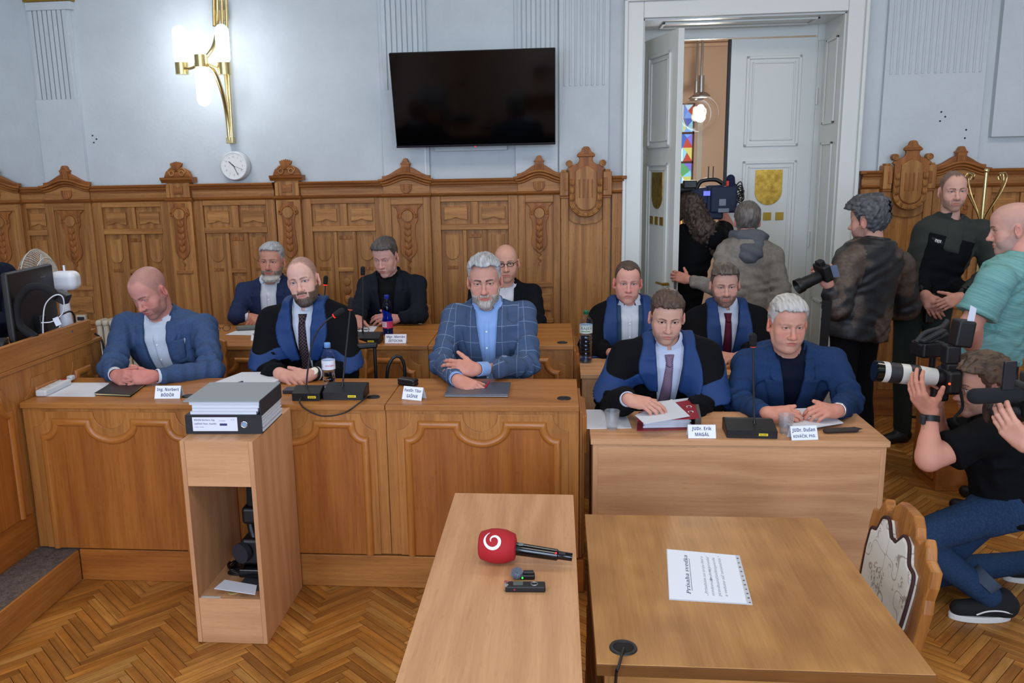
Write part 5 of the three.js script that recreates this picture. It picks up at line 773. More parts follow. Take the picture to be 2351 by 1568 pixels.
// ---------------------------------------------------------------- clerk's corner
{
  const a = atX(55, 628, -2.72), o = thing('monitor', 'black computer monitor seen from behind on the clerk bench', 'monitor', [-2.61, 1.09, -3.95], 0.0); o.rotation.y = -1.5; o.rotation.order = 'YXZ';
  part('shell', rbox(0.42, 0.34, 0.035, 0, 0.205, 0, 0.012, 2), std(0x1c1816, 0.45), o); part('screen', box(0.4, 0.31, 0.002, 0, 0.205, 0.019), MAT.blackGloss, o); part('brand_strip', box(0.05, 0.006, 0.001, -0.1, 0.32, -0.0185), MAT.grey, o); part('stand_neck', rbox(0.06, 0.14, 0.05, 0, 0.07, -0.03, 0.01), MAT.black, o); part('stand_foot', rbox(0.24, 0.016, 0.17, 0, 0.008, -0.02, 0.006), MAT.black, o);
  const f = thing('desk_fan', 'white desk fan with wire cage behind the monitor', 'fan', [atZ(149, 648, -4.2).x - 0.1, 1.09, -4.2], -1.5), wm = std(0xdfe3ea, 0.4);
  part('motor', [rbox(0.1, 0.1, 0.14, 0, 0.28, -0.1, 0.035, 4), cyl(0.006, 0.006, 0.03, 8, 0, 0.345, -0.1)], wm, f); part('stand', cyl(0.02, 0.035, 0.24, 20, 0, 0.12, -0.08), wm, f); part('base', cyl(0.1, 0.11, 0.025, 32, 0, 0.0125, -0.06), wm, f);
  const cage = [], wm2 = std(0xb9b4a8, 0.5); for (let i = 0; i < 64; i++) { const t = i / 64 * 2 * PI, c = Math.cos(t), s = Math.sin(t); cage.push(tube([v3(0.03 * c, 0.28 + 0.03 * s, 0.09), v3(0.12 * c, 0.28 + 0.12 * s, 0.085), v3(0.163 * c, 0.28 + 0.163 * s, 0.045), v3(0.12 * c, 0.28 + 0.12 * s, -0.005), v3(0.04 * c, 0.28 + 0.04 * s, -0.03)], 0.0014, 14, 4)); } for (const [r, z] of [[0.166, 0.045], [0.12, 0.087], [0.12, -0.006]]) cage.push(new THREE.TorusGeometry(r, 0.003, 6, 48).translate(0, 0.28, z)); part('wire_cage', cage, wm2, f);
  for (let i = 0; i < 3; i++) part('blade', plate([[0.02, -0.02], [0.13, -0.055], [0.145, 0.02], [0.1, 0.055], [0.02, 0.03]], 0.004, 0.001).rotateX(0.35).rotateZ(i * 2.09).translate(0, 0.28, 0.04), std(0xcfd6e0, 0.4, {}), f);
  single('headset_arch', 'thick black padded loop standing before the monitor', 'cable loop', tube([atZ(82, 775, -3.78), atZ(45, 745, -3.78), atZ(40, 700, -3.78), atZ(62, 664, -3.78), atZ(92, 658, -3.78), atZ(118, 668, -3.78), atZ(132, 682, -3.78)], 0.019, 60, 12), MAT.blackMatte);
  single('lamp_head', 'black boxy lamp head at the end of the padded loop', 'lamp head', rbox(0.06, 0.05, 0.05, 0, 0, 0, 0.006, 2).rotateZ(-0.5), MAT.black, atZ(143, 682, -3.8));
  single('white_cable', 'thin white cable arching over the bench edge', 'cable', tube([atZ(99, 765, -3.72), atZ(99, 735, -3.72), atZ(104, 700, -3.72), atZ(122, 680, -3.72), atZ(140, 678, -3.72), atZ(147, 694, -3.73), atZ(143, 720, -3.74), atZ(120, 738, -3.74), atZ(95, 741, -3.74)], 0.003, 60, 8), MAT.white);
  single('black_cable', 'black cable curving behind the screen board', 'cable', tube([atZ(120, 735, -3.9), atZ(142, 722, -4.0), atZ(160, 715, -4.15), atZ(169, 722, -4.18), atZ(172, 740, -4.2)], 0.005, 40, 8), MAT.black);
  single('hanging_cable', 'black cable hanging over the end of the clerk bench', 'cable', tube([atZ(218, 765, -4.34), atZ(233, 780, -4.34), atZ(240, 815, -4.34), atZ(243, 860, -4.34)], 0.006, 30, 8), MAT.black);
  single('telephone', 'black desk telephone behind the screen board', 'telephone', rbox(0.2, 0.06, 0.16, 0, 0.03, 0, 0.012, 2), MAT.black, [-2.7, 1.09, -3.68], 0.5);
  single('keyboard', 'black keyboard at the end of the worktop', 'keyboard', [rbox(0.16, 0.02, 0.4, 0, 0.01, 0, 0.005), ...Array.from({ length: 60 }, (_, i) => box(0.014, 0.006, 0.014, -0.06 + (i % 6) * 0.022, 0.022, -0.17 + Math.floor(i / 6) * 0.036))], MAT.darkGrey, [-2.66, 1.09, -3.36], 0.1);
  single('calculator', 'grey calculator lying on the worktop', 'calculator', rbox(0.09, 0.018, 0.16, 0, 0.009, 0, 0.004), std(0x8a8f96, 0.5), [-2.56, 1.09, -3.52], 0.1);
  single('white_tag', 'small white paper tag hanging among the cables', 'tag', box(0.03, 0.04, 0.001).rotateZ(0.35), MAT.paper, atZ(131, 738, -3.73));
  const s = thing('wall_socket', 'cream wall socket box by the radiator', 'socket', atZ(188, 731, -6.46)); part('box_frame', rbox(0.08, 0.06, 0.03, 0, 0, 0, 0.004), MAT.cream, s); part('opening', box(0.06, 0.03, 0.002, 0, 0, 0.016), MAT.darkGrey, s);
}
// bench with panelled side along the far edge of the room
{ const o = thing('side_cabinet', 'low wooden cabinet behind the kneeling photographer', 'cabinet', [2.4, 0, -5.1]), m = wood(TEX.veneer, 0xffe8cc, 0.45, 0.25); part('body', grain(boxAB(-0.2, 0.2, 0.0, 0.78, -0.14, 0.2, 0.003), 2), m, o); part('side_panel', grain(boxAB(-0.212, -0.2, 0.06, 0.74, -0.11, 0.17, 0.003), 1), m, o); part('top', grain(boxAB(-0.22, 0.21, 0.78, 0.805, -0.15, 0.215, 0.004), 2), m, o); }
// ---------------------------------------------------------------- people: distance fields meshed with surface nets
const lin = c => { const v = c / 255; return v <= 0.04045 ? v / 12.92 : Math.pow((v + 0.055) / 1.055, 2.4); };
const LC = (r, g, b) => [lin(r), lin(g), lin(b)];
const smin = (a, b, k) => { const h = k - Math.abs(a - b); return h > 0 ? Math.min(a, b) - h * h / k * 0.25 : Math.min(a, b); };
const smax = (a, b, k) => -smin(-a, -b, k);
function surfNet(f, lo, hi, cell) {
  const nx = Math.ceil((hi[0] - lo[0]) / cell) + 1, ny = Math.ceil((hi[1] - lo[1]) / cell) + 1, nz = Math.ceil((hi[2] - lo[2]) / cell) + 1, N = nx * ny * nz, val = new Float32Array(N), B = 4, far = B * cell * 1.15;
  for (let bz = 0; bz < nz; bz += B) for (let by = 0; by < ny; by += B) for (let bx = 0; bx < nx; bx += B) {
    const d = f(lo[0] + (bx + 1.5) * cell, lo[1] + (by + 1.5) * cell, lo[2] + (bz + 1.5) * cell), skip = Math.abs(d) > far;
    for (let z = bz; z < Math.min(nz, bz + B); z++) for (let y = by; y < Math.min(ny, by + B); y++) for (let x = bx, i = (z * ny + y) * nx + bx; x < Math.min(nx, bx + B); x++, i++) val[i] = skip ? d : f(lo[0] + x * cell, lo[1] + y * cell, lo[2] + z * cell);
  }
  const id = new Int32Array(N).fill(-1), pos = [], idx = [], sx = 1, sy = nx, sz = nx * ny, off = [0, sx, sy, sx + sy, sz, sx + sz, sy + sz, sx + sy + sz];
  const E = [[0, 1], [2, 3], [4, 5], [6, 7], [0, 2], [1, 3], [4, 6], [5, 7], [0, 4], [1, 5], [2, 6], [3, 7]];
  for (let z = 0; z < nz - 1; z++) for (let y = 0; y < ny - 1; y++) for (let x = 0; x < nx - 1; x++) {
    const i = (z * ny + y) * nx + x; let m = 0; for (let k = 0; k < 8; k++) if (val[i + off[k]] < 0) m |= 1 << k; if (!m || m === 255) continue;
    let px = 0, py = 0, pz = 0, n = 0; for (const [a, b] of E) { if (((m >> a) & 1) === ((m >> b) & 1)) continue; const va = val[i + off[a]], vb = val[i + off[b]], t = va / (va - vb); px += (a & 1) + t * ((b & 1) - (a & 1)); py += (a >> 1 & 1) + t * ((b >> 1 & 1) - (a >> 1 & 1)); pz += (a >> 2) + t * ((b >> 2) - (a >> 2)); n++; }
    id[i] = pos.length / 3; pos.push(lo[0] + (x + px / n) * cell, lo[1] + (y + py / n) * cell, lo[2] + (z + pz / n) * cell);
  }
  for (let z = 1; z < nz - 1; z++) for (let y = 1; y < ny - 1; y++) for (let x = 1; x < nx - 1; x++) {
    const i = (z * ny + y) * nx + x, s = val[i] < 0;
    const q = (a, b, c, d, fl) => { if (a < 0 || b < 0 || c < 0 || d < 0) return; fl ? idx.push(a, b, c, a, c, d) : idx.push(a, c, b, a, d, c); };
    if (s !== (val[i + sx] < 0)) q(id[i], id[i - sy], id[i - sy - sz], id[i - sz], !s);
    if (s !== (val[i + sy] < 0)) q(id[i], id[i - sz], id[i - sx - sz], id[i - sx], !s);
    if (s !== (val[i + sz] < 0)) q(id[i], id[i - sx], id[i - sx - sy], id[i - sy], !s);
  }
  const g = new THREE.BufferGeometry(); g.setAttribute('position', new THREE.Float32BufferAttribute(pos, 3)); g.setIndex(idx); return g;
}
// primitives with bounding spheres
function cap(a, b, ra, rb) {
  const dx = b.x - a.x, dy = b.y - a.y, dz = b.z - a.z, L2 = dx * dx + dy * dy + dz * dz || 1e-9, ax = a.x, ay = a.y, az = a.z;
  const f = (x, y, z) => { const px = x - ax, py = y - ay, pz = z - az; let t = (px * dx + py * dy + pz * dz) / L2; t = t < 0 ? 0 : t > 1 ? 1 : t; const qx = px - dx * t, qy = py - dy * t, qz = pz - dz * t; return Math.sqrt(qx * qx + qy * qy + qz * qz) - (ra + (rb - ra) * t); };
  f.c = [(a.x + b.x) / 2, (a.y + b.y) / 2, (a.z + b.z) / 2]; f.R = Math.sqrt(L2) / 2 + Math.max(ra, rb); return f;
}
function ell(c, r, M) { // M: optional 3x3 rows (world to local)
  const f = (x, y, z) => { let px = x - c.x, py = y - c.y, pz = z - c.z; if (M) { const a = M[0] * px + M[1] * py + M[2] * pz, b = M[3] * px + M[4] * py + M[5] * pz; pz = M[6] * px + M[7] * py + M[8] * pz; px = a; py = b; } const a = px / r[0], b = py / r[1], d = pz / r[2], k0 = Math.sqrt(a * a + b * b + d * d), a2 = a / r[0], b2 = b / r[1], d2 = d / r[2], k1 = Math.sqrt(a2 * a2 + b2 * b2 + d2 * d2); return k1 < 1e-6 ? -Math.min(...r) : k0 * (k0 - 1) / k1; };
  f.c = [c.x, c.y, c.z]; f.R = Math.max(...r); return f;
}
function blend(list, k) { // list of prims or [prim, k]
  const P = list.map(q => Array.isArray(q) ? q : [q, k]);
  const f = (x, y, z) => { let d = 1e9; for (let i = 0; i < P.length; i++) { const p = P[i][0], kk = P[i][1]; if (p.c) { const ax = x - p.c[0], ay = y - p.c[1], az = z - p.c[2], lim = d + kk + p.R; if (d < 1e8 && lim > 0 && ax * ax + ay * ay + az * az > lim * lim) continue; } const v = p(x, y, z); d = d > 1e8 ? v : smin(d, v, kk); } return d; };
  const xs = P.filter(p => p[0].c); if (xs.length) { const lo = [1e9, 1e9, 1e9], hi = [-1e9, -1e9, -1e9]; for (const [p] of xs) for (let j = 0; j < 3; j++) { lo[j] = Math.min(lo[j], p.c[j] - p.R); hi[j] = Math.max(hi[j], p.c[j] + p.R); } f.lo = lo; f.hi = hi; }
  return f;
}
const pad = (lo, hi, p) => [lo.map(v => v - p), hi.map(v => v + p)];
function finish(g, color) { g.computeVertexNormals(); if (color) { const p = g.attributes.position, c = new Float32Array(p.count * 3), n = g.attributes.normal; for (let i = 0; i < p.count; i++) { const q = color(p.getX(i), p.getY(i), p.getZ(i), n.getX(i), n.getY(i), n.getZ(i)); c[i * 3] = q[0]; c[i * 3 + 1] = q[1]; c[i * 3 + 2] = q[2]; } g.setAttribute('color', new THREE.BufferAttribute(c, 3)); } return g; }
function joinIndexed(list) { // merge indexed geometries with position, normal, color
  let nv = 0, ni = 0; for (const g of list) { nv += g.attributes.position.count; ni += g.index.count; }
  const p = new Float32Array(nv * 3), n = new Float32Array(nv * 3), c = new Float32Array(nv * 3), ix = new Uint32Array(ni); let o = 0, q = 0;
  for (const g of list) { p.set(g.attributes.position.array, o * 3); n.set(g.attributes.normal.array, o * 3); c.set(g.attributes.color.array, o * 3); for (let i = 0; i < g.index.count; i++) ix[q++] = g.index.array[i] + o; o += g.attributes.position.count; }
  const r = new THREE.BufferGeometry(); r.setAttribute('position', new THREE.BufferAttribute(p, 3)); r.setAttribute('normal', new THREE.BufferAttribute(n, 3)); r.setAttribute('color', new THREE.BufferAttribute(c, 3)); r.setIndex(new THREE.BufferAttribute(ix, 1)); return r;
}
const skinMat = phys(0xffffff, 0.5, { vertexColors: true, sheen: 0, specularIntensity: 0.45 }), hairMat = std(0xffffff, 0.55, { vertexColors: true }), eyeMat = std(0xffffff, 0.08, { vertexColors: true });
// ---- head, local axes: x to the person's left, y up, z forward; eyes at y = 0
function headField(h) {
  const { jaw: jaw0 = 1, chin = 0, nose = 1, noseW = 1, fat = 0, brow = 1, lips = 1, open = 0.005, smile = 0, cheek = 1, noseDown = 0, headW = 1 } = h, m = v => [v, v3(-v.x, v.y, v.z)], W = headW, jaw = jaw0 * 0.93, L = [];
  L.push(ell(v3(0, 0.030, -0.014), [0.0765 * W, 0.089, 0.099]), [ell(v3(0, 0.045, 0.03), [0.063 * W, 0.055, 0.058]), 0.03]);
  L.push([ell(v3(0, -0.024, 0.022), [0.0635 * W, 0.078, 0.066]), 0.03]);
  for (const s of [-1, 1]) {
    L.push([cap(v3(s * 0.056 * W * jaw, -0.052, 0.0), v3(s * 0.041 * jaw * W, -0.086, 0.024), 0.017 + fat * 0.004, 0.018 + fat * 0.007), 0.03], [cap(v3(s * 0.041 * jaw * W, -0.086, 0.024), v3(s * 0.012, -0.112 - chin, 0.063), 0.019 + fat * 0.006, 0.016), 0.028]);
    L.push([ell(v3(s * 0.046 * W, -0.032, 0.053), [0.020, 0.017 * cheek, 0.02]), 0.025], [ell(v3(s * 0.036 * W, -0.062, 0.056), [0.022 + fat * 0.006, 0.026, 0.022]), 0.025]);
    L.push([cap(v3(s * 0.013, 0.016, 0.0835), v3(s * 0.046, 0.0165, 0.067), 0.0085 * brow, 0.0065), 0.014]);
  }
  L.push([ell(v3(0, -0.108 - chin, 0.070), [0.019, 0.016, 0.015]), 0.02], [ell(v3(0, -0.072, 0.072), [0.028, 0.026, 0.018]), 0.02]);
  if (fat > 0.3) L.push([ell(v3(0, -0.115 - chin, 0.03), [0.045 * jaw, 0.022 + fat * 0.006, 0.04]), 0.03]);
  const base = blend(L, 0.03);
  const sock = [-1, 1].map(s => ell(v3(s * 0.031, -0.001, 0.098), [0.021, 0.0135, 0.019])), N = [];
  N.push(cap(v3(0, 0.006, 0.0845), v3(0, -0.036 - noseDown, 0.1035 * (0.985 + 0.015 * nose)), 0.0072, 0.0105 * noseW), ell(v3(0, -0.041 - noseDown, 0.104 + 0.004 * nose), [0.0125 * noseW, 0.0105, 0.0125]), ...[-1, 1].map(s => ell(v3(s * 0.0135 * noseW, -0.045 - noseDown, 0.093), [0.0082, 0.0085, 0.0115])));
  const noseF = blend(N, 0.009), nost = [-1, 1].map(s => ell(v3(s * 0.0062 * noseW, -0.0525 - noseDown, 0.1), [0.0036, 0.0035, 0.0045]));
  const lid = [-1, 1].map(s => ell(v3(s * 0.0315, 0, 0.0695), [0.0172, 0.0145, 0.0148]));
  const lipsF = blend([ell(v3(0, -0.0712, 0.0885), [0.0245, 0.0052 * lips, 0.0075]), ell(v3(0, -0.0815, 0.0865), [0.0205, 0.0066 * lips, 0.0082])], 0.003), crease = cap(v3(-0.024, -0.0762 + smile, 0.0915), v3(0.024, -0.0762 + smile, 0.0915), 0.0016, 0.0016), creaseC = ell(v3(0, -0.0762, 0.0965), [0.022, 0.0014, 0.006]);
  const slit = [-1, 1].map(s => ell(v3(s * 0.0315, -0.0006, 0.084), [0.0152, open, 0.0105])), fold = [-1, 1].map(s => cap(v3(s * 0.0195, -0.047, 0.0935), v3(s * 0.031, -0.067, 0.083), 0.0012, 0.0012));
  const ears = [-1, 1].map(s => { const c = v3(s * 0.0835 * W, -0.016, -0.014), a = s * 0.5, ca = Math.cos(a), sa = Math.sin(a), M = [ca, 0, -sa, 0, 1, 0, sa, 0, ca]; const o = ell(c, [0.0085, 0.0325, 0.0195], M), i = ell(v3(c.x + s * 0.0075, c.y + 0.004, c.z + 0.004), [0.0062, 0.02, 0.0115], M), hel = ell(v3(c.x + s * 0.002, c.y - 0.004, c.z + 0.011), [0.005, 0.01, 0.006]), lobe = ell(v3(c.x - s * 0.001, c.y - 0.027, c.z + 0.006), [0.006, 0.0085, 0.008]); const f = (x, y, z) => smin(smin(smax(o(x, y, z), -i(x, y, z), 0.004), hel(x, y, z), 0.004), lobe(x, y, z), 0.006); return f; });
  const head = (x, y, z) => {
    let d = base(x, y, z);
    if (z > 0.03 && d < 0.05) {
      for (const s of sock) d = smax(d, -s(x, y, z), 0.014);
      d = smin(d, noseF(x, y, z), 0.008);
      for (const l of lid) d = smin(d, l(x, y, z), 0.005);
      d = smin(d, lipsF(x, y, z), 0.006); d = smax(d, -creaseC(x, y, z), 0.003);
      for (const s of nost) d = smax(d, -s(x, y, z), 0.002); for (const s of fold) d = smax(d, -(s(x, y, z)), 0.006);
      for (const s of slit) d = smax(d, -s(x, y, z), 0.0012);
    } else if (Math.abs(x) > 0.05) for (const e of ears) d = smin(d, e(x, y, z), 0.008);
    return d;
  };
  return { head, base };
}
// signed hair coverage in head axes, above zero where hair grows
function hairMask(hr) {
  const { line = 0.072, recede = 0, nape = -0.08, side = -0.035, temple = 0.03, crown = 0 } = hr;
  return (x, y, z) => {
    const ax = Math.abs(x), lineX = line + 0.009 * (noise3(x * 130 + 7, 3, 1) - 0.5) + recede * Math.exp(-Math.pow((ax - 0.042) / 0.02, 2)) - 0.012 * sstep(0.04, 0.075, ax);
    const s1 = y - lineX, zs = temple + sstep(-0.01, line, y) * 0.03, s2 = zs - z, front = Math.max(s1, Math.min(s2, 0.03));
    const yb = z > -0.012 ? side : lerp(side, nape, sstep(-0.012, -0.055, z)), bot = y - yb;
    const e = (Math.hypot((y + 0.014) / 0.036, (z + 0.008) / 0.0215) - 1) * 0.02;
    let m = Math.min(front, bot * 1.6); if (ax > 0.04) m = Math.min(m, e * 4);
    if (crown) m = Math.min(m, (Math.hypot(x / 0.05, (z + 0.02) / 0.075) - 1) * 0.05 + (0.1 - y) * 3);
    return m;
  };
}
const beardMask = (x, y, z) => {
  const ax = Math.abs(x), cheek = lerp(-0.052, -0.03, sstep(0.062, 0.025, z)), jawS = cheek - y;
  const mou = (Math.min(0.0085 - Math.abs(y + 0.0605), 0.03 - ax, z - 0.06) + 0.002) * 1.6, lip = (Math.hypot(x / 0.0235, (y + 0.0765) / 0.0095) - 1) * 0.035;
  let m = Math.max(Math.min(jawS, 0.03), mou * 1.4); m = Math.min(m, z > 0.05 ? lip : 1, z + 0.012, y + 0.15); if (y > -0.088 && ax < 0.034 && z > 0.05 && m > 0 && ax > 0.028) m = Math.min(m, 0.002); return m;
};

function buildHead(h) {
  const { head, base } = headField(h), sk = LC(...h.skin), lipc = LC(...(h.lip || [h.skin[0] * 0.86, h.skin[1] * 0.66, h.skin[2] * 0.66])), red = LC(h.skin[0] * 0.98, h.skin[1] * 0.78, h.skin[2] * 0.76), browC = LC(...(h.browC || [84, 66, 54])), hm = h.hair ? hairMask(h.hair) : null;
  const sd = h.seed || 1, stub = h.stubble ? LC(...h.stubble.c) : null, scalp = h.scalp ? LC(...h.scalp.c) : null, sm = h.scalp ? hairMask(h.scalp) : null;
  const geo = surfNet(head, [-0.098, -0.15, -0.122], [0.098, 0.128, 0.128], h.cell || 0.0029);
  finish(geo, (x, y, z) => {
    const n = noise3(x * 60 + sd, y * 60, z * 60), ax = Math.abs(x); let c = mix3(sk, [sk[0] * 0.9, sk[1] * 0.86, sk[2] * 0.84], n * 0.6);
    const r = Math.max(Math.exp(-((ax - 0.042) ** 2 + (y + 0.03) ** 2) / 0.0006) * 0.6, Math.exp(-(ax * ax + (y + 0.04) ** 2) / 0.0003) * (z > 0.09 ? 0.8 : 0), ax > 0.078 ? 0.8 : 0) * (h.flush === undefined ? 0.6 : h.flush); c = mix3(c, red, clamp(r, 0, 1));
    if (z > 0.06 && Math.abs(y) < 0.012) { const q = Math.hypot((ax - 0.0315) / 0.0158, (y + 0.0006) / ((h.open || 0.005) + 0.0012)), k = sstep(0.3, 0.05, Math.abs(q - 1.08)) * (y > -0.001 ? 0.75 : 0.25); c = mix3(c, [browC[0] * 0.5, browC[1] * 0.45, browC[2] * 0.42], k); }
    if (z > 0.075) { const q = Math.hypot(x / 0.0225, (y + 0.0765) / 0.0085); c = mix3(c, lipc, sstep(1.15, 0.8, q) * 0.9); }
    if (z > 0.045) { const t = clamp((ax - 0.012) / 0.036, 0, 1), by = 0.0165 + 0.005 * Math.sin(t * PI * 0.75) - 0.003 * t * t, w = 0.0042 * (1 - 0.5 * t) * (h.browW || 1); const k = sstep(w + 0.0016, w - 0.001, Math.abs(y - by)) * sstep(0.009, 0.013, ax) * sstep(0.052, 0.046, ax); c = mix3(c, browC, k * (h.browK === undefined ? 0.8 : h.browK) * (0.65 + 0.5 * noise3(x * 500, y * 300, 5))); }
    if (stub) c = mix3(c, stub, sstep(-0.002, 0.008, beardMask(x, y, z)) * h.stubble.k * (0.7 + 0.6 * noise3(x * 380, y * 380, z * 380)));
    if (scalp) c = mix3(c, scalp, sstep(-0.004, 0.012, sm(x, y, z)) * h.scalp.k * (0.75 + 0.5 * noise3(x * 300, y * 300, z * 300)));
    return c;
  });
  const out = { skin: geo, eyes: [], hair: null, beard: null };
  const ir = LC(...(h.iris || [92, 104, 112]));
  for (const s of [-1, 1]) {
    const g = mergeVertices(new THREE.SphereGeometry(0.0122, 24, 20).rotateX(PI / 2)); const gx = (h.gaze || [0, 0])[0], gy = (h.gaze || [0, 0])[1], d = v3(gx, gy, 1).normalize();
    const p = g.attributes.position, c = new Float32Array(p.count * 3), wv = LC(188, 178, 172); for (let i = 0; i < p.count; i++) { const a = Math.acos(clamp((p.getX(i) * d.x + p.getY(i) * d.y + p.getZ(i) * d.z) / 0.0122, -1, 1)) * 0.0122; const q = a < 0.0026 ? [0.005, 0.005, 0.005] : a < 0.0062 ? mix3(ir, [ir[0] * 0.3, ir[1] * 0.3, ir[2] * 0.3], sstep(0.0045, 0.0062, a)) : wv; c.set(q, i * 3); }
    g.setAttribute('color', new THREE.BufferAttribute(c, 3)); g.deleteAttribute('uv'); g.computeVertexNormals(); g.translate(s * 0.0315, 0, 0.0697); out.eyes.push(g);
  }
  if (h.hair) {
    const hr = h.hair, { top = 0.016, sideT = 0.006, quiff = 0, flow = [0, 0, 1], curl = 0, colA, colB, part: pt } = hr, A = LC(...colA), B = LC(...colB);
    const f = (x, y, z) => { const d = base(x, y, z); if (d > 0.07) return d - 0.06; const m = hm(x, y, z), k = sstep(-0.002, hr.fade || 0.026, m); let T = lerp(sideT, top, sstep(0.04, 0.105, y)) + quiff * sstep(0.05, 0.08, y) * sstep(0.0, 0.07, z); const fx = pt ? x * 0.5 + z * 0.9 : x, st = noise3((pt ? z : x) * 210 + y * 40, y * 34, (pt ? x : z) * 34 + sd) - 0.5, cl = noise3(x * 75 + sd, y * 75, z * 75) - 0.5; T *= 1 + 0.42 * st + curl * 1.2 * cl; return d - T * k + (1 - k) * 0.03 * (1 - k); };
    const g = surfNet(f, [-0.115, -0.14, -0.14], [0.115, 0.155, 0.13], (h.cell || 0.0029) * 1.32);
    const gs = hr.grey || 0; finish(g, (x, y, z) => { const n = noise3((pt ? z : x) * 260 + y * 60, y * 40, (pt ? x : z) * 40 + sd), q = noise3(x * 40, y * 40, z * 40 + 9); let t = clamp(0.25 + n * 0.9 - 0.25 + (q - 0.5) * 0.5 + gs * sstep(0.06, 0.0, y), 0, 1); return mix3(A, B, t); }); out.hair = g;
  }
  if (h.beard) {
    const b = h.beard, A = LC(...b.colA), B = LC(...b.colB), f = (x, y, z) => { const d = base(x, y, z); if (d > 0.07) return d - 0.06; const m = beardMask(x, y, z), k = sstep(-0.001, 0.012, m); let T = b.t * (0.55 + 0.45 * sstep(-0.075, -0.12, y)) + 0.006 * sstep(0.004, -0.004, Math.abs(y + 0.0605) - 0.0065) * sstep(0.034, 0.024, Math.abs(x)) * sstep(0.055, 0.07, z) + (b.long || 0) * sstep(-0.09, -0.125, y) * sstep(0.02, 0.06, z); T *= 1 + 0.5 * (noise3(x * 240, y * 60, z * 120) - 0.5); return d - T * k + (1 - k) * (1 - k) * 0.03; };
    const g = surfNet(f, [-0.1, -0.19, -0.04], [0.1, -0.01, 0.14], 0.0034); const cc = b.chin ? LC(...b.chin) : null; finish(g, (x, y, z) => { const n = noise3(x * 300, y * 70, z * 200); let c = mix3(A, B, clamp(n * 1.1 - 0.05, 0, 1)); if (cc) c = mix3(c, cc, sstep(-0.085, -0.105, y) * sstep(0.03, 0.06, z) * 0.9); return c; }); out.beard = g;
  }
  return out;
}
// ---- hands
function handPrims(side, wrist, dir, dorsal, pose = {}, s = 1, arm = null) { // side 'R' or 'L'; dir: towards the fingers; dorsal: back of the hand
  const d = dir.clone().normalize(), n = dorsal.clone().sub(d.clone().multiplyScalar(dorsal.dot(d))).normalize(), t = side === 'R' ? n.clone().cross(d) : d.clone().cross(n), at = (a, b, c) => wrist.clone().addScaledVector(t, a * s).addScaledVector(d, b * s).addScaledVector(n, c * s);
  const { curl = [[0.3, 0.35, 0.25], [0.35, 0.4, 0.25], [0.4, 0.4, 0.25], [0.45, 0.4, 0.25]], spread = 0.07, thumb = [0.75, 0.6, -0.3], thumbCurl = 0.3 } = pose;
  const bx = [0.028, 0.0095, -0.0095, -0.027], by = [0.09, 0.095, 0.09, 0.081], len = [[0.044, 0.026, 0.021], [0.048, 0.03, 0.022], [0.045, 0.028, 0.021], [0.035, 0.021, 0.018]], rad = [0.0098, 0.01, 0.0094, 0.0084], palm = [], fing = [], tips = [];
  for (let i = 0; i < 4; i++) palm.push(cap(at(bx[i] * 0.55, 0.004, 0), at(bx[i], by[i] - 0.006, 0.001), 0.0155 * s, 0.0122 * s));
  palm.push(cap(arm ? wrist.clone().addScaledVector(arm.clone().normalize(), -0.05) : at(0, -0.045, 0), wrist, 0.0255 * s, 0.023 * s), cap(wrist, at(0, 0.014, 0), 0.023 * s, 0.021 * s), cap(at(0.016, 0.012, -0.008), at(0.03, 0.048, -0.012), 0.017 * s, 0.014 * s), cap(at(-0.022, 0.02, -0.007), at(-0.024, 0.06, -0.006), 0.0145 * s, 0.0125 * s));
  for (let i = 0; i < 4; i++) {
    let p = at(bx[i], by[i], 0), a = 0; const c = curl[i], sp = (1.5 - i) * spread, f0 = d.clone().multiplyScalar(Math.cos(sp)).addScaledVector(t, Math.sin(sp)), segs = [];
    for (let k = 0; k < 3; k++) { a += c[k]; const q = p.clone().addScaledVector(f0, Math.cos(a) * len[i][k] * s).addScaledVector(n, -Math.sin(a) * len[i][k] * s); segs.push(cap(p, q, rad[i] * s * (1 - k * 0.09), rad[i] * s * (0.93 - k * 0.09))); p = q; }
    fing.push(blend(segs, 0.004)); tips.push(p);
  }
  { const T = t.clone().multiplyScalar(thumb[0]).addScaledVector(d, thumb[1]).addScaledVector(n, thumb[2]).normalize(), T2 = T.clone().multiplyScalar(Math.cos(thumbCurl)).addScaledVector(d, Math.sin(thumbCurl)).normalize(), p0 = at(0.022, 0.026, -0.009), p1 = p0.clone().addScaledVector(T, 0.036 * s), p2 = p1.clone().addScaledVector(T2, 0.03 * s), p3 = p2.clone().addScaledVector(T2, 0.024 * s); fing.push(blend([cap(p0, p1, 0.015 * s, 0.0118 * s), cap(p1, p2, 0.0115 * s, 0.0102 * s), cap(p2, p3, 0.0102 * s, 0.0085 * s)], 0.005)); tips.push(p3); }
  const pf = blend(palm, 0.014), f = (x, y, z) => { let q = 1e9; for (const g of fing) q = smin(q, g(x, y, z), 0.0025); return smin(pf(x, y, z), q, 0.007); };
  const all = [pf, ...fing], lo = [0, 1, 2].map(j => Math.min(...all.map(g => g.lo[j]))), hi = [0, 1, 2].map(j => Math.max(...all.map(g => g.hi[j]))); f.lo = lo; f.hi = hi; f.tips = tips; f.knuckle = at(0.01, by[1], 0.01); f.palmC = at(0, 0.05, -0.012); f.palm = pf; return f;
}
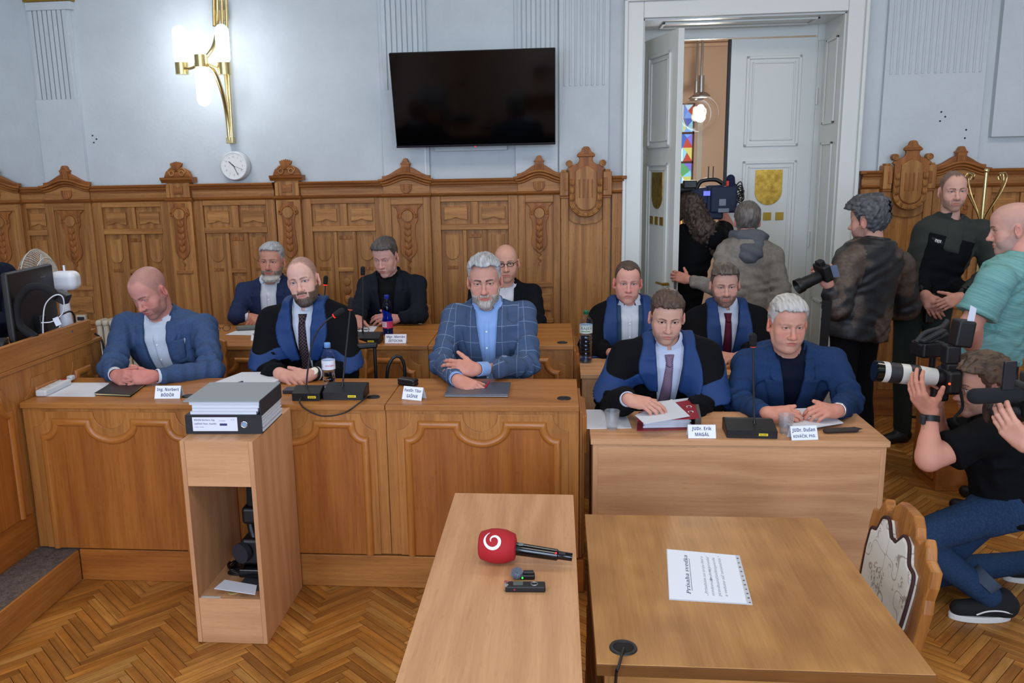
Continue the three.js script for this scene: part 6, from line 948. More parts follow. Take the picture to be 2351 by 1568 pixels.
// ---- torso frame and field
function frameOf(hip, neck, shR, shL) {
  const u = neck.clone().sub(hip), L = u.length(); u.normalize(); const r = shL.clone().sub(shR); r.addScaledVector(u, -r.dot(u)).normalize(); const f = r.clone().cross(u);
  const loc = (x, y, z) => { const a = x - hip.x, b = y - hip.y, c = z - hip.z; return [a * r.x + b * r.y + c * r.z, a * u.x + b * u.y + c * u.z, a * f.x + b * f.y + c * f.z]; };
  const wor = (a, b, c) => hip.clone().addScaledVector(r, a).addScaledVector(u, b).addScaledVector(f, c);
  return { u, r, f, L, hip, loc, wor };
}
function torsoField(fr, o = {}) { // stations: [t, half width, half depth, centre shift forward]
  const { w = 1, d = 1, belly = 0, grow = 0, hipW = 0.165, lower = -0.12 } = o, L = fr.L;
  const S = [[lower / L, hipW * w, 0.115 * d, -0.01], [0.0, hipW * w, 0.118 * d + belly * 0.5, 0 + belly * 0.3], [0.3, 0.158 * w, 0.112 * d + belly, 0.0 + belly * 0.5], [0.62, 0.176 * w, 0.12 * d + belly * 0.4, 0.005], [0.8, 0.178 * w, 0.112 * d, 0.0], [0.92, 0.14 * w, 0.088 * d, -0.012], [1.0, 0.085, 0.068, -0.016], [1.04, 0.07, 0.062, -0.012]];
  const at = t => { let i = 0; while (i < S.length - 2 && t > S[i + 1][0]) i++; const a = S[i], b = S[i + 1], k = clamp((t - a[0]) / (b[0] - a[0]), 0, 1), q = k * k * (3 - 2 * k); return [lerp(a[1], b[1], q), lerp(a[2], b[2], q), lerp(a[3], b[3], q)]; };
  const y0 = lower, y1 = L * 1.03;
  const fn = (x, y, z) => { const p = fr.loc(x, y, z), [hw, hd, sh] = at(p[1] / L), a = p[0] / (hw + grow), b = (p[2] - sh) / (hd + grow), l = Math.sqrt(Math.sqrt(a * a * a * a + b * b * b * b + 1.6 * a * a * b * b)); let dd = (l - 1) * Math.min(hw, hd); return smax(dd, Math.max(y0 - p[1], p[1] - y1), 0.02); };
  const c = fr.wor(0, (y0 + y1) / 2, 0); fn.c = [c.x, c.y, c.z]; fn.R = Math.hypot((y1 - y0) / 2, 0.26 * w) + 0.05; fn.at = at; return fn;
}
// cross folds on a sleeve
const folds = (a, b, at, amp, fq = 85, wdt = 0.09, sd = 0) => { const d = b.clone().sub(a), L = d.length(); d.normalize(); return (x, y, z) => { const s = (x - a.x) * d.x + (y - a.y) * d.y + (z - a.z) * d.z, k = Math.exp(-Math.pow((s - at * L) / wdt, 2)); return k < 0.02 ? 0 : amp * k * Math.sin(s * fq + 5 * noise3(x * 9 + sd, y * 9, z * 9) + sd); }; };
// a patch of cloth laid on a field: (u, v) strip between two edge curves given in torso axes, thrown along -forward
function strip(fr, field, left, right, n, m, off, o = {}) {
  const hit = (x, y) => { let z = o.z0 || 0.36; const p = fr.wor(x, y, z); for (let i = 0; i < 60; i++) { const q = fr.wor(x, y, z), d = field(q.x, q.y, q.z); if (d < 0.0006) break; z -= Math.max(0.0008, d * 0.75); if (z < -0.25) return null; } return z; };
  const top = [], bot = []; for (let i = 0; i <= n; i++) { const row = []; for (let j = 0; j <= m; j++) { const t = i / n, a = left(t), b = right(t), s = j / m; row.push(hit(lerp(a[0], b[0], s), lerp(a[1], b[1], s))); } const ok = z => z !== null && z > -0.1; for (let j = 0; j <= m; j++) if (!ok(row[j])) { let q = null; for (let k = 1; k <= m; k++) { if (j - k >= 0 && ok(row[j - k])) { q = row[j - k]; break; } if (j + k <= m && ok(row[j + k])) { q = row[j + k]; break; } } row[j] = q === null ? 0 : q; } for (let j = 0; j <= m; j++) { const t = i / n, a = left(t), b = right(t), s = j / m, x = lerp(a[0], b[0], s), y = lerp(a[1], b[1], s), zz = row[j]; const edge = Math.min(j, m - j) === 0 || i === 0 || i === n; top.push(fr.wor(x, y, zz + off * (edge ? 0.55 : 1) + (o.puff || 0) * Math.sin(s * PI))); bot.push(fr.wor(x, y, zz - 0.004)); } }
  const pos = [], idx = [], uv = []; const K = (n + 1) * (m + 1); for (let i = 0; i <= n; i++) for (let j = 0; j <= m; j++) { const p = top[i * (m + 1) + j], a = left(i / n), b = right(i / n); pos.push(p.x, p.y, p.z); uv.push(lerp(a[0], b[0], j / m), lerp(a[1], b[1], j / m)); } for (const p of bot) { pos.push(p.x, p.y, p.z); uv.push(0, 0); }
  const q = (a, b, c, d) => idx.push(a, b, c, a, c, d); for (let i = 0; i < n; i++) for (let j = 0; j < m; j++) { const a = i * (m + 1) + j; q(a, a + 1, a + m + 2, a + m + 1); }
  for (let i = 0; i < n; i++) { const a = i * (m + 1), b = a + m; q(a, a + m + 1, K + a + m + 1, K + a); q(b, K + b, K + b + m + 1, b + m + 1); } for (let j = 0; j < m; j++) { const b = n * (m + 1) + j; q(j, K + j, K + j + 1, j + 1); q(b, b + 1, K + b + 1, K + b); }
  const g = new THREE.BufferGeometry(); g.setAttribute('position', new THREE.Float32BufferAttribute(pos, 3)); g.setAttribute('uv', new THREE.Float32BufferAttribute(uv, 2)); g.setIndex(idx); g.computeVertexNormals(); return g;
}
// a collar: band around the neck axis, gap at the front
function collar(c, u, f, r0, r1, back, front, drop, gap = 0.35, th = 0.003) { // c: centre on the neck, u: up, f: forward
  const r = u.clone().cross(f).normalize(), F = r.clone().cross(u).normalize(), N = 40, M = 4, pos = [], idx = []; const K = (N + 1) * (M + 1);
  for (let s = 0; s < 2; s++) for (let i = 0; i <= N; i++) for (let j = 0; j <= M; j++) { const th0 = lerp(-PI + gap, PI - gap, i / N), a = Math.abs(th0) / PI, k = sstep(0.45, 1, a), v = j / M, y = lerp(lerp(back, front, k), lerp(0.0, -drop, k * k), v), rr = lerp(r0, r1, v) + (s ? -th : 0) - 0.004 * k, x = Math.sin(th0) * rr, z = -Math.cos(th0) * rr * 1.0 + k * 0.006 * v; const p = c.clone().addScaledVector(r, x).addScaledVector(F, z).addScaledVector(u, y); pos.push(p.x, p.y, p.z); }
  const q = (a, b, c2, d) => idx.push(a, b, c2, a, c2, d); for (let i = 0; i < N; i++) for (let j = 0; j < M; j++) { const a = i * (M + 1) + j; q(a, a + 1, a + M + 2, a + M + 1); q(K + a, K + a + M + 1, K + a + M + 2, K + a + 1); } for (let i = 0; i < N; i++) { const a = i * (M + 1), b = a + M; q(a, a + M + 1, K + a + M + 1, K + a); q(b, K + b, K + b + M + 1, b + M + 1); } for (const i of [0, N]) for (let j = 0; j < M; j++) { const a = i * (M + 1) + j; i ? q(a, a + 1, K + a + 1, K + a) : q(a, K + a, K + a + 1, a + 1); }
  const g = new THREE.BufferGeometry(); g.setAttribute('position', new THREE.Float32BufferAttribute(pos, 3)); g.setIndex(idx); g.computeVertexNormals(); return g;
}
// ---- whole people
const J = q => q.isVector3 ? q : q.length === 4 ? atY(q[0], q[1], q[2]) : atZ(...q); // [px, py, z] or [px, py, y, 'y']
const clothCache = new Map();
function cloth(color, o = {}) { const key = color + JSON.stringify({ ...o, map: o.map ? o.map.uuid : 0 }); if (!clothCache.has(key)) { const { rough = 0.85, sheen = 0.0, map = null, bump = 0.0006 } = o; clothCache.set(key, phys(color, rough, { map, sheen, sheenRoughness: 0.5, sheenColor: new THREE.Color(o.sheenColor || 0xffffff), bumpMap: clothBump, bumpScale: bump, specularIntensity: 0.3 })); } return clothCache.get(key); }
// uv in metres by body part, so that weave and checks run along sleeves and torso
function boneUV(g, fr, bones) {
  g = g.toNonIndexed(); const p = g.attributes.position, A = p.array, uv = new Float32Array(p.count * 2), B = bones.map(([a, b, r]) => { const d = b.clone().sub(a), L = d.length(); d.normalize(); const e = Math.abs(d.dot(fr.f)) < 0.8 ? fr.f.clone() : fr.u.clone(); e.addScaledVector(d, -e.dot(d)).normalize(); return { a, d, L, r, e, g: d.clone().cross(e) }; });
  const { hip: h, r, u, f } = fr;
  for (let i = 0; i < p.count; i += 3) {
    const k = i * 3, qx = (A[k] + A[k + 3] + A[k + 6]) / 3, qy = (A[k + 1] + A[k + 4] + A[k + 7]) / 3, qz = (A[k + 2] + A[k + 5] + A[k + 8]) / 3;
    let best = B[0], bd = 1e9; for (const b of B) { const wx = qx - b.a.x, wy = qy - b.a.y, wz = qz - b.a.z, s = clamp(wx * b.d.x + wy * b.d.y + wz * b.d.z, 0, b.L), d = Math.hypot(wx - b.d.x * s, wy - b.d.y * s, wz - b.d.z * s) - b.r; if (d < bd) { bd = d; best = b; } }
    const inT = Math.abs((qx - h.x) * r.x + (qy - h.y) * r.y + (qz - h.z) * r.z) < 0.17 && bd > -0.012; let ref = null;
    for (let j = i; j < i + 3; j++) {
      const x = A[j * 3], y = A[j * 3 + 1], z = A[j * 3 + 2];
      if (inT) { const a = x - h.x, b = y - h.y, c = z - h.z, m0 = a * r.x + b * r.y + c * r.z; uv[j * 2] = a * f.x + b * f.y + c * f.z > 0 ? m0 : 0.7 - m0; uv[j * 2 + 1] = a * u.x + b * u.y + c * u.z; }
      else { const o = best, wx = x - o.a.x, wy = y - o.a.y, wz = z - o.a.z; let a = Math.atan2(wx * o.g.x + wy * o.g.y + wz * o.g.z, wx * o.e.x + wy * o.e.y + wz * o.e.z); if (ref === null) ref = a; else { if (a - ref > PI) a -= 2 * PI; if (ref - a > PI) a += 2 * PI; } uv[j * 2] = a * 0.055; uv[j * 2 + 1] = wx * o.d.x + wy * o.d.y + wz * o.d.z; }
    }
  }
  g.setAttribute('uv', new THREE.BufferAttribute(uv, 2)); return g;
}
let CS = 1; // mesh cell scale of the person being built: coarser for the far rows
function meshCloth(field, cell, fr, bones, padB = 0.02) { const [lo, hi] = pad(field.lo, field.hi, padB); const g = surfNet(field, lo, hi, cell * CS); g.computeVertexNormals(); return boneUV(g, fr, bones); }
const withBounds = (f, src) => { f.lo = src.lo; f.hi = src.hi; return f; };
const along = (a, b, d) => { const v = b.clone().sub(a), L = v.length(); return a.clone().addScaledVector(v, (L + d) / L); }; // the point d beyond b
function person(sp) {
  const neck = J(sp.neck), sh = sp.sh.map(J), el = sp.el.map(J), wr = sp.wr.map(J), hip = sp.hip ? J(sp.hip) : v3(neck.x, (sp.floor || 0) + 0.56, neck.z - 0.07), fr = frameOf(hip, neck, sh[0], sh[1]);
  const o = thing('person', sp.label, 'person', [hip.x, sp.floor || 0, hip.z]), inv = new THREE.Matrix4().makeTranslation(-hip.x, -(sp.floor || 0), -hip.z), add = (name, g, m, par = o) => { g.applyMatrix4(inv); return part(name, g, m, par); };
  const tw = sp.w || 1, td = sp.d || 1, belly = sp.belly || 0, armS = sp.armS || 1, T = (grow, extra = {}) => torsoField(fr, { w: tw, d: td, belly, grow, ...extra });
  CS = sp.cs || clamp(-neck.z / 4.4, 0.9, 1.35); if (sp.head && CS > 1.1) sp.head.cell = Math.max(sp.head.cell || 0, 0.0036);
  const P = { o, add, fr, neck, sh, el, wr, hip, T, tw, td, belly, armS, sp };
  // head
  const hp = sp.head, skinC = LC(...(hp.skin)), hc = J(hp.p), hm = new THREE.Matrix4().compose(hc, new THREE.Quaternion().setFromEuler(new THREE.Euler(hp.pitch || 0, hp.yaw || 0, hp.roll || 0, 'YXZ')), v3(1, 1, 1).multiplyScalar(hp.s || 1)); P.hm = hm; P.hc = hc;
  const skins = [], hd = sp.noHead ? null : buildHead(hp);
  if (hd) { hd.skin.applyMatrix4(hm); skins.push(hd.skin); }
  const handC = sp.handC ? LC(...sp.handC) : mix3(skinC, LC(hp.skin[0] * 0.97, hp.skin[1] * 0.84, hp.skin[2] * 0.8), 0.5), hands = {}; P.hands = hands;
  ['R', 'L'].forEach((s, i) => { const h = sp.hands && sp.hands[s]; if (h === null) return; const d = h && h.dir ? v3(...h.dir) : wr[i].clone().sub(el[i]), n = h && h.dorsal ? v3(...h.dorsal) : v3(0, 1, 0.2), f = handPrims(s, wr[i], d, n, h && h.pose, (h && h.s) || 1.02, wr[i].clone().sub(el[i])); hands[s] = f; skins.push(finish(surfNet(f, ...pad(f.lo, f.hi, 0.008), (sp.hc || 0.0035) * Math.max(1, CS)), (x, y, z) => mix3(handC, [handC[0] * 0.85, handC[1] * 0.74, handC[2] * 0.7], noise3(x * 55, y * 55, z * 55) * 0.7))); });
  const nk0 = v3(0, -0.05, -0.028).applyMatrix4(hm), nk1 = neck.clone().addScaledVector(fr.u, -0.04).addScaledVector(fr.f, -0.012), bare = sp.bare || 0, A = armS;
  const core = [cap(nk0, nk1, 0.054 * (sp.neckS || 1), 0.06 * (sp.neckS || 1)), [T(-0.03, { lower: 0 }), 0.03]]; for (let i = 0; i < 2; i++) { const b = bare; core.push([cap(sh[i], el[i], (b ? 0.05 : 0.034) * A, (b ? 0.043 : 0.03) * A), 0.02], [cap(el[i], wr[i], (b ? 0.043 : 0.03) * A, (b ? 0.0265 : 0.024)), 0.012]); if (b) core.push([cap(el[i].clone().lerp(wr[i], 0.12), el[i].clone().lerp(wr[i], 0.4), 0.046 * A, 0.036 * A), 0.02]); }
  const cf = blend(core, 0.02); skins.push(finish(surfNet(cf, ...pad(cf.lo, cf.hi, 0.02), bare ? 0.009 : 0.015), (x, y, z) => mix3(bare ? handC : skinC, [skinC[0] * 0.9, skinC[1] * 0.8, skinC[2] * 0.78], noise3(x * 40, y * 40, z * 40) * 0.6)));
  const body = add('body', joinIndexed(skins), skinMat);
  if (hd) { for (const e of hd.eyes) { e.applyMatrix4(hm); add('eye', e, eyeMat); } if (hd.hair) { hd.hair.applyMatrix4(hm); add('hair', hd.hair, hairMat); } if (hd.beard) { hd.beard.applyMatrix4(hm); add('beard', hd.beard, hairMat); } }
  if (hp.glasses) { const gl = hp.glasses, mm = std(gl.c, 0.35, gl.metal ? { metalness: 0.8 } : {}), R = gl.r || 0.019, k = gl.h || 0.82, put = (n, g, m, par) => { g.applyMatrix4(hm); return add(n, g, m, par); };
    const fr0 = put('spectacle_frame', merge([...[-1, 1].map(s => new THREE.TorusGeometry(R, gl.t || 0.0016, 6, 28).scale(1.18, k, 1).translate(s * 0.032, -0.003, 0.097)), tube([v3(-0.0105, 0.001, 0.097), v3(0, 0.004, 0.1), v3(0.0105, 0.001, 0.097)], 0.0016, 10, 6), ...[-1, 1].map(s => tube([v3(s * 0.054, 0.004, 0.096), v3(s * 0.07, 0.005, 0.07), v3(s * 0.08, 0.004, 0.0), v3(s * 0.078, -0.004, -0.02)], 0.0018, 20, 6))]), mm);
    put('lens', merge([-1, 1].map(s => new THREE.CircleGeometry(R, 24).scale(1.18, k, 1).translate(s * 0.032, -0.003, 0.097))), phys(0xf6f8fa, 0.02, { transmission: 1, thickness: 0 }), fr0); }
  // lower body
  if (sp.legs) legs(P, sp.legs);
  if (sp.wear) sp.wear(P);
  return P;
}
function legs(P, q) { // q: {c, knees, ankles, shoe} in world coordinates or 'sit'
  const { fr, hip, add, sp } = P, fl = sp.floor || 0, c = q.c || 0x16181e; let kn, an, fd = q.toe || fr.f.clone().setY(0).normalize();
  const rr = fr.r.clone().setY(0).normalize(), ff = fr.f.clone().setY(0).normalize();
  if (q.sit) { kn = [-1, 1].map(s => hip.clone().addScaledVector(rr, s * 0.15).addScaledVector(ff, q.sit).setY(fl + 0.53)); an = kn.map((k, i) => k.clone().addScaledVector(ff, q.shin === undefined ? -0.06 : q.shin).setY(fl + 0.08)); }
  else { kn = q.knees.map(J); an = q.ankles.map(J); }
  const L = [P.T(0.004, { lower: -0.1 })], top = []; for (let i = 0; i < 2; i++) { const h = hip.clone().addScaledVector(rr, (i ? 1 : -1) * 0.09).addScaledVector(fr.u, -0.02); L.push([cap(h, kn[i], 0.092, 0.068), 0.04], [cap(kn[i], an[i], 0.068, q.ankle || 0.056), 0.03]); }
  const cut = blend(L, 0.04), f = withBounds((x, y, z) => { const l = fr.loc(x, y, z); return Math.max(cut(x, y, z) + 0.005 * (noise3(x * 18, y * 18, z * 18) - 0.5), l[1] - 0.04); }, cut); f.lo = [...cut.lo]; f.hi = [...cut.hi];
  add('trousers', meshCloth(f, q.cell || (q.sit ? 0.024 : 0.018), fr, [[hip, kn[0], 0.08], [kn[0], an[0], 0.06], [hip, kn[1], 0.08], [kn[1], an[1], 0.06]], 0.03), cloth(c, q.cl || {}));
  if (!q.noShoes) for (let i = 0; i < 2; i++) { const t = (q.toes ? v3(...q.toes[i]) : fd).clone().normalize(), a = an[i].clone().setY(fl + 0.0), s = blend([cap(a.clone().addScaledVector(t, -0.03).setY(fl + 0.045), a.clone().addScaledVector(t, 0.15).setY(fl + 0.034), 0.044, 0.034), [cap(a.clone().setY(fl + 0.05), an[i].clone().setY(fl + 0.1), 0.045, 0.05), 0.03]], 0.03), f2 = withBounds((x, y, z) => Math.max(s(x, y, z), fl + 0.002 - y), s); add('shoe', meshCloth(f2, 0.014, fr, [[a, an[i], 0.05]]), std(q.shoe || 0x0c0c0e, 0.5)); }
}
function sleeves(P, r, short) { const { sh, el, wr, armS: A } = P, L = []; for (let i = 0; i < 2; i++) { const w = along(el[i], wr[i], -0.055); L.push([cap(sh[i], el[i], r[0] * A, r[1] * A), 0.035], [cap(el[i], w, r[1] * A, r[2]), 0.02]); } return L; }
function yoke(P, r = 0.055, e = 0.052) { const { neck, sh, fr } = P; return sh.map(s => [cap(neck.clone().addScaledVector(fr.u, -0.04).addScaledVector(fr.f, -0.015), s, r, e * P.armS), 0.04]); }
function armFolds(P, amp = 0.005) { const { sh, el, wr } = P, F = []; for (let i = 0; i < 2; i++) { F.push(folds(sh[i], el[i], 0.85, amp, 95, 0.07, i * 3), folds(el[i], wr[i], 0.12, amp, 95, 0.07, i * 3 + 1), folds(el[i], wr[i], 0.75, amp * 0.6, 80, 0.08, i + 5), folds(sh[i], el[i], 0.35, amp * 0.5, 60, 0.09, i + 8)); } return (x, y, z) => { let d = 0; for (const f of F) d += f(x, y, z); return d + 0.006 * (noise3(x * 12, y * 7, z * 12) - 0.5); }; }
const bonesOf = P => [[P.sh[0], P.el[0], 0.062], [P.el[0], P.wr[0], 0.05], [P.sh[1], P.el[1], 0.062], [P.el[1], P.wr[1], 0.05]];
function neckHole(P, r = 0.066) { const a = P.neck.clone().addScaledVector(P.fr.u, -0.02), b = P.neck.clone().addScaledVector(P.fr.u, 0.2).addScaledVector(P.fr.f, 0.03); return cap(a, b, r, r + 0.02); }
// shirt: what shows in the opening, collar, cuffs, buttons
function shirt(P, o) {
  const { fr, T, add, neck, el, wr } = P, m = o.mat || cloth(o.c, { rough: 0.75, bump: 0.0003 }), f0 = blend([T(-0.006), ...yoke(P, 0.044, 0.036)], 0.03), nh = neckHole(P, 0.05), f = withBounds((x, y, z) => { const l = fr.loc(x, y, z); return smax(f0(x, y, z) + 0.006 * (noise3(x * 16, y * 9, z * 16) - 0.5) + 0.003 * Math.sin(l[0] * 60 + l[1] * 35) * sstep(0.1, 0.3, fr.L - l[1]), -nh(x, y, z), 0.006); }, f0);
  const s = add('shirt', meshCloth(f, 0.0135, fr, bonesOf(P)), m);
  const cu = [0, 1].map(i => { if (o.noCuff && o.noCuff[i]) return null; const a = along(el[i], wr[i], -0.07), b = along(el[i], wr[i], o.cuff === undefined ? -0.016 : o.cuff), d = b.clone().sub(a).normalize(); return lathe([[0.031, 0], [0.0345, 0.0], [0.0355, a.distanceTo(b) - 0.004], [0.033, a.distanceTo(b)], [0.03, a.distanceTo(b) - 0.003]], 28).applyQuaternion(new THREE.Quaternion().setFromUnitVectors(v3(0, 1, 0), d)).translate(a.x, a.y, a.z); }).filter(Boolean);
  if (cu.length && !o.noCuffs) for (const c of cu) add('cuff', c, m, s);
  if (!o.tee) {
    const c = neck.clone().addScaledVector(fr.u, -0.012).addScaledVector(fr.f, -0.008), ax = P.hc.clone().addScaledVector(fr.u, -0.12).sub(c).normalize().lerp(fr.u, 0.5).normalize();
    add('shirt_collar', collar(c, ax, fr.f, 0.062, 0.09, 0.05, o.open ? 0.034 : 0.03, o.open ? 0.05 : 0.055, o.open ? 0.62 : 0.16), m, s);
    add('placket', strip(fr, f, t => [-0.014, lerp(fr.L - 0.07, 0.1, t)], t => [0.014, lerp(fr.L - 0.07, 0.1, t)], 24, 3, 0.003), m, s);
    for (let i = 0; i < 4; i++) { const y = fr.L - 0.12 - i * 0.085; add('button', ballOn(fr, f, 0.0, y, 0.0055), o.btn || std(0xf4f4f2, 0.3), s); }
  }
  P.shirtF = f; P.shirtMesh = s; P.shirtMat = m; return f;
}
function ballOn(fr, f, x, y, r) { let z = 0.36; for (let i = 0; i < 60; i++) { const q = fr.wor(x, y, z), d = f(q.x, q.y, q.z); if (d < 0.0008) break; z -= Math.max(0.0008, d * 0.75); } const p = fr.wor(x, y, z + 0.004); return new THREE.SphereGeometry(r, 12, 8).scale(1, 1, 0.5).translate(p.x, p.y, p.z); }
function tie(P, o) {
  const { fr, add, shirtF: f } = P, top = fr.L - 0.055, len = o.len || 0.36, w = t => 0.018 + 0.022 * t, dx = o.dx || 0;
  const t0 = add('tie', strip(fr, f, t => [dx * t - w(t), top - 0.02 - t * len], t => [dx * t + w(t), top - 0.02 - t * len], 26, 6, 0.006, { puff: 0.006 }), o.mat);
  add('tie_knot', strip(fr, f, t => [-0.023 + 0.008 * t, top + 0.018 - t * 0.045], t => [0.023 - 0.008 * t, top + 0.018 - t * 0.045], 8, 6, 0.012, { puff: 0.012 }), o.mat, t0);
}
// jacket with lapels; vTop / vBot: half width of the opening at the neck and at the button
function jacket(P, o) {
  const { fr, T, add, neck } = P, L = fr.L, yb = o.button === undefined ? 0.12 : o.button, vt = o.vTop || 0.062, vb = o.vBot === undefined ? 0.0 : o.vBot, off = o.off || 0, solid0 = blend([T(0.012 + (o.grow || 0), { lower: o.lower || -0.14 }), ...yoke(P, 0.058), ...sleeves(P, o.r || [0.06, 0.057, 0.044])], 0.04), fo = armFolds(P, o.fold || 0.005), nh = neckHole(P, 0.078);
  const solid = withBounds((x, y, z) => { const d = solid0(x, y, z); return Math.abs(d) > 0.035 ? d : d + fo(x, y, z); }, solid0), hw = y => lerp(vb, vt, clamp((y - yb) / (L - yb), 0, 1)), x0 = y => off * clamp((L - y) / (L - yb), 0, 1);
  const f = withBounds((x, y, z) => { let d = solid(x, y, z); if (d > 0.03) return d; const l = fr.loc(x, y, z); const vv = Math.max(Math.abs(l[0] - x0(l[1])) - hw(l[1]), -l[2] - 0.02, yb - 0.01 - l[1] - (vb > 0 ? 1 : 0)); d = smax(d, -vv * 0.9, 0.004); return smax(d, -nh(x, y, z), 0.008); }, solid0);
  const m = o.mat || cloth(o.c, o.cl || {}), j = add('jacket', meshCloth(f, o.cell || 0.0102, fr, bonesOf(P)), m); P.jacketF = f; P.jacketMesh = j;
  const lm = o.lapelMat || m, yTop = L - 0.015, E = t => lerp(yTop, yb + 0.004, t), lw = t => (o.lw || 1) * (t < 0.2 ? 0.042 + 0.06 * t : t < 0.235 ? 0.036 : lerp(0.082, vb ? 0.05 : 0.004, Math.pow((t - 0.235) / 0.765, 1.25)));
  const lap0 = blend([T(0.013 + (o.grow || 0), { lower: -0.14 }), ...yoke(P, 0.058)], 0.04), lapF = (x, y, z) => lap0(x, y, z) + 0.006 * (noise3(x * 12, y * 7, z * 12) - 0.5);
  if (!o.noLapel) for (const s of [-1, 1]) { const a = t => [x0(E(t)) + s * (hw(E(t)) - 0.004), E(t)], b = t => [x0(E(t)) + s * (hw(E(t)) + lw(t)), E(t) + (t > 0.235 ? 0.012 * (1 - t) : 0.0)]; add('lapel', s > 0 ? strip(fr, lapF, a, b, 34, 5, 0.01) : strip(fr, lapF, b, a, 34, 5, 0.01), lm, j); }
  if (!o.noCollar) add('jacket_collar', collar(neck.clone().addScaledVector(fr.u, -0.03).addScaledVector(fr.f, -0.018), fr.u.clone(), fr.f, 0.078, 0.098, 0.055, 0.012, 0.02, 1.05, 0.006), lm, j);
  if (o.pocket) add('breast_pocket', strip(fr, solid, t => [0.075, L * 0.56 - 0.022 * t], t => [0.155, L * 0.575 - 0.022 * t], 3, 6, 0.004), m, j);
  return f;
}
// court robe: gown, cape with a velvet band, velvet shawl lapels
const velvet = new THREE.MeshPhysicalMaterial({ color: 0x06346c, roughness: 0.7, sheen: 0.5, sheenColor: new THREE.Color(0x1c6cc4), sheenRoughness: 0.35, bumpMap: clothBump, bumpScale: 0.0006 });
function robe(P, o = {}) {
  const { fr, T, add, neck, sh, el, wr } = P, L = fr.L, m = cloth(0x0c0d11, { rough: 0.9 }), yb = o.yb === undefined ? 0.1 : o.yb, vt = 0.066, vb = o.vb === undefined ? 0.012 : o.vb, fo = armFolds(P, 0.007), nh = neckHole(P, 0.072), hw = y => lerp(vb, o.vt || vt, Math.pow(clamp((y - yb) / (L - yb), 0, 1), 0.85)), x0 = y => (o.off || 0) * clamp((L - y) / (L - yb), 0, 1);
  const g0 = blend([T(0.018, { lower: -0.16 }), ...yoke(P, 0.06), ...[0, 1].map(i => [cap(sh[i], el[i], 0.056, 0.064), 0.05]), ...[0, 1].map(i => [cap(el[i], along(el[i], wr[i], -0.075), 0.064, o.sleeveEnd || 0.058), 0.03])], 0.05);
  const openV = (l, d, s) => smax(d, -Math.max(Math.abs(l[0] - x0(l[1])) - hw(l[1]) - s, -l[2] - 0.02) * 0.9, 0.004);
  const gown = withBounds((x, y, z) => { let d = g0(x, y, z); if (Math.abs(d) < 0.04) d += fo(x, y, z); if (d > 0.03) return d; return smax(openV(fr.loc(x, y, z), d, 0), -nh(x, y, z), 0.008); }, g0);
  const gm = add('robe', meshCloth(gown, 0.0105, fr, bonesOf(P)), m);
  const c0 = blend([T(0.03, { lower: -0.05 }), ...yoke(P, 0.066), ...[0, 1].map(i => [cap(sh[i].clone().addScaledVector(fr.u, 0.004), sh[i].clone().lerp(el[i], 1.04).addScaledVector(fr.r, (i ? 1 : -1) * 0.02), o.cr || 0.07, o.ce || 0.096), 0.08])], 0.06);
  const hem = o.hem === undefined ? 0.24 : o.hem, arch = o.arch === undefined ? 0.05 : o.arch, hy = l => hem - arch * Math.pow(Math.min(1, Math.abs(l[0]) / 0.3), 2) + 0.006 * Math.sin(l[0] * 40), solid = withBounds((x, y, z) => { const d = c0(x, y, z); return Math.abs(d) > 0.05 ? d : d + 0.012 * (noise3(x * 9 + 2, y * 4, z * 9) - 0.5) + 0.004 * Math.sin(fr.loc(x, y, z)[0] * 34 + 1); }, c0);
  const cape = withBounds((x, y, z) => { let d = solid(x, y, z); if (d > 0.05) return d; const l = fr.loc(x, y, z); d = smax(d, hy(l) - l[1], 0.006); return smax(openV(l, d, 0.0), -nh(x, y, z), 0.008); }, c0);
  add('cape', meshCloth(cape, 0.0105, fr, bonesOf(P)), m, gm);
  const band = withBounds((x, y, z) => { let d = solid(x, y, z) - 0.005; if (d > 0.05) return d; const l = fr.loc(x, y, z), h = hy(l); d = smax(d, Math.max(h - 0.003 - l[1], l[1] - h - (o.bandW || 0.062)), 0.004); d = Math.max(d, -(solid(x, y, z) + 0.012)); return openV(l, d, 0.004); }, c0);
  add('velvet_band', meshCloth(band, 0.0085, fr, bonesOf(P)), velvet, gm);
  const le = o.lapEnd === undefined ? hem - 0.02 : o.lapEnd, lw = y => { const t = clamp((L - y) / (L - le), 0, 1); return (o.lw || 1) * (0.052 + 0.04 * Math.sin(Math.min(1, t * 1.5) * PI * 0.62) - 0.05 * t * t * t); };
  const lap = withBounds((x, y, z) => { const s = solid(x, y, z); if (s > 0.06) return s; const l = fr.loc(x, y, z), a = Math.abs(l[0] - x0(l[1])), h = hw(l[1]); return smax(smax(s - 0.011, -(s + 0.01), 0.002), Math.max(h - 0.005 - a, a - h - lw(l[1]), le - l[1], -l[2] - 0.05), 0.006); }, c0);
  const gl = meshCloth(lap, 0.0075, fr, bonesOf(P)); add('velvet_lapel', gl, velvet, gm);
  add('velvet_collar', collar(neck.clone().addScaledVector(fr.u, -0.028).addScaledVector(fr.f, -0.018), fr.u.clone(), fr.f, 0.08, 0.112, 0.06, 0.018, 0.025, 0.95, 0.008), velvet, gm);
}
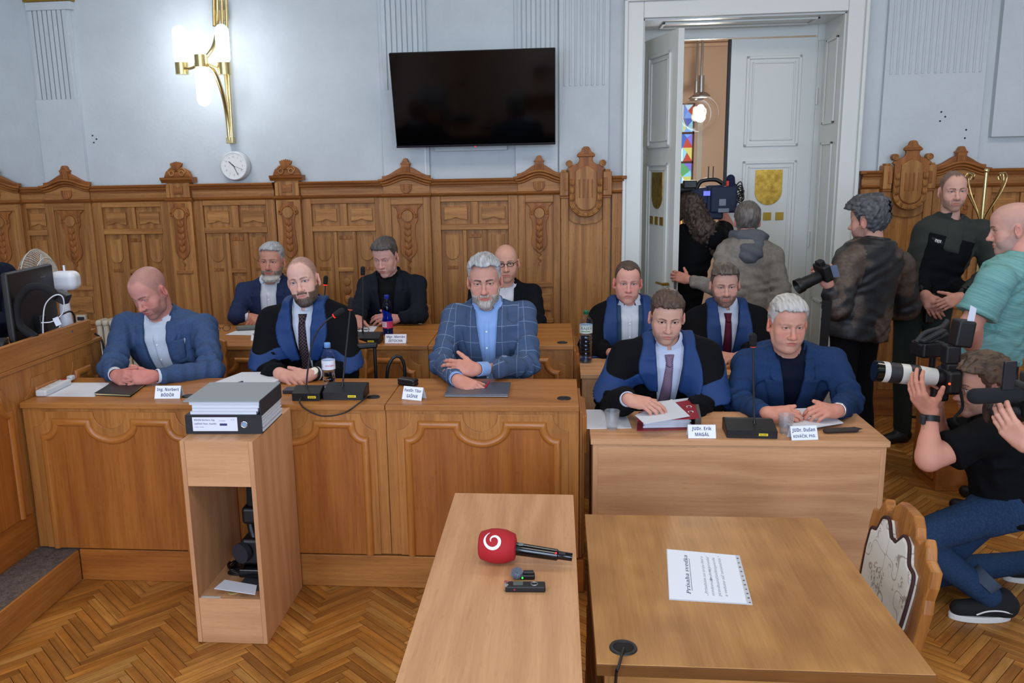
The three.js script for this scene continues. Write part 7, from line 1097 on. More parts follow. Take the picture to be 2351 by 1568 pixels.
function tee(P, o) { // short or long sleeved pullover
  const { fr, T, add, sh, el, wr } = P, k = o.sleeve === undefined ? 0.7 : o.sleeve, A = P.armS, ends = [0, 1].map(i => sh[i].clone().lerp(el[i], k)), L = [T(o.grow || 0.012, { lower: o.lower || -0.12, hipW: o.hipW || 0.165 }), ...yoke(P, 0.056), ...[0, 1].map(i => [cap(sh[i], ends[i], 0.07 * A, (o.sr || 0.068) * A), 0.04])]; if (o.long) for (let i = 0; i < 2; i++) L.push([cap(ends[i], along(el[i], wr[i], -0.05), 0.056, 0.04), 0.02]);
  const f0 = blend(L, 0.04), nh = neckHole(P, o.hole || 0.066), fo = armFolds(P, 0.004), cutAt = ends.map((e, i) => { const d = el[i].clone().sub(sh[i]).normalize(); return [e.clone().addScaledVector(d, o.cut || 0.02), d, sh[i]]; });
  const f = withBounds((x, y, z) => { let d = f0(x, y, z); if (Math.abs(d) < 0.035) d += (o.flat ? 0.4 : 1) * fo(x, y, z); if (!o.long) for (let i = 0; i < 2; i++) { const [p, n, s] = cutAt[i], a = (x - p.x) * n.x + (y - p.y) * n.y + (z - p.z) * n.z; const near = Math.hypot(x - p.x, y - p.y, z - p.z); if (near < 0.13) d = smax(d, a, 0.006); } return smax(d, -nh(x, y, z), 0.006); }, f0);
  P.teeF = f; P.teeMesh = add(o.name || 'shirt', meshCloth(f, o.cell || 0.0095, fr, bonesOf(P)), o.mat || cloth(o.c, o.cl || {})); return f;
}
// ---------------------------------------------------------------- the people in the room
const SEATED = [];
const checkTex = dataTex(512, 512, (u, v, x, y) => { const n = tnoise(u * 180, v * 180, 180, 180, 61) * 0.5 + tnoise(u * 60, v * 220, 60, 220, 62) * 0.5, wob = 0; let c = mix3([52, 70, 100], [86, 104, 134], n); const gx = Math.min(u, 1 - u), gy = Math.min(v, 1 - v); if (gx < 0.012 || gy < 0.014) c = mix3(c, [158, 176, 200], 0.35 + 0.5 * tnoise(u * 90, v * 90, 90, 90, 63)); return c; }); checkTex.repeat.set(1 / 0.082, 1 / 0.082);
const suitTex = (a, b, s) => { const t = dataTex(256, 256, (u, v) => mix3(a, b, tnoise(u * 128, v * 128, 128, 128, s) * 0.55 + tnoise(u * 40, v * 160, 40, 160, s + 1) * 0.45)); t.repeat.set(6, 6); return t; };
const dotTex = (bg, fg, n, s) => { const t = dataTex(256, 256, (u, v) => { const a = (u * n + v * n) % 1, b = (u * n - v * n + n) % 1, k = (a < 0.22 || b < 0.22) ? 1 : 0; return mix3(bg, fg, k * (0.6 + 0.4 * tnoise(u * 60, v * 60, 60, 60, s))); }); t.repeat.set(14, 14); return t; };
// 1 man in the blue suit, hands clasped, looking down
SEATED.push(person({ label: 'man in blue suit looking down with hands clasped on a notebook', floor: PF, w: 1.2, d: 1.12, armS: 1.12, neck: [366, 722, -4.36], sh: [[288, 745, -4.38], [468, 752, -4.36]], el: [[258, 846, -4.12], [486, 852, -4.12]], wr: [[266, 862, 0.93, 'y'], [352, 864, 0.93, 'y']], hip: v3(-2.1, 0.70, -4.52), legs: { sit: 0.4, c: 0x1c2840 }, neckS: 1.12,
  head: { p: [342, 668, -4.27], yaw: -0.25, pitch: 0.5, roll: 0.12, s: 1.04, skin: [206, 146, 134], fat: 0.25, jaw: 1.05, open: 0.0022, flush: 0.8, brow: 1.15, browC: [96, 70, 58], stubble: { c: [122, 92, 80], k: 0.55 }, scalp: { c: [142, 112, 104], k: 0.55, line: 0.085, recede: 0.02 }, gaze: [0, -0.5], seed: 2, smile: -0.002 },
  hands: { R: { dir: [0.72, -0.02, 0.55], dorsal: [-0.45, 0.45, 0.75], pose: { curl: [[0.9, 0.8, 0.4], [0.95, 0.8, 0.4], [1.0, 0.8, 0.4], [1.05, 0.8, 0.4]], thumb: [0.6, 0.8, -0.3], spread: 0.16 } }, L: { dir: [-0.9, 0.03, 0.35], dorsal: [0.25, 0.5, 0.8], pose: { curl: [[0.3, 0.5, 0.35], [0.35, 0.5, 0.35], [0.4, 0.5, 0.35], [0.45, 0.5, 0.35]], thumb: [0.6, 0.8, -0.2], spread: 0.14 } } },
  wear: P => { shirt(P, { c: 0xcdd4e0, open: true }); jacket(P, { c: 0xffffff, cl: { map: suitTex([46, 66, 100], [76, 98, 134], 201), rough: 0.8 }, vTop: 0.075, vBot: 0.055, off: 0.01, button: 0.06, pocket: true, fold: 0.007 }); } }));
// 2 bearded man in a robe
SEATED.push(person({ label: 'bearded man in black robe with blue velvet and patterned tie', floor: PF, w: 1.08, d: 1.05, neck: [702, 696, -4.4], sh: [[630, 738, -4.42], [778, 732, -4.42]], el: [[614, 858, -4.2], [794, 856, -4.2]], wr: [[640, 856, 0.925, 'y'], [718, 858, 0.922, 'y']], legs: { sit: 0.42 },
  head: { p: [696, 641, -4.36], yaw: 0.03, pitch: 0.06, roll: 0.17, s: 0.99, skin: [220, 176, 160], headW: 0.97, jaw: 0.95, brow: 1.05, flush: 0.5, browC: [110, 84, 68], hair: null, scalp: { c: [120, 92, 78], k: 0.62, line: 0.092, recede: 0.02 }, beard: { t: 0.006, long: 0.006, colA: [82, 62, 50], colB: [120, 96, 80], chin: [70, 58, 52] }, iris: [86, 104, 112], seed: 4 },
  hands: { R: { dir: [0.75, -0.12, 0.5], dorsal: [0.1, 0.8, 0.55], pose: { curl: [[0.35, 0.45, 0.3], [0.4, 0.45, 0.3], [0.45, 0.5, 0.3], [0.5, 0.5, 0.3]] } }, L: { dir: [-0.85, -0.1, 0.4], dorsal: [-0.1, 0.8, 0.55], pose: { curl: [[0.5, 0.6, 0.4], [0.55, 0.65, 0.4], [0.6, 0.65, 0.4], [0.65, 0.65, 0.4]], thumb: [0.5, 0.8, 0.3] } } },
  wear: P => { shirt(P, { c: 0xccd3e0, noCuff: [true, false] }); tie(P, { mat: cloth(0xffffff, { map: dotTex([30, 26, 40], [120, 92, 84], 4, 211), rough: 0.6 }), len: 0.42 }); robe(P, { hem: 0.25, arch: 0.02, off: 0.02, ce: 0.082 });
    const w = P.wr[1].clone().lerp(P.el[1], 0.06), d = P.wr[1].clone().sub(P.el[1]).normalize(), q = new THREE.Quaternion().setFromUnitVectors(v3(0, 1, 0), d), wt = P.add('wristwatch', new THREE.TorusGeometry(0.031, 0.006, 8, 28).rotateX(PI / 2).scale(1, 1.6, 1).applyQuaternion(q).translate(w.x, w.y, w.z), MAT.black), fc = w.clone().add(v3(0.006, 0.02, 0.026)); P.add('watch_face', cyl(0.019, 0.02, 0.007, 24).rotateX(PI / 2 - 0.55).translate(fc.x, fc.y, fc.z), std(0xe6e0cc, 0.3), wt); } }));
// 3 man in the checked jacket with a red pen
SEATED.push(person({ label: 'grey haired man in checked blue jacket holding a red pen', floor: PF, w: 1.1, d: 1.06, armS: 1.05, neck: [1119, 696, -4.4], sh: [[1042, 726, -4.42], [1204, 718, -4.42]], el: [[1014, 834, -4.2], [1212, 838, -4.24]], wr: [[1050, 872, 0.93, 'y'], [1094, 848, 0.965, 'y']], legs: { sit: 0.42, c: 0x222a3a },
  head: { p: [1113, 642, -4.35], yaw: 0.02, pitch: 0.14, roll: 0.03, s: 1.02, skin: [210, 158, 140], jaw: 1.02, brow: 1.2, flush: 0.6, browC: [74, 66, 62], browW: 1.3, browK: 0.95, open: 0.0034, hair: { line: 0.07, recede: 0.008, colA: [196, 198, 200], colB: [120, 122, 126], top: 0.02, sideT: 0.008, quiff: 0.01, grey: -0.5 }, beard: { t: 0.0055, long: 0.003, colA: [206, 200, 192], colB: [134, 118, 108] }, iris: [70, 76, 82], seed: 6 },
  hands: { R: { dir: [0.75, -0.22, 0.45], dorsal: [0.2, 0.75, 0.6], pose: { curl: [[0.5, 0.6, 0.3], [0.6, 0.7, 0.4], [0.7, 0.8, 0.4], [0.8, 0.8, 0.4]], thumb: [0.55, 0.85, -0.3] } }, L: { dir: [-0.95, 0.1, -0.05], dorsal: [0, 0.5, 0.85], pose: { curl: [[0.3, 0.4, 0.3], [0.35, 0.4, 0.3], [0.4, 0.4, 0.3], [0.4, 0.4, 0.3]], thumb: [0.6, 0.7, 0.1] } } },
  wear: P => { shirt(P, { c: 0x8fb0e4, open: true, cuff: -0.005 }); jacket(P, { c: 0xffffff, cl: { map: checkTex, rough: 0.85 }, vTop: 0.066, vBot: 0.022, off: 0.015, button: 0.08, pocket: true, fold: 0.006 });
    const t = P.hands.R.tips, m = t[0].clone().add(v3(-0.02, 0.034, 0.012)); P.pen = single('red_pen', 'red ballpoint pen held over the laptop', 'pen', [between(v3(-0.02, -0.028, 0.0), v3(0.026, 0.04, 0.004), 0.0048, 0.0048, 12), between(v3(0.026, 0.04, 0.004), v3(0.034, 0.052, 0.005), 0.004, 0.0025, 12)], std(0xa01424, 0.35), m); } }));

const plainHands = { R: { pose: {} }, L: { pose: {} } };
// 4 grey bearded man in the rear row
SEATED.push(person({ label: 'grey bearded man in navy suit sitting at the rear bench', floor: PF, neck: [624, 640, -5.76], sh: [[562, 668, -5.78], [684, 668, -5.78]], el: [[544, 724, -5.56], [676, 724, -5.56]], wr: [[574, 728, 0.93, 'y'], [612, 730, 0.93, 'y']], legs: { sit: 0.4 },
  head: { p: [625, 598, -5.73], yaw: 0.0, pitch: 0.04, roll: -0.02, skin: [200, 146, 126], brow: 1.1, flush: 0.7, browC: [98, 84, 76], hair: { line: 0.066, colA: [190, 192, 194], colB: [120, 122, 126], top: 0.014, sideT: 0.005, quiff: 0.006 }, beard: { t: 0.006, long: 0.018, colA: [150, 140, 130], colB: [104, 92, 84], chin: [186, 184, 178] }, iris: [60, 52, 46], seed: 8, open: 0.0038 },
  hands: { R: { dir: [0.75, -0.1, 0.45], dorsal: [0.2, 0.7, 0.6], pose: { curl: [[0.7, 0.7, 0.4], [0.7, 0.7, 0.4], [0.8, 0.7, 0.4], [0.8, 0.7, 0.4]] } }, L: { dir: [-0.75, -0.1, 0.45], dorsal: [-0.2, 0.7, 0.6], pose: { curl: [[0.7, 0.7, 0.4], [0.7, 0.7, 0.4], [0.8, 0.7, 0.4], [0.8, 0.7, 0.4]] } } },
  wear: P => { shirt(P, { c: 0xd0d6e0, open: true }); jacket(P, { c: 0xffffff, cl: { map: suitTex([26, 36, 66], [46, 58, 92], 221) }, vTop: 0.064, vBot: 0.06, button: 0.1 }); } }));
// 5 man in black shirt and dark jacket
SEATED.push(person({ label: 'man in dark jacket and black shirt reaching for his spectacles', floor: PF, w: 1.05, neck: [892, 626, -5.76], sh: [[842, 655, -5.76], [960, 652, -5.76]], el: [[822, 722, -5.5], [962, 722, -5.52]], wr: [[820, 726, 0.955, 'y'], [910, 732, 0.93, 'y']], legs: { sit: 0.4 },
  head: { p: [885, 588, -5.7], yaw: -0.22, pitch: 0.3, roll: 0.03, skin: [206, 160, 148], jaw: 1.02, brow: 1.1, flush: 0.6, browC: [88, 74, 68], browK: 0.5, hair: { line: 0.062, colA: [92, 86, 82], colB: [54, 50, 48], top: 0.016, sideT: 0.005, quiff: 0.008 }, gaze: [-0.1, -0.4], open: 0.0034, seed: 10, smile: -0.002 },
  hands: { R: { dir: [0.15, -0.5, 0.85], dorsal: [0.1, 0.8, 0.5], pose: { curl: [[0.3, 0.4, 0.3], [0.3, 0.4, 0.3], [0.35, 0.4, 0.3], [0.4, 0.4, 0.3]] } }, L: { dir: [-0.85, 0.1, 0.4], dorsal: [-0.1, 0.6, 0.75], pose: { curl: [[0.5, 0.5, 0.3], [0.55, 0.5, 0.3], [0.6, 0.6, 0.3], [0.65, 0.6, 0.3]] } } },
  wear: P => { shirt(P, { c: 0x0a0b0d, tee: true, noCuffs: true }); P.add('crew_neck', collar(P.neck.clone().addScaledVector(P.fr.u, -0.03), P.fr.u, P.fr.f, 0.06, 0.068, 0.03, 0.012, 0.005, 0.02), cloth(0x0a0b0d), P.shirtMesh); jacket(P, { c: 0xffffff, cl: { map: suitTex([16, 20, 28], [34, 40, 52], 231) }, vTop: 0.07, vBot: 0.03, button: 0.06 }); } }));
// 6 bald man with spectacles
SEATED.push(person({ label: 'bald man with dark spectacles and white shirt behind the checked jacket', floor: PF, w: 1.08, neck: [1160, 650, -5.8], sh: [[1096, 672, -5.8], [1222, 672, -5.8]], el: [[1080, 742, -5.62], [1236, 742, -5.62]], wr: [[1110, 752, -5.5], [1205, 752, -5.5]], legs: { sit: 0.4 },
  head: { p: [1162, 602, -5.75], yaw: 0.03, pitch: 0.05, roll: 0.06, skin: [214, 164, 144], fat: 0.2, flush: 0.5, browC: [110, 84, 70], stubble: { c: [140, 104, 88], k: 0.3 }, glasses: { c: 0x14120f, h: 0.72, t: 0.0022 }, seed: 12 },
  wear: P => { shirt(P, { c: 0xcfd4dc, tee: true, noCuffs: true }); P.add('crew_neck', collar(P.neck.clone().addScaledVector(P.fr.u, -0.03), P.fr.u, P.fr.f, 0.06, 0.068, 0.03, 0.012, 0.005, 0.02), P.shirtMat, P.shirtMesh); jacket(P, { c: 0x0f1117, vTop: 0.068, vBot: 0.06, button: 0.08 }); } }));
// 7 robed man in the rear laminate row
SEATED.push(person({ label: 'short haired man in black robe over an open white shirt', floor: 0, neck: [1444, 690, -5.36], sh: [[1384, 728, -5.38], [1506, 724, -5.38]], el: [[1366, 800, -5.2], [1512, 796, -5.2]], wr: [[1404, 810, 0.79, 'y'], [1470, 810, 0.79, 'y']], legs: { sit: 0.4 },
  head: { p: [1441, 646, -5.32], yaw: 0.0, pitch: 0.08, roll: -0.02, skin: [216, 160, 144], fat: 0.15, jaw: 1.03, flush: 0.8, browC: [120, 92, 78], browK: 0.5, hair: { line: 0.07, recede: 0.01, colA: [92, 72, 60], colB: [58, 46, 40], top: 0.01, sideT: 0.003 }, seed: 14, iris: [96, 110, 120] },
  wear: P => { shirt(P, { c: 0xd0d5de, open: true, noCuffs: true }); jacket(P, { c: 0x36506a, vTop: 0.06, vBot: 0.05, button: 0.05, r: [0.05, 0.046, 0.038], grow: -0.008, noCollar: true }); robe(P, { hem: 0.2, arch: 0.02, vt: 0.085, vb: 0.08 }); } }));
// 8 robed man with the maroon tie
SEATED.push(person({ label: 'bearded man in black robe with maroon tie at the rear desk', floor: 0, neck: [1667, 698, -5.32], sh: [[1602, 738, -5.34], [1734, 732, -5.34]], el: [[1606, 806, -5.2], [1746, 800, -5.18]], wr: [[1642, 814, 0.795, 'y'], [1700, 816, 0.795, 'y']], legs: { sit: 0.4 },
  head: { p: [1664, 652, -5.28], yaw: -0.06, pitch: 0.14, roll: 0.04, skin: [214, 168, 152], jaw: 0.97, browC: [92, 72, 60], hair: { line: 0.066, colA: [104, 92, 82], colB: [58, 50, 44], top: 0.017, sideT: 0.007, quiff: 0.01, pt: 1 }, stubble: { c: [104, 82, 72], k: 0.7 }, open: 0.0042, seed: 16 },
  hands: { R: { dir: [0.8, -0.1, 0.5], dorsal: [0.1, 0.8, 0.5], pose: { curl: [[0.4, 0.5, 0.3], [0.45, 0.5, 0.3], [0.5, 0.5, 0.3], [0.55, 0.5, 0.3]] } }, L: { pose: {} } },
  wear: P => { shirt(P, { c: 0xccd3e2, noCuffs: true }); tie(P, { mat: cloth(0xffffff, { map: dotTex([78, 20, 40], [110, 44, 62], 6, 241), rough: 0.6 }), len: 0.4 }); robe(P, { hem: 0.14, arch: 0.0, vt: 0.07 }); } }));
// 9 young robed man pointing into the binder
SEATED.push(person({ label: 'young man in black robe with lilac tie pointing into the red binder', floor: 0, w: 1.1, d: 1.05, armS: 1.02, neck: [1534, 782, -4.24], sh: [[1440, 818, -4.26], [1616, 814, -4.26]], el: [[1398, 934, -4.08], [1626, 930, -4.08]], wr: [[1442, 916, 0.872, 'y'], [1575, 946, 0.775, 'y']], hip: v3(0.555, 0.56, -4.42), legs: { sit: 0.42 },
  head: { p: [1531, 725, -4.14], yaw: -0.02, pitch: 0.26, roll: -0.03, s: 0.97, skin: [214, 168, 148], fat: 0.1, jaw: 1.0, flush: 0.45, browC: [76, 54, 44], hair: { line: 0.064, colA: [92, 70, 56], colB: [48, 36, 30], top: 0.017, sideT: 0.005, quiff: 0.008, curl: 0.2, pt: 1 }, stubble: { c: [150, 116, 100], k: 0.3 }, iris: [52, 40, 34], seed: 18, open: 0.0052 },
  hands: { R: { dir: [0.85, -0.12, 0.35], dorsal: [0.15, 0.85, 0.45], pose: { curl: [[0.35, 0.4, 0.25], [0.45, 0.5, 0.3], [0.55, 0.55, 0.3], [0.6, 0.6, 0.3]], thumb: [0.5, 0.85, -0.2] } }, L: { dir: [-0.6, -0.2, 0.7], dorsal: [0, 1, 0.1], pose: {} } },
  wear: P => { shirt(P, { c: 0xc8d0e4, cuff: 0.0, noCuff: [false, true] }); tie(P, { mat: cloth(0xffffff, { map: dotTex([150, 128, 150], [96, 72, 92], 8, 251), rough: 0.6 }), len: 0.42, dx: -0.03 }); robe(P, { hem: 0.33, arch: -0.03, sleeveEnd: 0.066, cr: 0.074, ce: 0.095, vt: 0.075, vb: 0.03, off: -0.01 }); } }));
// 10 older man in navy jacket holding his spectacles
{ const P = person({ label: 'grey haired man in navy jacket holding spectacles over documents', floor: 0, w: 1.26, d: 1.25, belly: 0.02, armS: 1.12, neck: [1812, 800, -4.3], sh: [[1716, 836, -4.32], [1912, 828, -4.32]], el: [[1690, 926, -4.14], [1950, 924, -4.14]], wr: [[1760, 948, 0.8, 'y'], [1924, 942, 0.81, 'y']], hip: v3(1.16, 0.56, -4.5), neckS: 1.15, legs: { sit: 0.44 },
  head: { p: [1808, 740, -4.2], yaw: 0.06, pitch: 0.16, roll: -0.02, s: 1.02, skin: [216, 160, 138], fat: 0.7, jaw: 1.08, headW: 1.03, flush: 0.9, browC: [150, 122, 104], browK: 0.4, hair: { line: 0.066, colA: [206, 204, 200], colB: [146, 144, 140], top: 0.018, sideT: 0.009, quiff: 0.004, pt: 1 }, iris: [88, 98, 106], seed: 20, open: 0.0036, noseW: 1.15, noseDown: 0.002 },
  hands: { R: { dir: [0.85, 0.05, 0.35], dorsal: [0.1, 0.75, 0.65], pose: { curl: [[0.6, 0.7, 0.4], [0.65, 0.7, 0.4], [0.7, 0.7, 0.4], [0.75, 0.7, 0.4]], thumb: [0.3, 0.9, 0.1] } }, L: { dir: [-0.8, 0.12, 0.4], dorsal: [-0.2, 0.75, 0.6], pose: { curl: [[0.7, 0.75, 0.4], [0.75, 0.75, 0.4], [0.8, 0.75, 0.4], [0.85, 0.75, 0.4]], thumb: [0.3, 0.9, 0.2] } } },
  wear: P => { shirt(P, { c: 0x0a1226, tee: true, noCuffs: true }); P.add('crew_neck', collar(P.neck.clone().addScaledVector(P.fr.u, -0.04), P.fr.u, P.fr.f, 0.068, 0.078, 0.03, 0.012, 0.005, 0.02), P.shirtMat, P.shirtMesh); jacket(P, { c: 0xffffff, cl: { map: suitTex([26, 48, 84], [42, 68, 108], 261) }, vTop: 0.07, vBot: 0.006, button: 0.08, pocket: true, fold: 0.006 });
    const w = P.wr[1].clone().lerp(P.el[1], 0.04), d = P.wr[1].clone().sub(P.el[1]).normalize(), wt = P.add('wristwatch', new THREE.TorusGeometry(0.03, 0.006, 8, 28).rotateX(PI / 2).scale(1, 1.8, 1).applyQuaternion(new THREE.Quaternion().setFromUnitVectors(v3(0, 1, 0), d)).translate(w.x, w.y, w.z), MAT.steel); P.add('wedding_ring', new THREE.TorusGeometry(0.0095, 0.0018, 6, 18).translate(...P.hands.L.tips[2].clone().lerp(P.hands.L.knuckle, 0.7).toArray()), MAT.brass, wt); } });
  const a = P.hands.R.tips[0], b = P.hands.L.tips[0], m = a.clone().lerp(b, 0.5); SEATED.push(P); spectacles('thin rimmed spectacles held between both hands', m.clone().add(v3(0, -0.02, 0)), 0.0, 0x20242c, { rx: -1.15 }); }
// chairs of the seated people
SEATED.forEach((P, i) => chairAt(i ? P.hip.x : atZ(516, 820, -4.8).x - 0.232, P.sp.floor || 0, P.hip.z - 0.06, 0, 'carved chair under the ' + ['man in blue suit', 'bearded man in robe with patterned tie', 'man in checked jacket', 'grey bearded man in navy suit', 'man in black shirt', 'bald man with spectacles', 'short haired robed man', 'robed man with maroon tie', 'young robed man', 'man in navy jacket'][i]));
// ---------------------------------------------------------------- standing people and their gear
const turned = (x, z) => Math.atan2(x, z);
// 11 camera operator in the doorway
{ const P = person({ label: 'long haired camera operator in black shirt standing in the doorway', floor: 0, neck: [1592, 520, -6.78], sh: [[1646, 548, -6.62], [1556, 552, -6.9]], el: [[1668, 520, -6.95], [1572, 632, -6.86]], wr: [[1652, 470, -7.05], [1590, 700, -6.95]], hip: v3(0.98, 0.98, -6.76), bare: 1, armS: 1.15, w: 1.15, legs: { c: 0x0b0b0e, knees: [v3(1.06, 0.5, -6.72), v3(0.9, 0.5, -6.82)], ankles: [v3(1.07, 0.09, -6.7), v3(0.9, 0.09, -6.8)] },
  head: { p: [1572, 470, -6.8], yaw: turned(-0.75, -0.65), pitch: 0.05, skin: [214, 160, 146], cell: 0.0045, seed: 22, stubble: { c: [70, 52, 44], k: 0.7 } }, hands: { R: { dorsal: [1, 0, 0.2] }, L: { dorsal: [-1, 0, 0.2] } },
  wear: P => { tee(P, { c: 0x0c0d10, lower: -0.2, sleeve: 0.62, sr: 0.072 });
    const h0 = P.hc, L = [ell(v3(h0.x, h0.y + 0.03, h0.z), [0.105, 0.125, 0.115]), [cap(v3(h0.x + 0.04, h0.y, h0.z + 0.07), v3(h0.x + 0.13, h0.y - 0.2, h0.z + 0.16), 0.1, 0.085), 0.06], [cap(v3(h0.x + 0.13, h0.y - 0.2, h0.z + 0.16), v3(h0.x + 0.21, h0.y - 0.36, h0.z + 0.17), 0.08, 0.035), 0.05]], f0 = blend(L, 0.05), A = LC(34, 26, 22), B = LC(78, 60, 50);
    const f = withBounds((x, y, z) => { const d = f0(x, y, z); return Math.abs(d) > 0.05 ? d : d + 0.03 * (noise3(x * 70, y * 45, z * 70) - 0.5) + 0.02 * (noise3(x * 30, y * 25, z * 30) - 0.5) + Math.max(0, -(x - h0.x) - 0.04) * 1.2 * (y < h0.y + 0.02 ? 1 : 0); }, f0);
    P.add('long_curly_hair', finish(surfNet(f, ...pad(f0.lo, f0.hi, 0.03), 0.007), (x, y, z) => mix3(A, B, noise3(x * 90, y * 60, z * 90))), hairMat); } });
  const c = atZ(1640, 452, -6.72), o = thing('broadcast_camera', 'navy shoulder broadcast camera with cables and foam microphone', 'video camera', c, 0), nv = std(0x10203a, 0.7);
  part('body', [rbox(0.2, 0.2, 0.14, 0.06, -0.02, 0, 0.02, 3), rbox(0.13, 0.26, 0.12, 0.0, -0.04, -0.01, 0.02, 3)], nv, o); part('front_block', rbox(0.16, 0.13, 0.12, -0.1, 0.02, -0.02, 0.015, 2).rotateZ(0.15), nv, o); part('handle', [tube([v3(-0.14, 0.06, 0), v3(-0.1, 0.12, 0), v3(0.0, 0.13, 0), v3(0.06, 0.1, 0)], 0.016, 20, 8)], MAT.black, o);
  part('lens', cyl(0.04, 0.05, 0.2, 20).rotateZ(PI / 2 + 0.1).translate(-0.26, 0.06, -0.02), MAT.black, o); part('viewfinder', rbox(0.1, 0.06, 0.08, -0.2, 0.1, 0.08, 0.01), MAT.black, o); part('side_screen', box(0.05, 0.035, 0.003, -0.07, 0.03, 0.075), new THREE.MeshStandardMaterial({ color: 0x303a80, emissive: 0x6f78e8, emissiveIntensity: 0.9 }), o);
  part('antenna', [cyl(0.004, 0.004, 0.1, 6, -0.05, 0.18, 0), cyl(0.004, 0.004, 0.1, 6, -0.015, 0.18, 0)], MAT.black, o); part('foam_microphone', new THREE.CapsuleGeometry(0.032, 0.05, 6, 14).rotateZ(0.1).translate(0.12, 0.11, 0), std(0x0c1838, 0.9), o); part('red_marker', rbox(0.02, 0.04, 0.02, 0.09, 0.1, 0.03, 0.004), std(0xc83218, 0.5), o); part('label', [box(0.05, 0.05, 0.002, 0.05, -0.04, 0.071), box(0.08, 0.03, 0.002, 0.06, -0.1, 0.071)], std(0x74808a, 0.6), o);
  part('cable', tube(Array.from({ length: 36 }, (_, i) => v3(0.18 + 0.035 * Math.cos(i * 1.1 + 0.3 * Math.sin(i)), 0.06 - 0.02 * (i % 5) + 0.05 * Math.sin(i * 1.1), 0.03 * Math.sin(i * 0.7))), 0.005, 220, 6), MAT.black, o); }
// 12 man in grey suede jacket
person({ label: 'man in grey suede jacket with grey hood seen from behind', floor: 0, neck: [1718, 545, -6.25], sh: [[1776, 588, -6.22], [1664, 588, -6.22]], el: [[1794, 664, -6.16], [1648, 662, -6.05]], wr: [[1770, 712, -6.1], [1580, 642, -6.2]], hip: v3(1.33, 0.98, -6.2), w: 1.05, armS: 1.1, legs: { c: 0x20222a, knees: [v3(1.44, 0.5, -6.22), v3(1.24, 0.5, -6.22)], ankles: [v3(1.45, 0.09, -6.2), v3(1.23, 0.09, -6.2)] },
  head: { p: [1716, 505, -6.28], yaw: PI - 0.12, pitch: 0.0, skin: [206, 152, 136], seed: 24, hair: { line: 0.07, nape: -0.095, colA: [122, 116, 110], colB: [62, 56, 52], top: 0.02, sideT: 0.016 } }, hands: { L: { dorsal: [0, 0.3, 1], pose: {} }, R: { dorsal: [1, 0, 0.3] } },
  wear: P => { const st = dataTex(256, 256, (u, v) => { const k = tnoise(u * 5, v * 5, 5, 5, 71) * 0.6 + tnoise(u * 40, v * 40, 40, 40, 72) * 0.4; return mix3([112, 106, 98], [146, 140, 132], k); }); st.repeat.set(2, 2); jacket(P, { c: 0xffffff, cl: { map: st, rough: 0.95 }, noLapel: true, noCollar: true, vTop: 0.03, button: 0.3, lower: -0.2, grow: 0.012, fold: 0.005 });
    const { fr, neck: n } = P, q = (a, b, c) => n.clone().addScaledVector(fr.r, a).addScaledVector(fr.u, b).addScaledVector(fr.f, c), f0 = blend([cap(q(-0.1, 0.0, 0.0), q(-0.03, -0.1, -0.11), 0.045, 0.05), [cap(q(0.1, 0.0, 0.0), q(0.03, -0.1, -0.11), 0.045, 0.05), 0.05], [cap(q(-0.02, -0.12, -0.12), q(0.02, -0.16, -0.11), 0.05, 0.045), 0.06], [cap(q(-0.06, 0.01, -0.07), q(0.06, 0.01, -0.07), 0.045, 0.045), 0.05]], 0.06), f = withBounds((x, y, z) => { const d = f0(x, y, z); return Math.abs(d) > 0.03 ? d : d + 0.006 * Math.sin(y * 90 + x * 40 + 4 * noise3(x * 8, y * 8, z * 8)); }, f0); P.add('hood', meshCloth(f, 0.009, fr, bonesOf(P)), cloth(0x5c6066, { rough: 0.9 })); } });
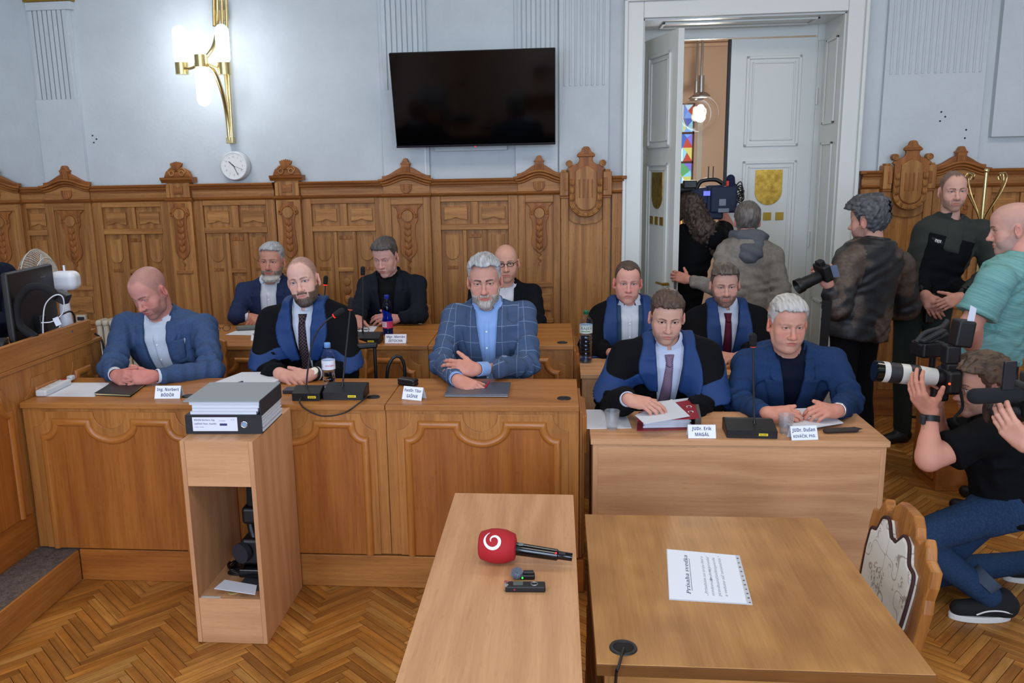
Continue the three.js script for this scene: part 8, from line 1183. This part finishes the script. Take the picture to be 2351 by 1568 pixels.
// 13 photographer in patterned leather jacket
{ const camo = dataTex(256, 256, (u, v) => { const a = tnoise(u * 4, v * 4, 4, 4, 81) * 0.6 + tnoise(u * 9, v * 9, 9, 9, 82) * 0.4, n = tnoise(u * 70, v * 70, 70, 70, 83); return mix3([26, 28, 32], [78, 64, 56], sstep(0.42, 0.58, a)).map(c => c * (0.85 + 0.3 * n)); }); camo.repeat.set(1.6, 1.6);
  const P = person({ label: 'photographer in dark blotched leather jacket turned away to the door', floor: 0, neck: [2004, 552, -5.3], sh: [[2068, 608, -5.42], [1946, 606, -5.16]], el: [[2082, 704, -5.5], [1922, 706, -5.02]], wr: [[2050, 720, -5.75], [1902, 654, -5.0]], hip: v3(1.82, 0.96, -5.28), w: 1.08, armS: 1.15, legs: { c: 0x0c0d10, knees: [v3(1.9, 0.5, -5.36), v3(1.74, 0.5, -5.2)], ankles: [v3(1.98, 0.09, -5.4), v3(1.78, 0.09, -5.14)] },
    head: { p: [1992, 505, -5.32], yaw: turned(-0.74, -0.66), pitch: 0.12, roll: 0.0, s: 1.0, skin: [204, 156, 138], seed: 26, open: 0.004, stubble: { c: [110, 86, 76], k: 0.5 }, hair: { line: 0.06, nape: -0.1, colA: [92, 94, 98], colB: [30, 30, 34], top: 0.042, sideT: 0.026, quiff: 0.0, curl: 0.36 } },
    hands: { L: { dir: [-0.4, 0.8, -0.1], dorsal: [0.3, 0, 1], pose: { curl: [[0.9, 0.8, 0.5], [0.9, 0.8, 0.5], [0.9, 0.8, 0.5], [0.9, 0.8, 0.5]] } }, R: { dorsal: [0.5, 0.5, 0.2] } },
    wear: P => { shirt(P, { c: 0xd8dade, tee: true, noCuffs: true }); jacket(P, { mat: phys(0xffffff, 0.5, { map: camo, bumpMap: clothBump, bumpScale: 0.0004 }), noLapel: true, vTop: 0.04, vBot: 0.03, button: 0.2, lower: -0.12, grow: 0.03, r: [0.072, 0.07, 0.055], fold: 0.004 }); } });
  const c = atZ(1886, 632, -4.98), o = thing('photo_camera', 'black photo camera with zoom lens held low by the leather jacket', 'camera', c, 0); o.rotation.set(0.1, 0.25, 0.38); part('body', rbox(0.05, 0.1, 0.12, 0.015, 0.015, 0, 0.012, 3), MAT.black, o); part('rear_screen', box(0.003, 0.075, 0.09, -0.0, 0.02, 0.06).rotateY(0.6), std(0x6f8098, 0.15), o); part('lens', lathe([[0.028, 0], [0.034, 0.01], [0.034, 0.07], [0.036, 0.075], [0.036, 0.11], [0.042, 0.115], [0.044, 0.15], [0.036, 0.15], [0.034, 0.12], [0, 0.11]], 28).rotateZ(PI / 2).translate(-0.008, 0.0, 0), MAT.black, o); part('hump', rbox(0.04, 0.03, 0.05, 0.012, 0.075, 0, 0.008), MAT.black, o);
  single('camera_strap', 'black camera strap hanging below the photo camera', 'strap', plate([[-0.026, 0], [0.026, 0], [0.018, -0.33], [-0.03, -0.33]], 0.004, 0.001), MAT.blackMatte, atZ(1899, 690, -4.95)); }
// 14 guard
{ const ol = std(0x2b302c, 0.9, { bumpMap: clothBump, bumpScale: 0.0006 }), P = person({ label: 'guard in dark olive uniform shirt standing at the oak crest', floor: 0, neck: [2186, 498, -5.8], sh: [[2130, 534, -5.8], [2254, 530, -5.8]], el: [[2112, 628, -5.76], [2282, 620, -5.78]], wr: [[2124, 676, -5.58], [2204, 682, -5.52]], hip: v3(2.42, 1.02, -5.8), w: 1.05, d: 1.05, armS: 1.08, legs: { c: 0x2a302e, knees: [v3(2.32, 0.54, -5.78), v3(2.52, 0.54, -5.78)], ankles: [v3(2.36, 0.09, -5.82), v3(2.53, 0.09, -5.78)], toes: [[-0.9, 0, 0.4], [0.3, 0, 0.9]] },
  head: { p: [2188, 436, -5.76], yaw: -0.12, pitch: 0.1, roll: 0.02, s: 1.0, headW: 0.95, skin: [212, 166, 148], jaw: 0.94, seed: 28, browC: [96, 74, 62], stubble: { c: [120, 94, 82], k: 0.5 }, scalp: { c: [70, 58, 52], k: 0.75, line: 0.088, recede: 0.02 }, open: 0.004, flush: 0.5 },
  hands: { R: { dir: [0.35, -0.8, 0.3], dorsal: [-0.5, 0.2, 0.8], pose: {} }, L: { dir: [-0.85, -0.35, 0.2], dorsal: [0, 0.3, 0.95], pose: { curl: [[0.4, 0.5, 0.3], [0.45, 0.5, 0.3], [0.5, 0.5, 0.3], [0.55, 0.5, 0.3]] } } },
  wear: P => { const f = tee(P, { mat: ol, long: true, sleeve: 0.95, lower: -0.06, name: 'uniform_shirt', hole: 0.06 }), { fr, neck, add } = P, L = fr.L, dk = cloth(0x0b0d12);
    add('chest_panel', strip(fr, f, t => [-0.145 + 0.02 * t, lerp(L - 0.13, 0.02, t)], t => [0.155 - 0.02 * t, lerp(L - 0.13, 0.02, t)], 24, 14, 0.003), dk, P.teeMesh); add('zip_panel', strip(fr, f, t => [-0.05, lerp(L - 0.05, L - 0.22, t)], t => [0.05, lerp(L - 0.05, L - 0.22, t)], 10, 6, 0.006), ol, P.teeMesh);
    add('stand_collar', collar(neck.clone().addScaledVector(fr.u, -0.02), fr.u, fr.f, 0.066, 0.082, 0.055, 0.04, 0.05, 0.5, 0.005), ol, P.teeMesh); add('black_undershirt', collar(neck.clone().addScaledVector(fr.u, -0.035), fr.u, fr.f, 0.059, 0.064, 0.03, 0.02, 0.02, 0.02), dk, P.teeMesh);
    const tx = canvasTex(256, 96, (g, w, h) => { g.fillStyle = '#0b0d12'; g.fillRect(0, 0, w, h); g.fillStyle = '#e8eaec'; g.font = 'italic bold 74px sans-serif'; g.textAlign = 'center'; g.textBaseline = 'middle'; g.fillText('ZVJS', w / 2, h / 2 + 4); }); const pg = strip(fr, f, t => [-0.125, lerp(L - 0.155, L - 0.185, t)], t => [-0.06, lerp(L - 0.155, L - 0.185, t)], 2, 3, 0.0055); const uv = pg.attributes.uv; for (let i = 0; i < uv.count; i++) { const a = uv.getX(i), b = uv.getY(i); uv.setXY(i, (a + 0.125) / 0.065, (b - (L - 0.185)) / 0.03); } add('name_patch', pg, std(0xffffff, 0.7, { map: tx }), P.teeMesh);
    add('belt', merge([new THREE.TorusGeometry(0.165, 0.024, 8, 40).rotateX(PI / 2).scale(1.03, 1, 0.75).translate(P.hip.x, P.hip.y + 0.02, P.hip.z)]), MAT.black); const q = atZ(2135, 690, -5.62); add('holster', rbox(0.06, 0.2, 0.05, q.x, q.y - 0.05, q.z, 0.015, 2), MAT.black); const b = P.sh[1].clone().lerp(P.el[1], 0.5); add('arm_patch', merge([box(0.05, 0.02, 0.002, b.x + 0.035, b.y + 0.03, b.z + 0.062), cyl(0.03, 0.03, 0.002, 20).rotateX(PI / 2).translate(b.x + 0.035, b.y - 0.03, b.z + 0.062)]), std(0xb8a838, 0.7), P.teeMesh); } }); }
// 15 man in teal shirt
person({ label: 'bald man in teal shirt turned away beside the guard', floor: 0, neck: [2352, 588, -4.6], sh: [[2440, 640, -4.82], [2286, 648, -4.38]], el: [[2460, 760, -4.75], [2226, 748, -4.36]], wr: [[2400, 840, -4.9], [2240, 836, -4.62]], hip: v3(2.3, 1.0, -4.62), w: 1.15, d: 1.1, bare: 1, armS: 1.22, neckS: 1.15, legs: { c: 0x24282e, knees: [v3(2.42, 0.52, -4.7), v3(2.28, 0.52, -4.55)], ankles: [v3(2.42, 0.09, -4.7), v3(2.28, 0.09, -4.5)] },
  head: { p: [2326, 522, -4.66], yaw: turned(-0.92, -0.35), pitch: 0.18, roll: 0, s: 1.06, skin: [218, 166, 150], fat: 0.4, seed: 30, scalp: { c: [170, 140, 128], k: 0.4 }, stubble: { c: [150, 130, 122], k: 0.5 } }, hands: { L: { dorsal: [-1, 0, 0.4] }, R: { dorsal: [1, 0, 0] } },
  wear: P => { const tx = dataTex(256, 256, (u, v) => { const k = tnoise(u * 6, v * 110, 6, 110, 91) * 0.7 + tnoise(u * 20, v * 60, 20, 60, 92) * 0.3; return mix3([96, 150, 150], [134, 182, 180], k); }); tx.repeat.set(1.5, 3); tee(P, { c: 0xffffff, cl: { map: tx }, sleeve: 0.68, sr: 0.078, lower: -0.14, grow: 0.02 }); } });
// 16 kneeling photographer
{ const P = person({ label: 'kneeling photographer in black shirt and jeans aiming a white lens', floor: 0, neck: [2272, 950, -3.56], sh: [[2250, 990, -3.74], [2256, 1004, -3.4]], el: [[2150, 1010, -3.78], [2132, 1056, -3.36]], wr: [[2150, 924, -3.66], [2136, 948, -3.42]], hip: v3(1.86, 0.52, -3.52), bare: 1, armS: 1.06, w: 0.98, legs: { c: 0xffffff, cl: { rough: 0.9, map: suitTex([24, 44, 72], [54, 76, 104], 271) }, cell: 0.011, knees: [[2120, 1318, -3.66], [2098, 1240, -3.46]], ankles: [v3(2.12, 0.1, -3.78), [2270, 1366, -3.44]], ankle: 0.05, noShoes: true },
  head: { p: [2252, 884, -3.56], yaw: turned(-0.98, 0.12), pitch: 0.12, roll: 0, s: 0.98, skin: [216, 162, 140], seed: 32, stubble: { c: [120, 92, 78], k: 0.5 }, open: 0.0025, hair: { line: 0.068, nape: -0.1, colA: [108, 84, 64], colB: [52, 40, 32], top: 0.028, sideT: 0.02, quiff: 0.008, curl: 0.2 }, glasses: { c: 0xb8bcc4, metal: 1 } },
  hands: { L: { dir: [-0.55, 0.75, 0.0], dorsal: [-0.5, -0.55, 0.6], pose: { curl: [[0.5, 0.35, 0.3], [0.5, 0.35, 0.3], [0.5, 0.4, 0.3], [0.5, 0.4, 0.3]], thumb: [0.8, 0.5, -0.35] } }, R: { dir: [-0.3, 0.9, 0.1], dorsal: [-0.3, 0, -0.9], pose: { curl: [[0.8, 0.8, 0.4], [0.8, 0.8, 0.4], [0.8, 0.8, 0.4], [0.8, 0.8, 0.4]] } } },
  wear: P => { tee(P, { c: 0x0a0b0e, sleeve: 0.6, sr: 0.074, lower: -0.1, cut: 0.01 }); const { add } = P, m = P.wr[1].clone().lerp(P.el[1], 0.12), d = P.wr[1].clone().sub(P.el[1]).normalize(), q = new THREE.Quaternion().setFromUnitVectors(v3(0, 1, 0), d), wt = add('wristwatch', cyl(0.034, 0.035, 0.024, 28).applyQuaternion(q).translate(m.x, m.y, m.z), MAT.black); add('watch_case', rbox(0.02, 0.04, 0.036, m.x - 0.034, m.y, m.z + 0.01, 0.008), MAT.darkGrey, wt);
    const a = atZ(2262, 1330, -3.44); add('jean_cuff', cyl(0.06, 0.058, 0.05, 24).rotateZ(-0.75).translate(a.x, a.y, a.z), cloth(0x4a5666)); } });
  // skate shoes
  const shoe = (p, label) => { const o = thing('canvas_shoe', label, 'shoe', p, PI), f0 = blend([cap(v3(-0.06, 0.055, 0), v3(0.12, 0.045, 0), 0.046, 0.036), [cap(v3(-0.07, 0.07, 0), v3(-0.05, 0.1, 0), 0.042, 0.04), 0.03]], 0.03), f = withBounds((x, y, z) => Math.max(f0(x, y, z), 0.022 - y), f0); const g = surfNet(f, ...pad(f0.lo, f0.hi, 0.01), 0.006); g.computeVertexNormals(); part('upper', g, std(0x0d0d10, 0.85), o); const sole = []; for (let i = 0; i < 40; i++) { const t = i / 40 * 2 * PI; sole.push([0.035 + 0.125 * Math.cos(t), 0.046 * Math.sin(t) * (1 + 0.1 * Math.cos(t))]); } part('sole', plate(sole, 0.026, 0.004).rotateX(-PI / 2), std(0xd8d6d0, 0.7), o); part('side_stripe', tube([v3(-0.07, 0.05, -0.046), v3(-0.02, 0.062, -0.05), v3(0.03, 0.058, -0.048), v3(0.07, 0.04, -0.045)], 0.0035, 20, 6), std(0xe4e2dc, 0.7), o); part('lace', [0, 1, 2, 3].map(i => tube([v3(0.03 + i * 0.018, 0.074 - i * 0.004, -0.024), v3(0.035 + i * 0.018, 0.088 - i * 0.005, 0), v3(0.03 + i * 0.018, 0.074 - i * 0.004, 0.024)], 0.0035, 10, 5)), std(0xe4e2dc, 0.8), o); return o; };
  const s0 = atY(2268, 1420, 0); shoe([s0.x, 0, s0.z], 'black canvas shoe with white stripe and laces flat on the parquet'); shoe([2.2, 0, -3.8], 'black canvas shoe tucked behind the bent knee');
  // camera with white zoom lens and flash
  const c = atZ(2178, 872, -3.56), o = thing('photo_camera', 'black photo camera with white zoom lens and raised flash', 'camera', c, 0); o.rotation.set(0, 0, 0.02); const B = (n, g, m) => part(n, g, m, o);
  B('body', [rbox(0.06, 0.1, 0.13, 0.0, -0.0, 0, 0.015, 3), rbox(0.05, 0.04, 0.06, 0.0, 0.055, 0, 0.01, 2), cyl(0.016, 0.018, 0.03, 16).rotateZ(PI / 2).translate(0.035, 0.03, 0)], MAT.black); B('grip', rbox(0.07, 0.09, 0.03, -0.01, -0.06, -0.05, 0.012, 2), MAT.black);
  const seg = (a, b, r0, r1, m, n) => B(n, cyl(r1, r0, b - a, 32).rotateZ(PI / 2).rotateZ(-0.13).translate(-(a + b) / 2 * Math.cos(0.13), (a + b) / 2 * Math.sin(0.13) + 0.005, 0), m), wl = std(0xd4d2ca, 0.45);
  seg(0.028, 0.055, 0.036, 0.036, MAT.black, 'lens_mount'); seg(0.055, 0.125, 0.036, 0.042, wl, 'lens_barrel'); seg(0.125, 0.165, 0.0425, 0.0425, MAT.black, 'zoom_ring'); seg(0.165, 0.2, 0.042, 0.042, wl, 'lens_barrel'); seg(0.2, 0.248, 0.0425, 0.043, MAT.darkGrey, 'focus_ring'); seg(0.248, 0.272, 0.043, 0.044, wl, 'lens_barrel'); seg(0.272, 0.3, 0.044, 0.045, MAT.blackGloss, 'front_rim'); B('front_glass', cyl(0.038, 0.038, 0.002, 28).rotateZ(PI / 2).rotateZ(-0.13).translate(-0.301 * Math.cos(0.13), 0.3 * Math.sin(0.13) + 0.006, 0), std(0x10131a, 0.05)); B('status_light', ball(0.005, -0.025, 0.0, 0.066), new THREE.MeshStandardMaterial({ color: 0xa03010, emissive: 0xff5020, emissiveIntensity: 1.5 }));
  B('flash_foot', rbox(0.06, 0.08, 0.06, -0.0, 0.11, 0, 0.01, 2), MAT.black); B('flash_head', rbox(0.07, 0.11, 0.075, 0.015, 0.2, 0, 0.01, 2).rotateZ(-0.12), MAT.black); B('bounce_card', plate([[0, 0], [0.028, 0], [0.034, 0.055], [0.01, 0.07]], 0.001, 0).translate(0.045, 0.245, 0.02), MAT.paper); B('strap', tube([v3(0.02, -0.03, 0.066), v3(0.03, -0.1, 0.07), v3(0.0, -0.15, 0.075), v3(0.05, -0.2, 0.08)], 0.006, 20, 6), MAT.blackMatte);
  const c2 = atZ(2130, 800, -3.8), k = thing('camera_cage', 'dark camera gear behind the raised flash', 'camera', c2, 0.3); part('body', rbox(0.11, 0.07, 0.09, 0, 0, 0, 0.012, 2), MAT.black, k); part('top_handle', tube([v3(-0.06, 0.03, 0), v3(-0.02, 0.07, 0), v3(0.06, 0.09, 0), v3(0.09, 0.12, 0)], 0.012, 16, 8), MAT.darkGrey, k); part('bracket', [rbox(0.12, 0.012, 0.03, 0.02, 0.06, 0.03, 0.003).rotateZ(0.4), rbox(0.14, 0.012, 0.03, 0.02, 0.04, 0.02, 0.003).rotateZ(0.35)], MAT.darkGrey, k); part('support_rod', cyl(0.014, 0.014, 0.2, 12, 0.03, -0.12, 0), MAT.black, k); }
// 17 video operator at the edge of the frame: arms and camcorder
{ const P = person({ label: 'video operator at the frame edge supporting a camcorder', floor: 0, neck: v3(2.12, 1.5, -2.78), sh: [v3(2.02, 1.42, -2.98), v3(2.06, 1.42, -2.6)], el: [v3(1.86, 1.12, -3.1), v3(1.82, 1.12, -2.72)], wr: [[2400, 930, -3.05], [2356, 1022, -2.86]], hip: v3(2.2, 0.98, -2.8), legs: { c: 0x14161c, knees: [v3(2.18, 0.5, -2.9), v3(2.18, 0.5, -2.7)], ankles: [v3(2.2, 0.09, -2.9), v3(2.2, 0.09, -2.7)] }, bare: 1, handC: [214, 160, 138],
  head: { p: v3(2.08, 1.66, -2.8), yaw: -PI / 2, skin: [214, 160, 138], cell: 0.006, hair: { line: 0.07, colA: [70, 54, 44], colB: [40, 32, 28], top: 0.02, sideT: 0.01 } }, hands: { L: { dir: [-0.7, 0.75, -0.1], dorsal: [-0.2, -0.5, 0.85], s: 1.0, pose: { curl: [[0.5, 0.5, 0.4], [0.55, 0.5, 0.4], [0.6, 0.5, 0.4], [0.65, 0.5, 0.4]], thumb: [0.8, 0.6, -0.1] } }, R: { dorsal: [0, 1, 0] } }, wear: P => tee(P, { c: 0x15171c, sleeve: 0.7, lower: -0.14 }) });
  const c = atZ(2325, 905, -2.95), o = thing('camcorder', 'black camcorder with furry long microphone at the frame edge', 'video camera', c, 0); part('microphone_foam', new THREE.CapsuleGeometry(0.027, 0.13, 8, 18).rotateZ(PI / 2 + 0.04).translate(-0.07, 0.003, 0.03), std(0x14151b, 0.95), o); part('microphone_tube', cyl(0.011, 0.011, 0.14, 14).rotateZ(PI / 2 + 0.04).translate(0.08, -0.001, 0.03), MAT.steel, o); part('body', [rbox(0.2, 0.11, 0.12, 0.12, -0.02, -0.02, 0.015, 2), rbox(0.16, 0.04, 0.06, 0.12, 0.075, 0, 0.01, 2)], MAT.black, o); part('lens', lathe([[0, 0], [0.04, 0], [0.04, 0.05], [0.036, 0.06], [0.036, 0.11], [0.03, 0.12], [0, 0.12]], 28).rotateZ(-PI / 2).translate(-0.07, -0.065, -0.01), MAT.black, o); part('monitor', rbox(0.045, 0.1, 0.012, -0.045, 0.075, 0.03, 0.004).rotateY(0.2), std(0x1a2026, 0.25), o); part('control_block', rbox(0.09, 0.035, 0.05, 0.06, 0.065, 0.02, 0.008, 2), MAT.darkGrey, o); part('top_mount', rbox(0.045, 0.04, 0.03, 0.05, 0.105, 0.02, 0.003), std(0x4a4a50, 0.5), o); part('lamp_panel', rbox(0.03, 0.02, 0.04, 0.1, 0.11, 0.01, 0.003), MAT.black, o); }
// 18 clerk behind the monitor
person({ hc: 0.006, label: 'seated clerk in dark navy suit behind the monitor', floor: PF + 0.18, neck: [-95, 588, -4.2], sh: [[-170, 628, -4.05], [8, 630, -4.38]], el: [[-180, 730, -4.0], [14, 735, -4.3]], wr: [[-150, 750, -3.9], [-80, 752, -4.0]], legs: { sit: 0.36 }, head: { p: [-95, 520, -4.18], yaw: 0.7, skin: [210, 164, 146], cell: 0.006, seed: 34, hair: { line: 0.07, colA: [70, 58, 50], colB: [40, 34, 30], top: 0.014, sideT: 0.006 } }, wear: P => { shirt(P, { c: 0xdde4ee }); jacket(P, { c: 0x101828, vTop: 0.06, vBot: 0.02, button: 0.1 }); } });
renderer.render(scene, camera);
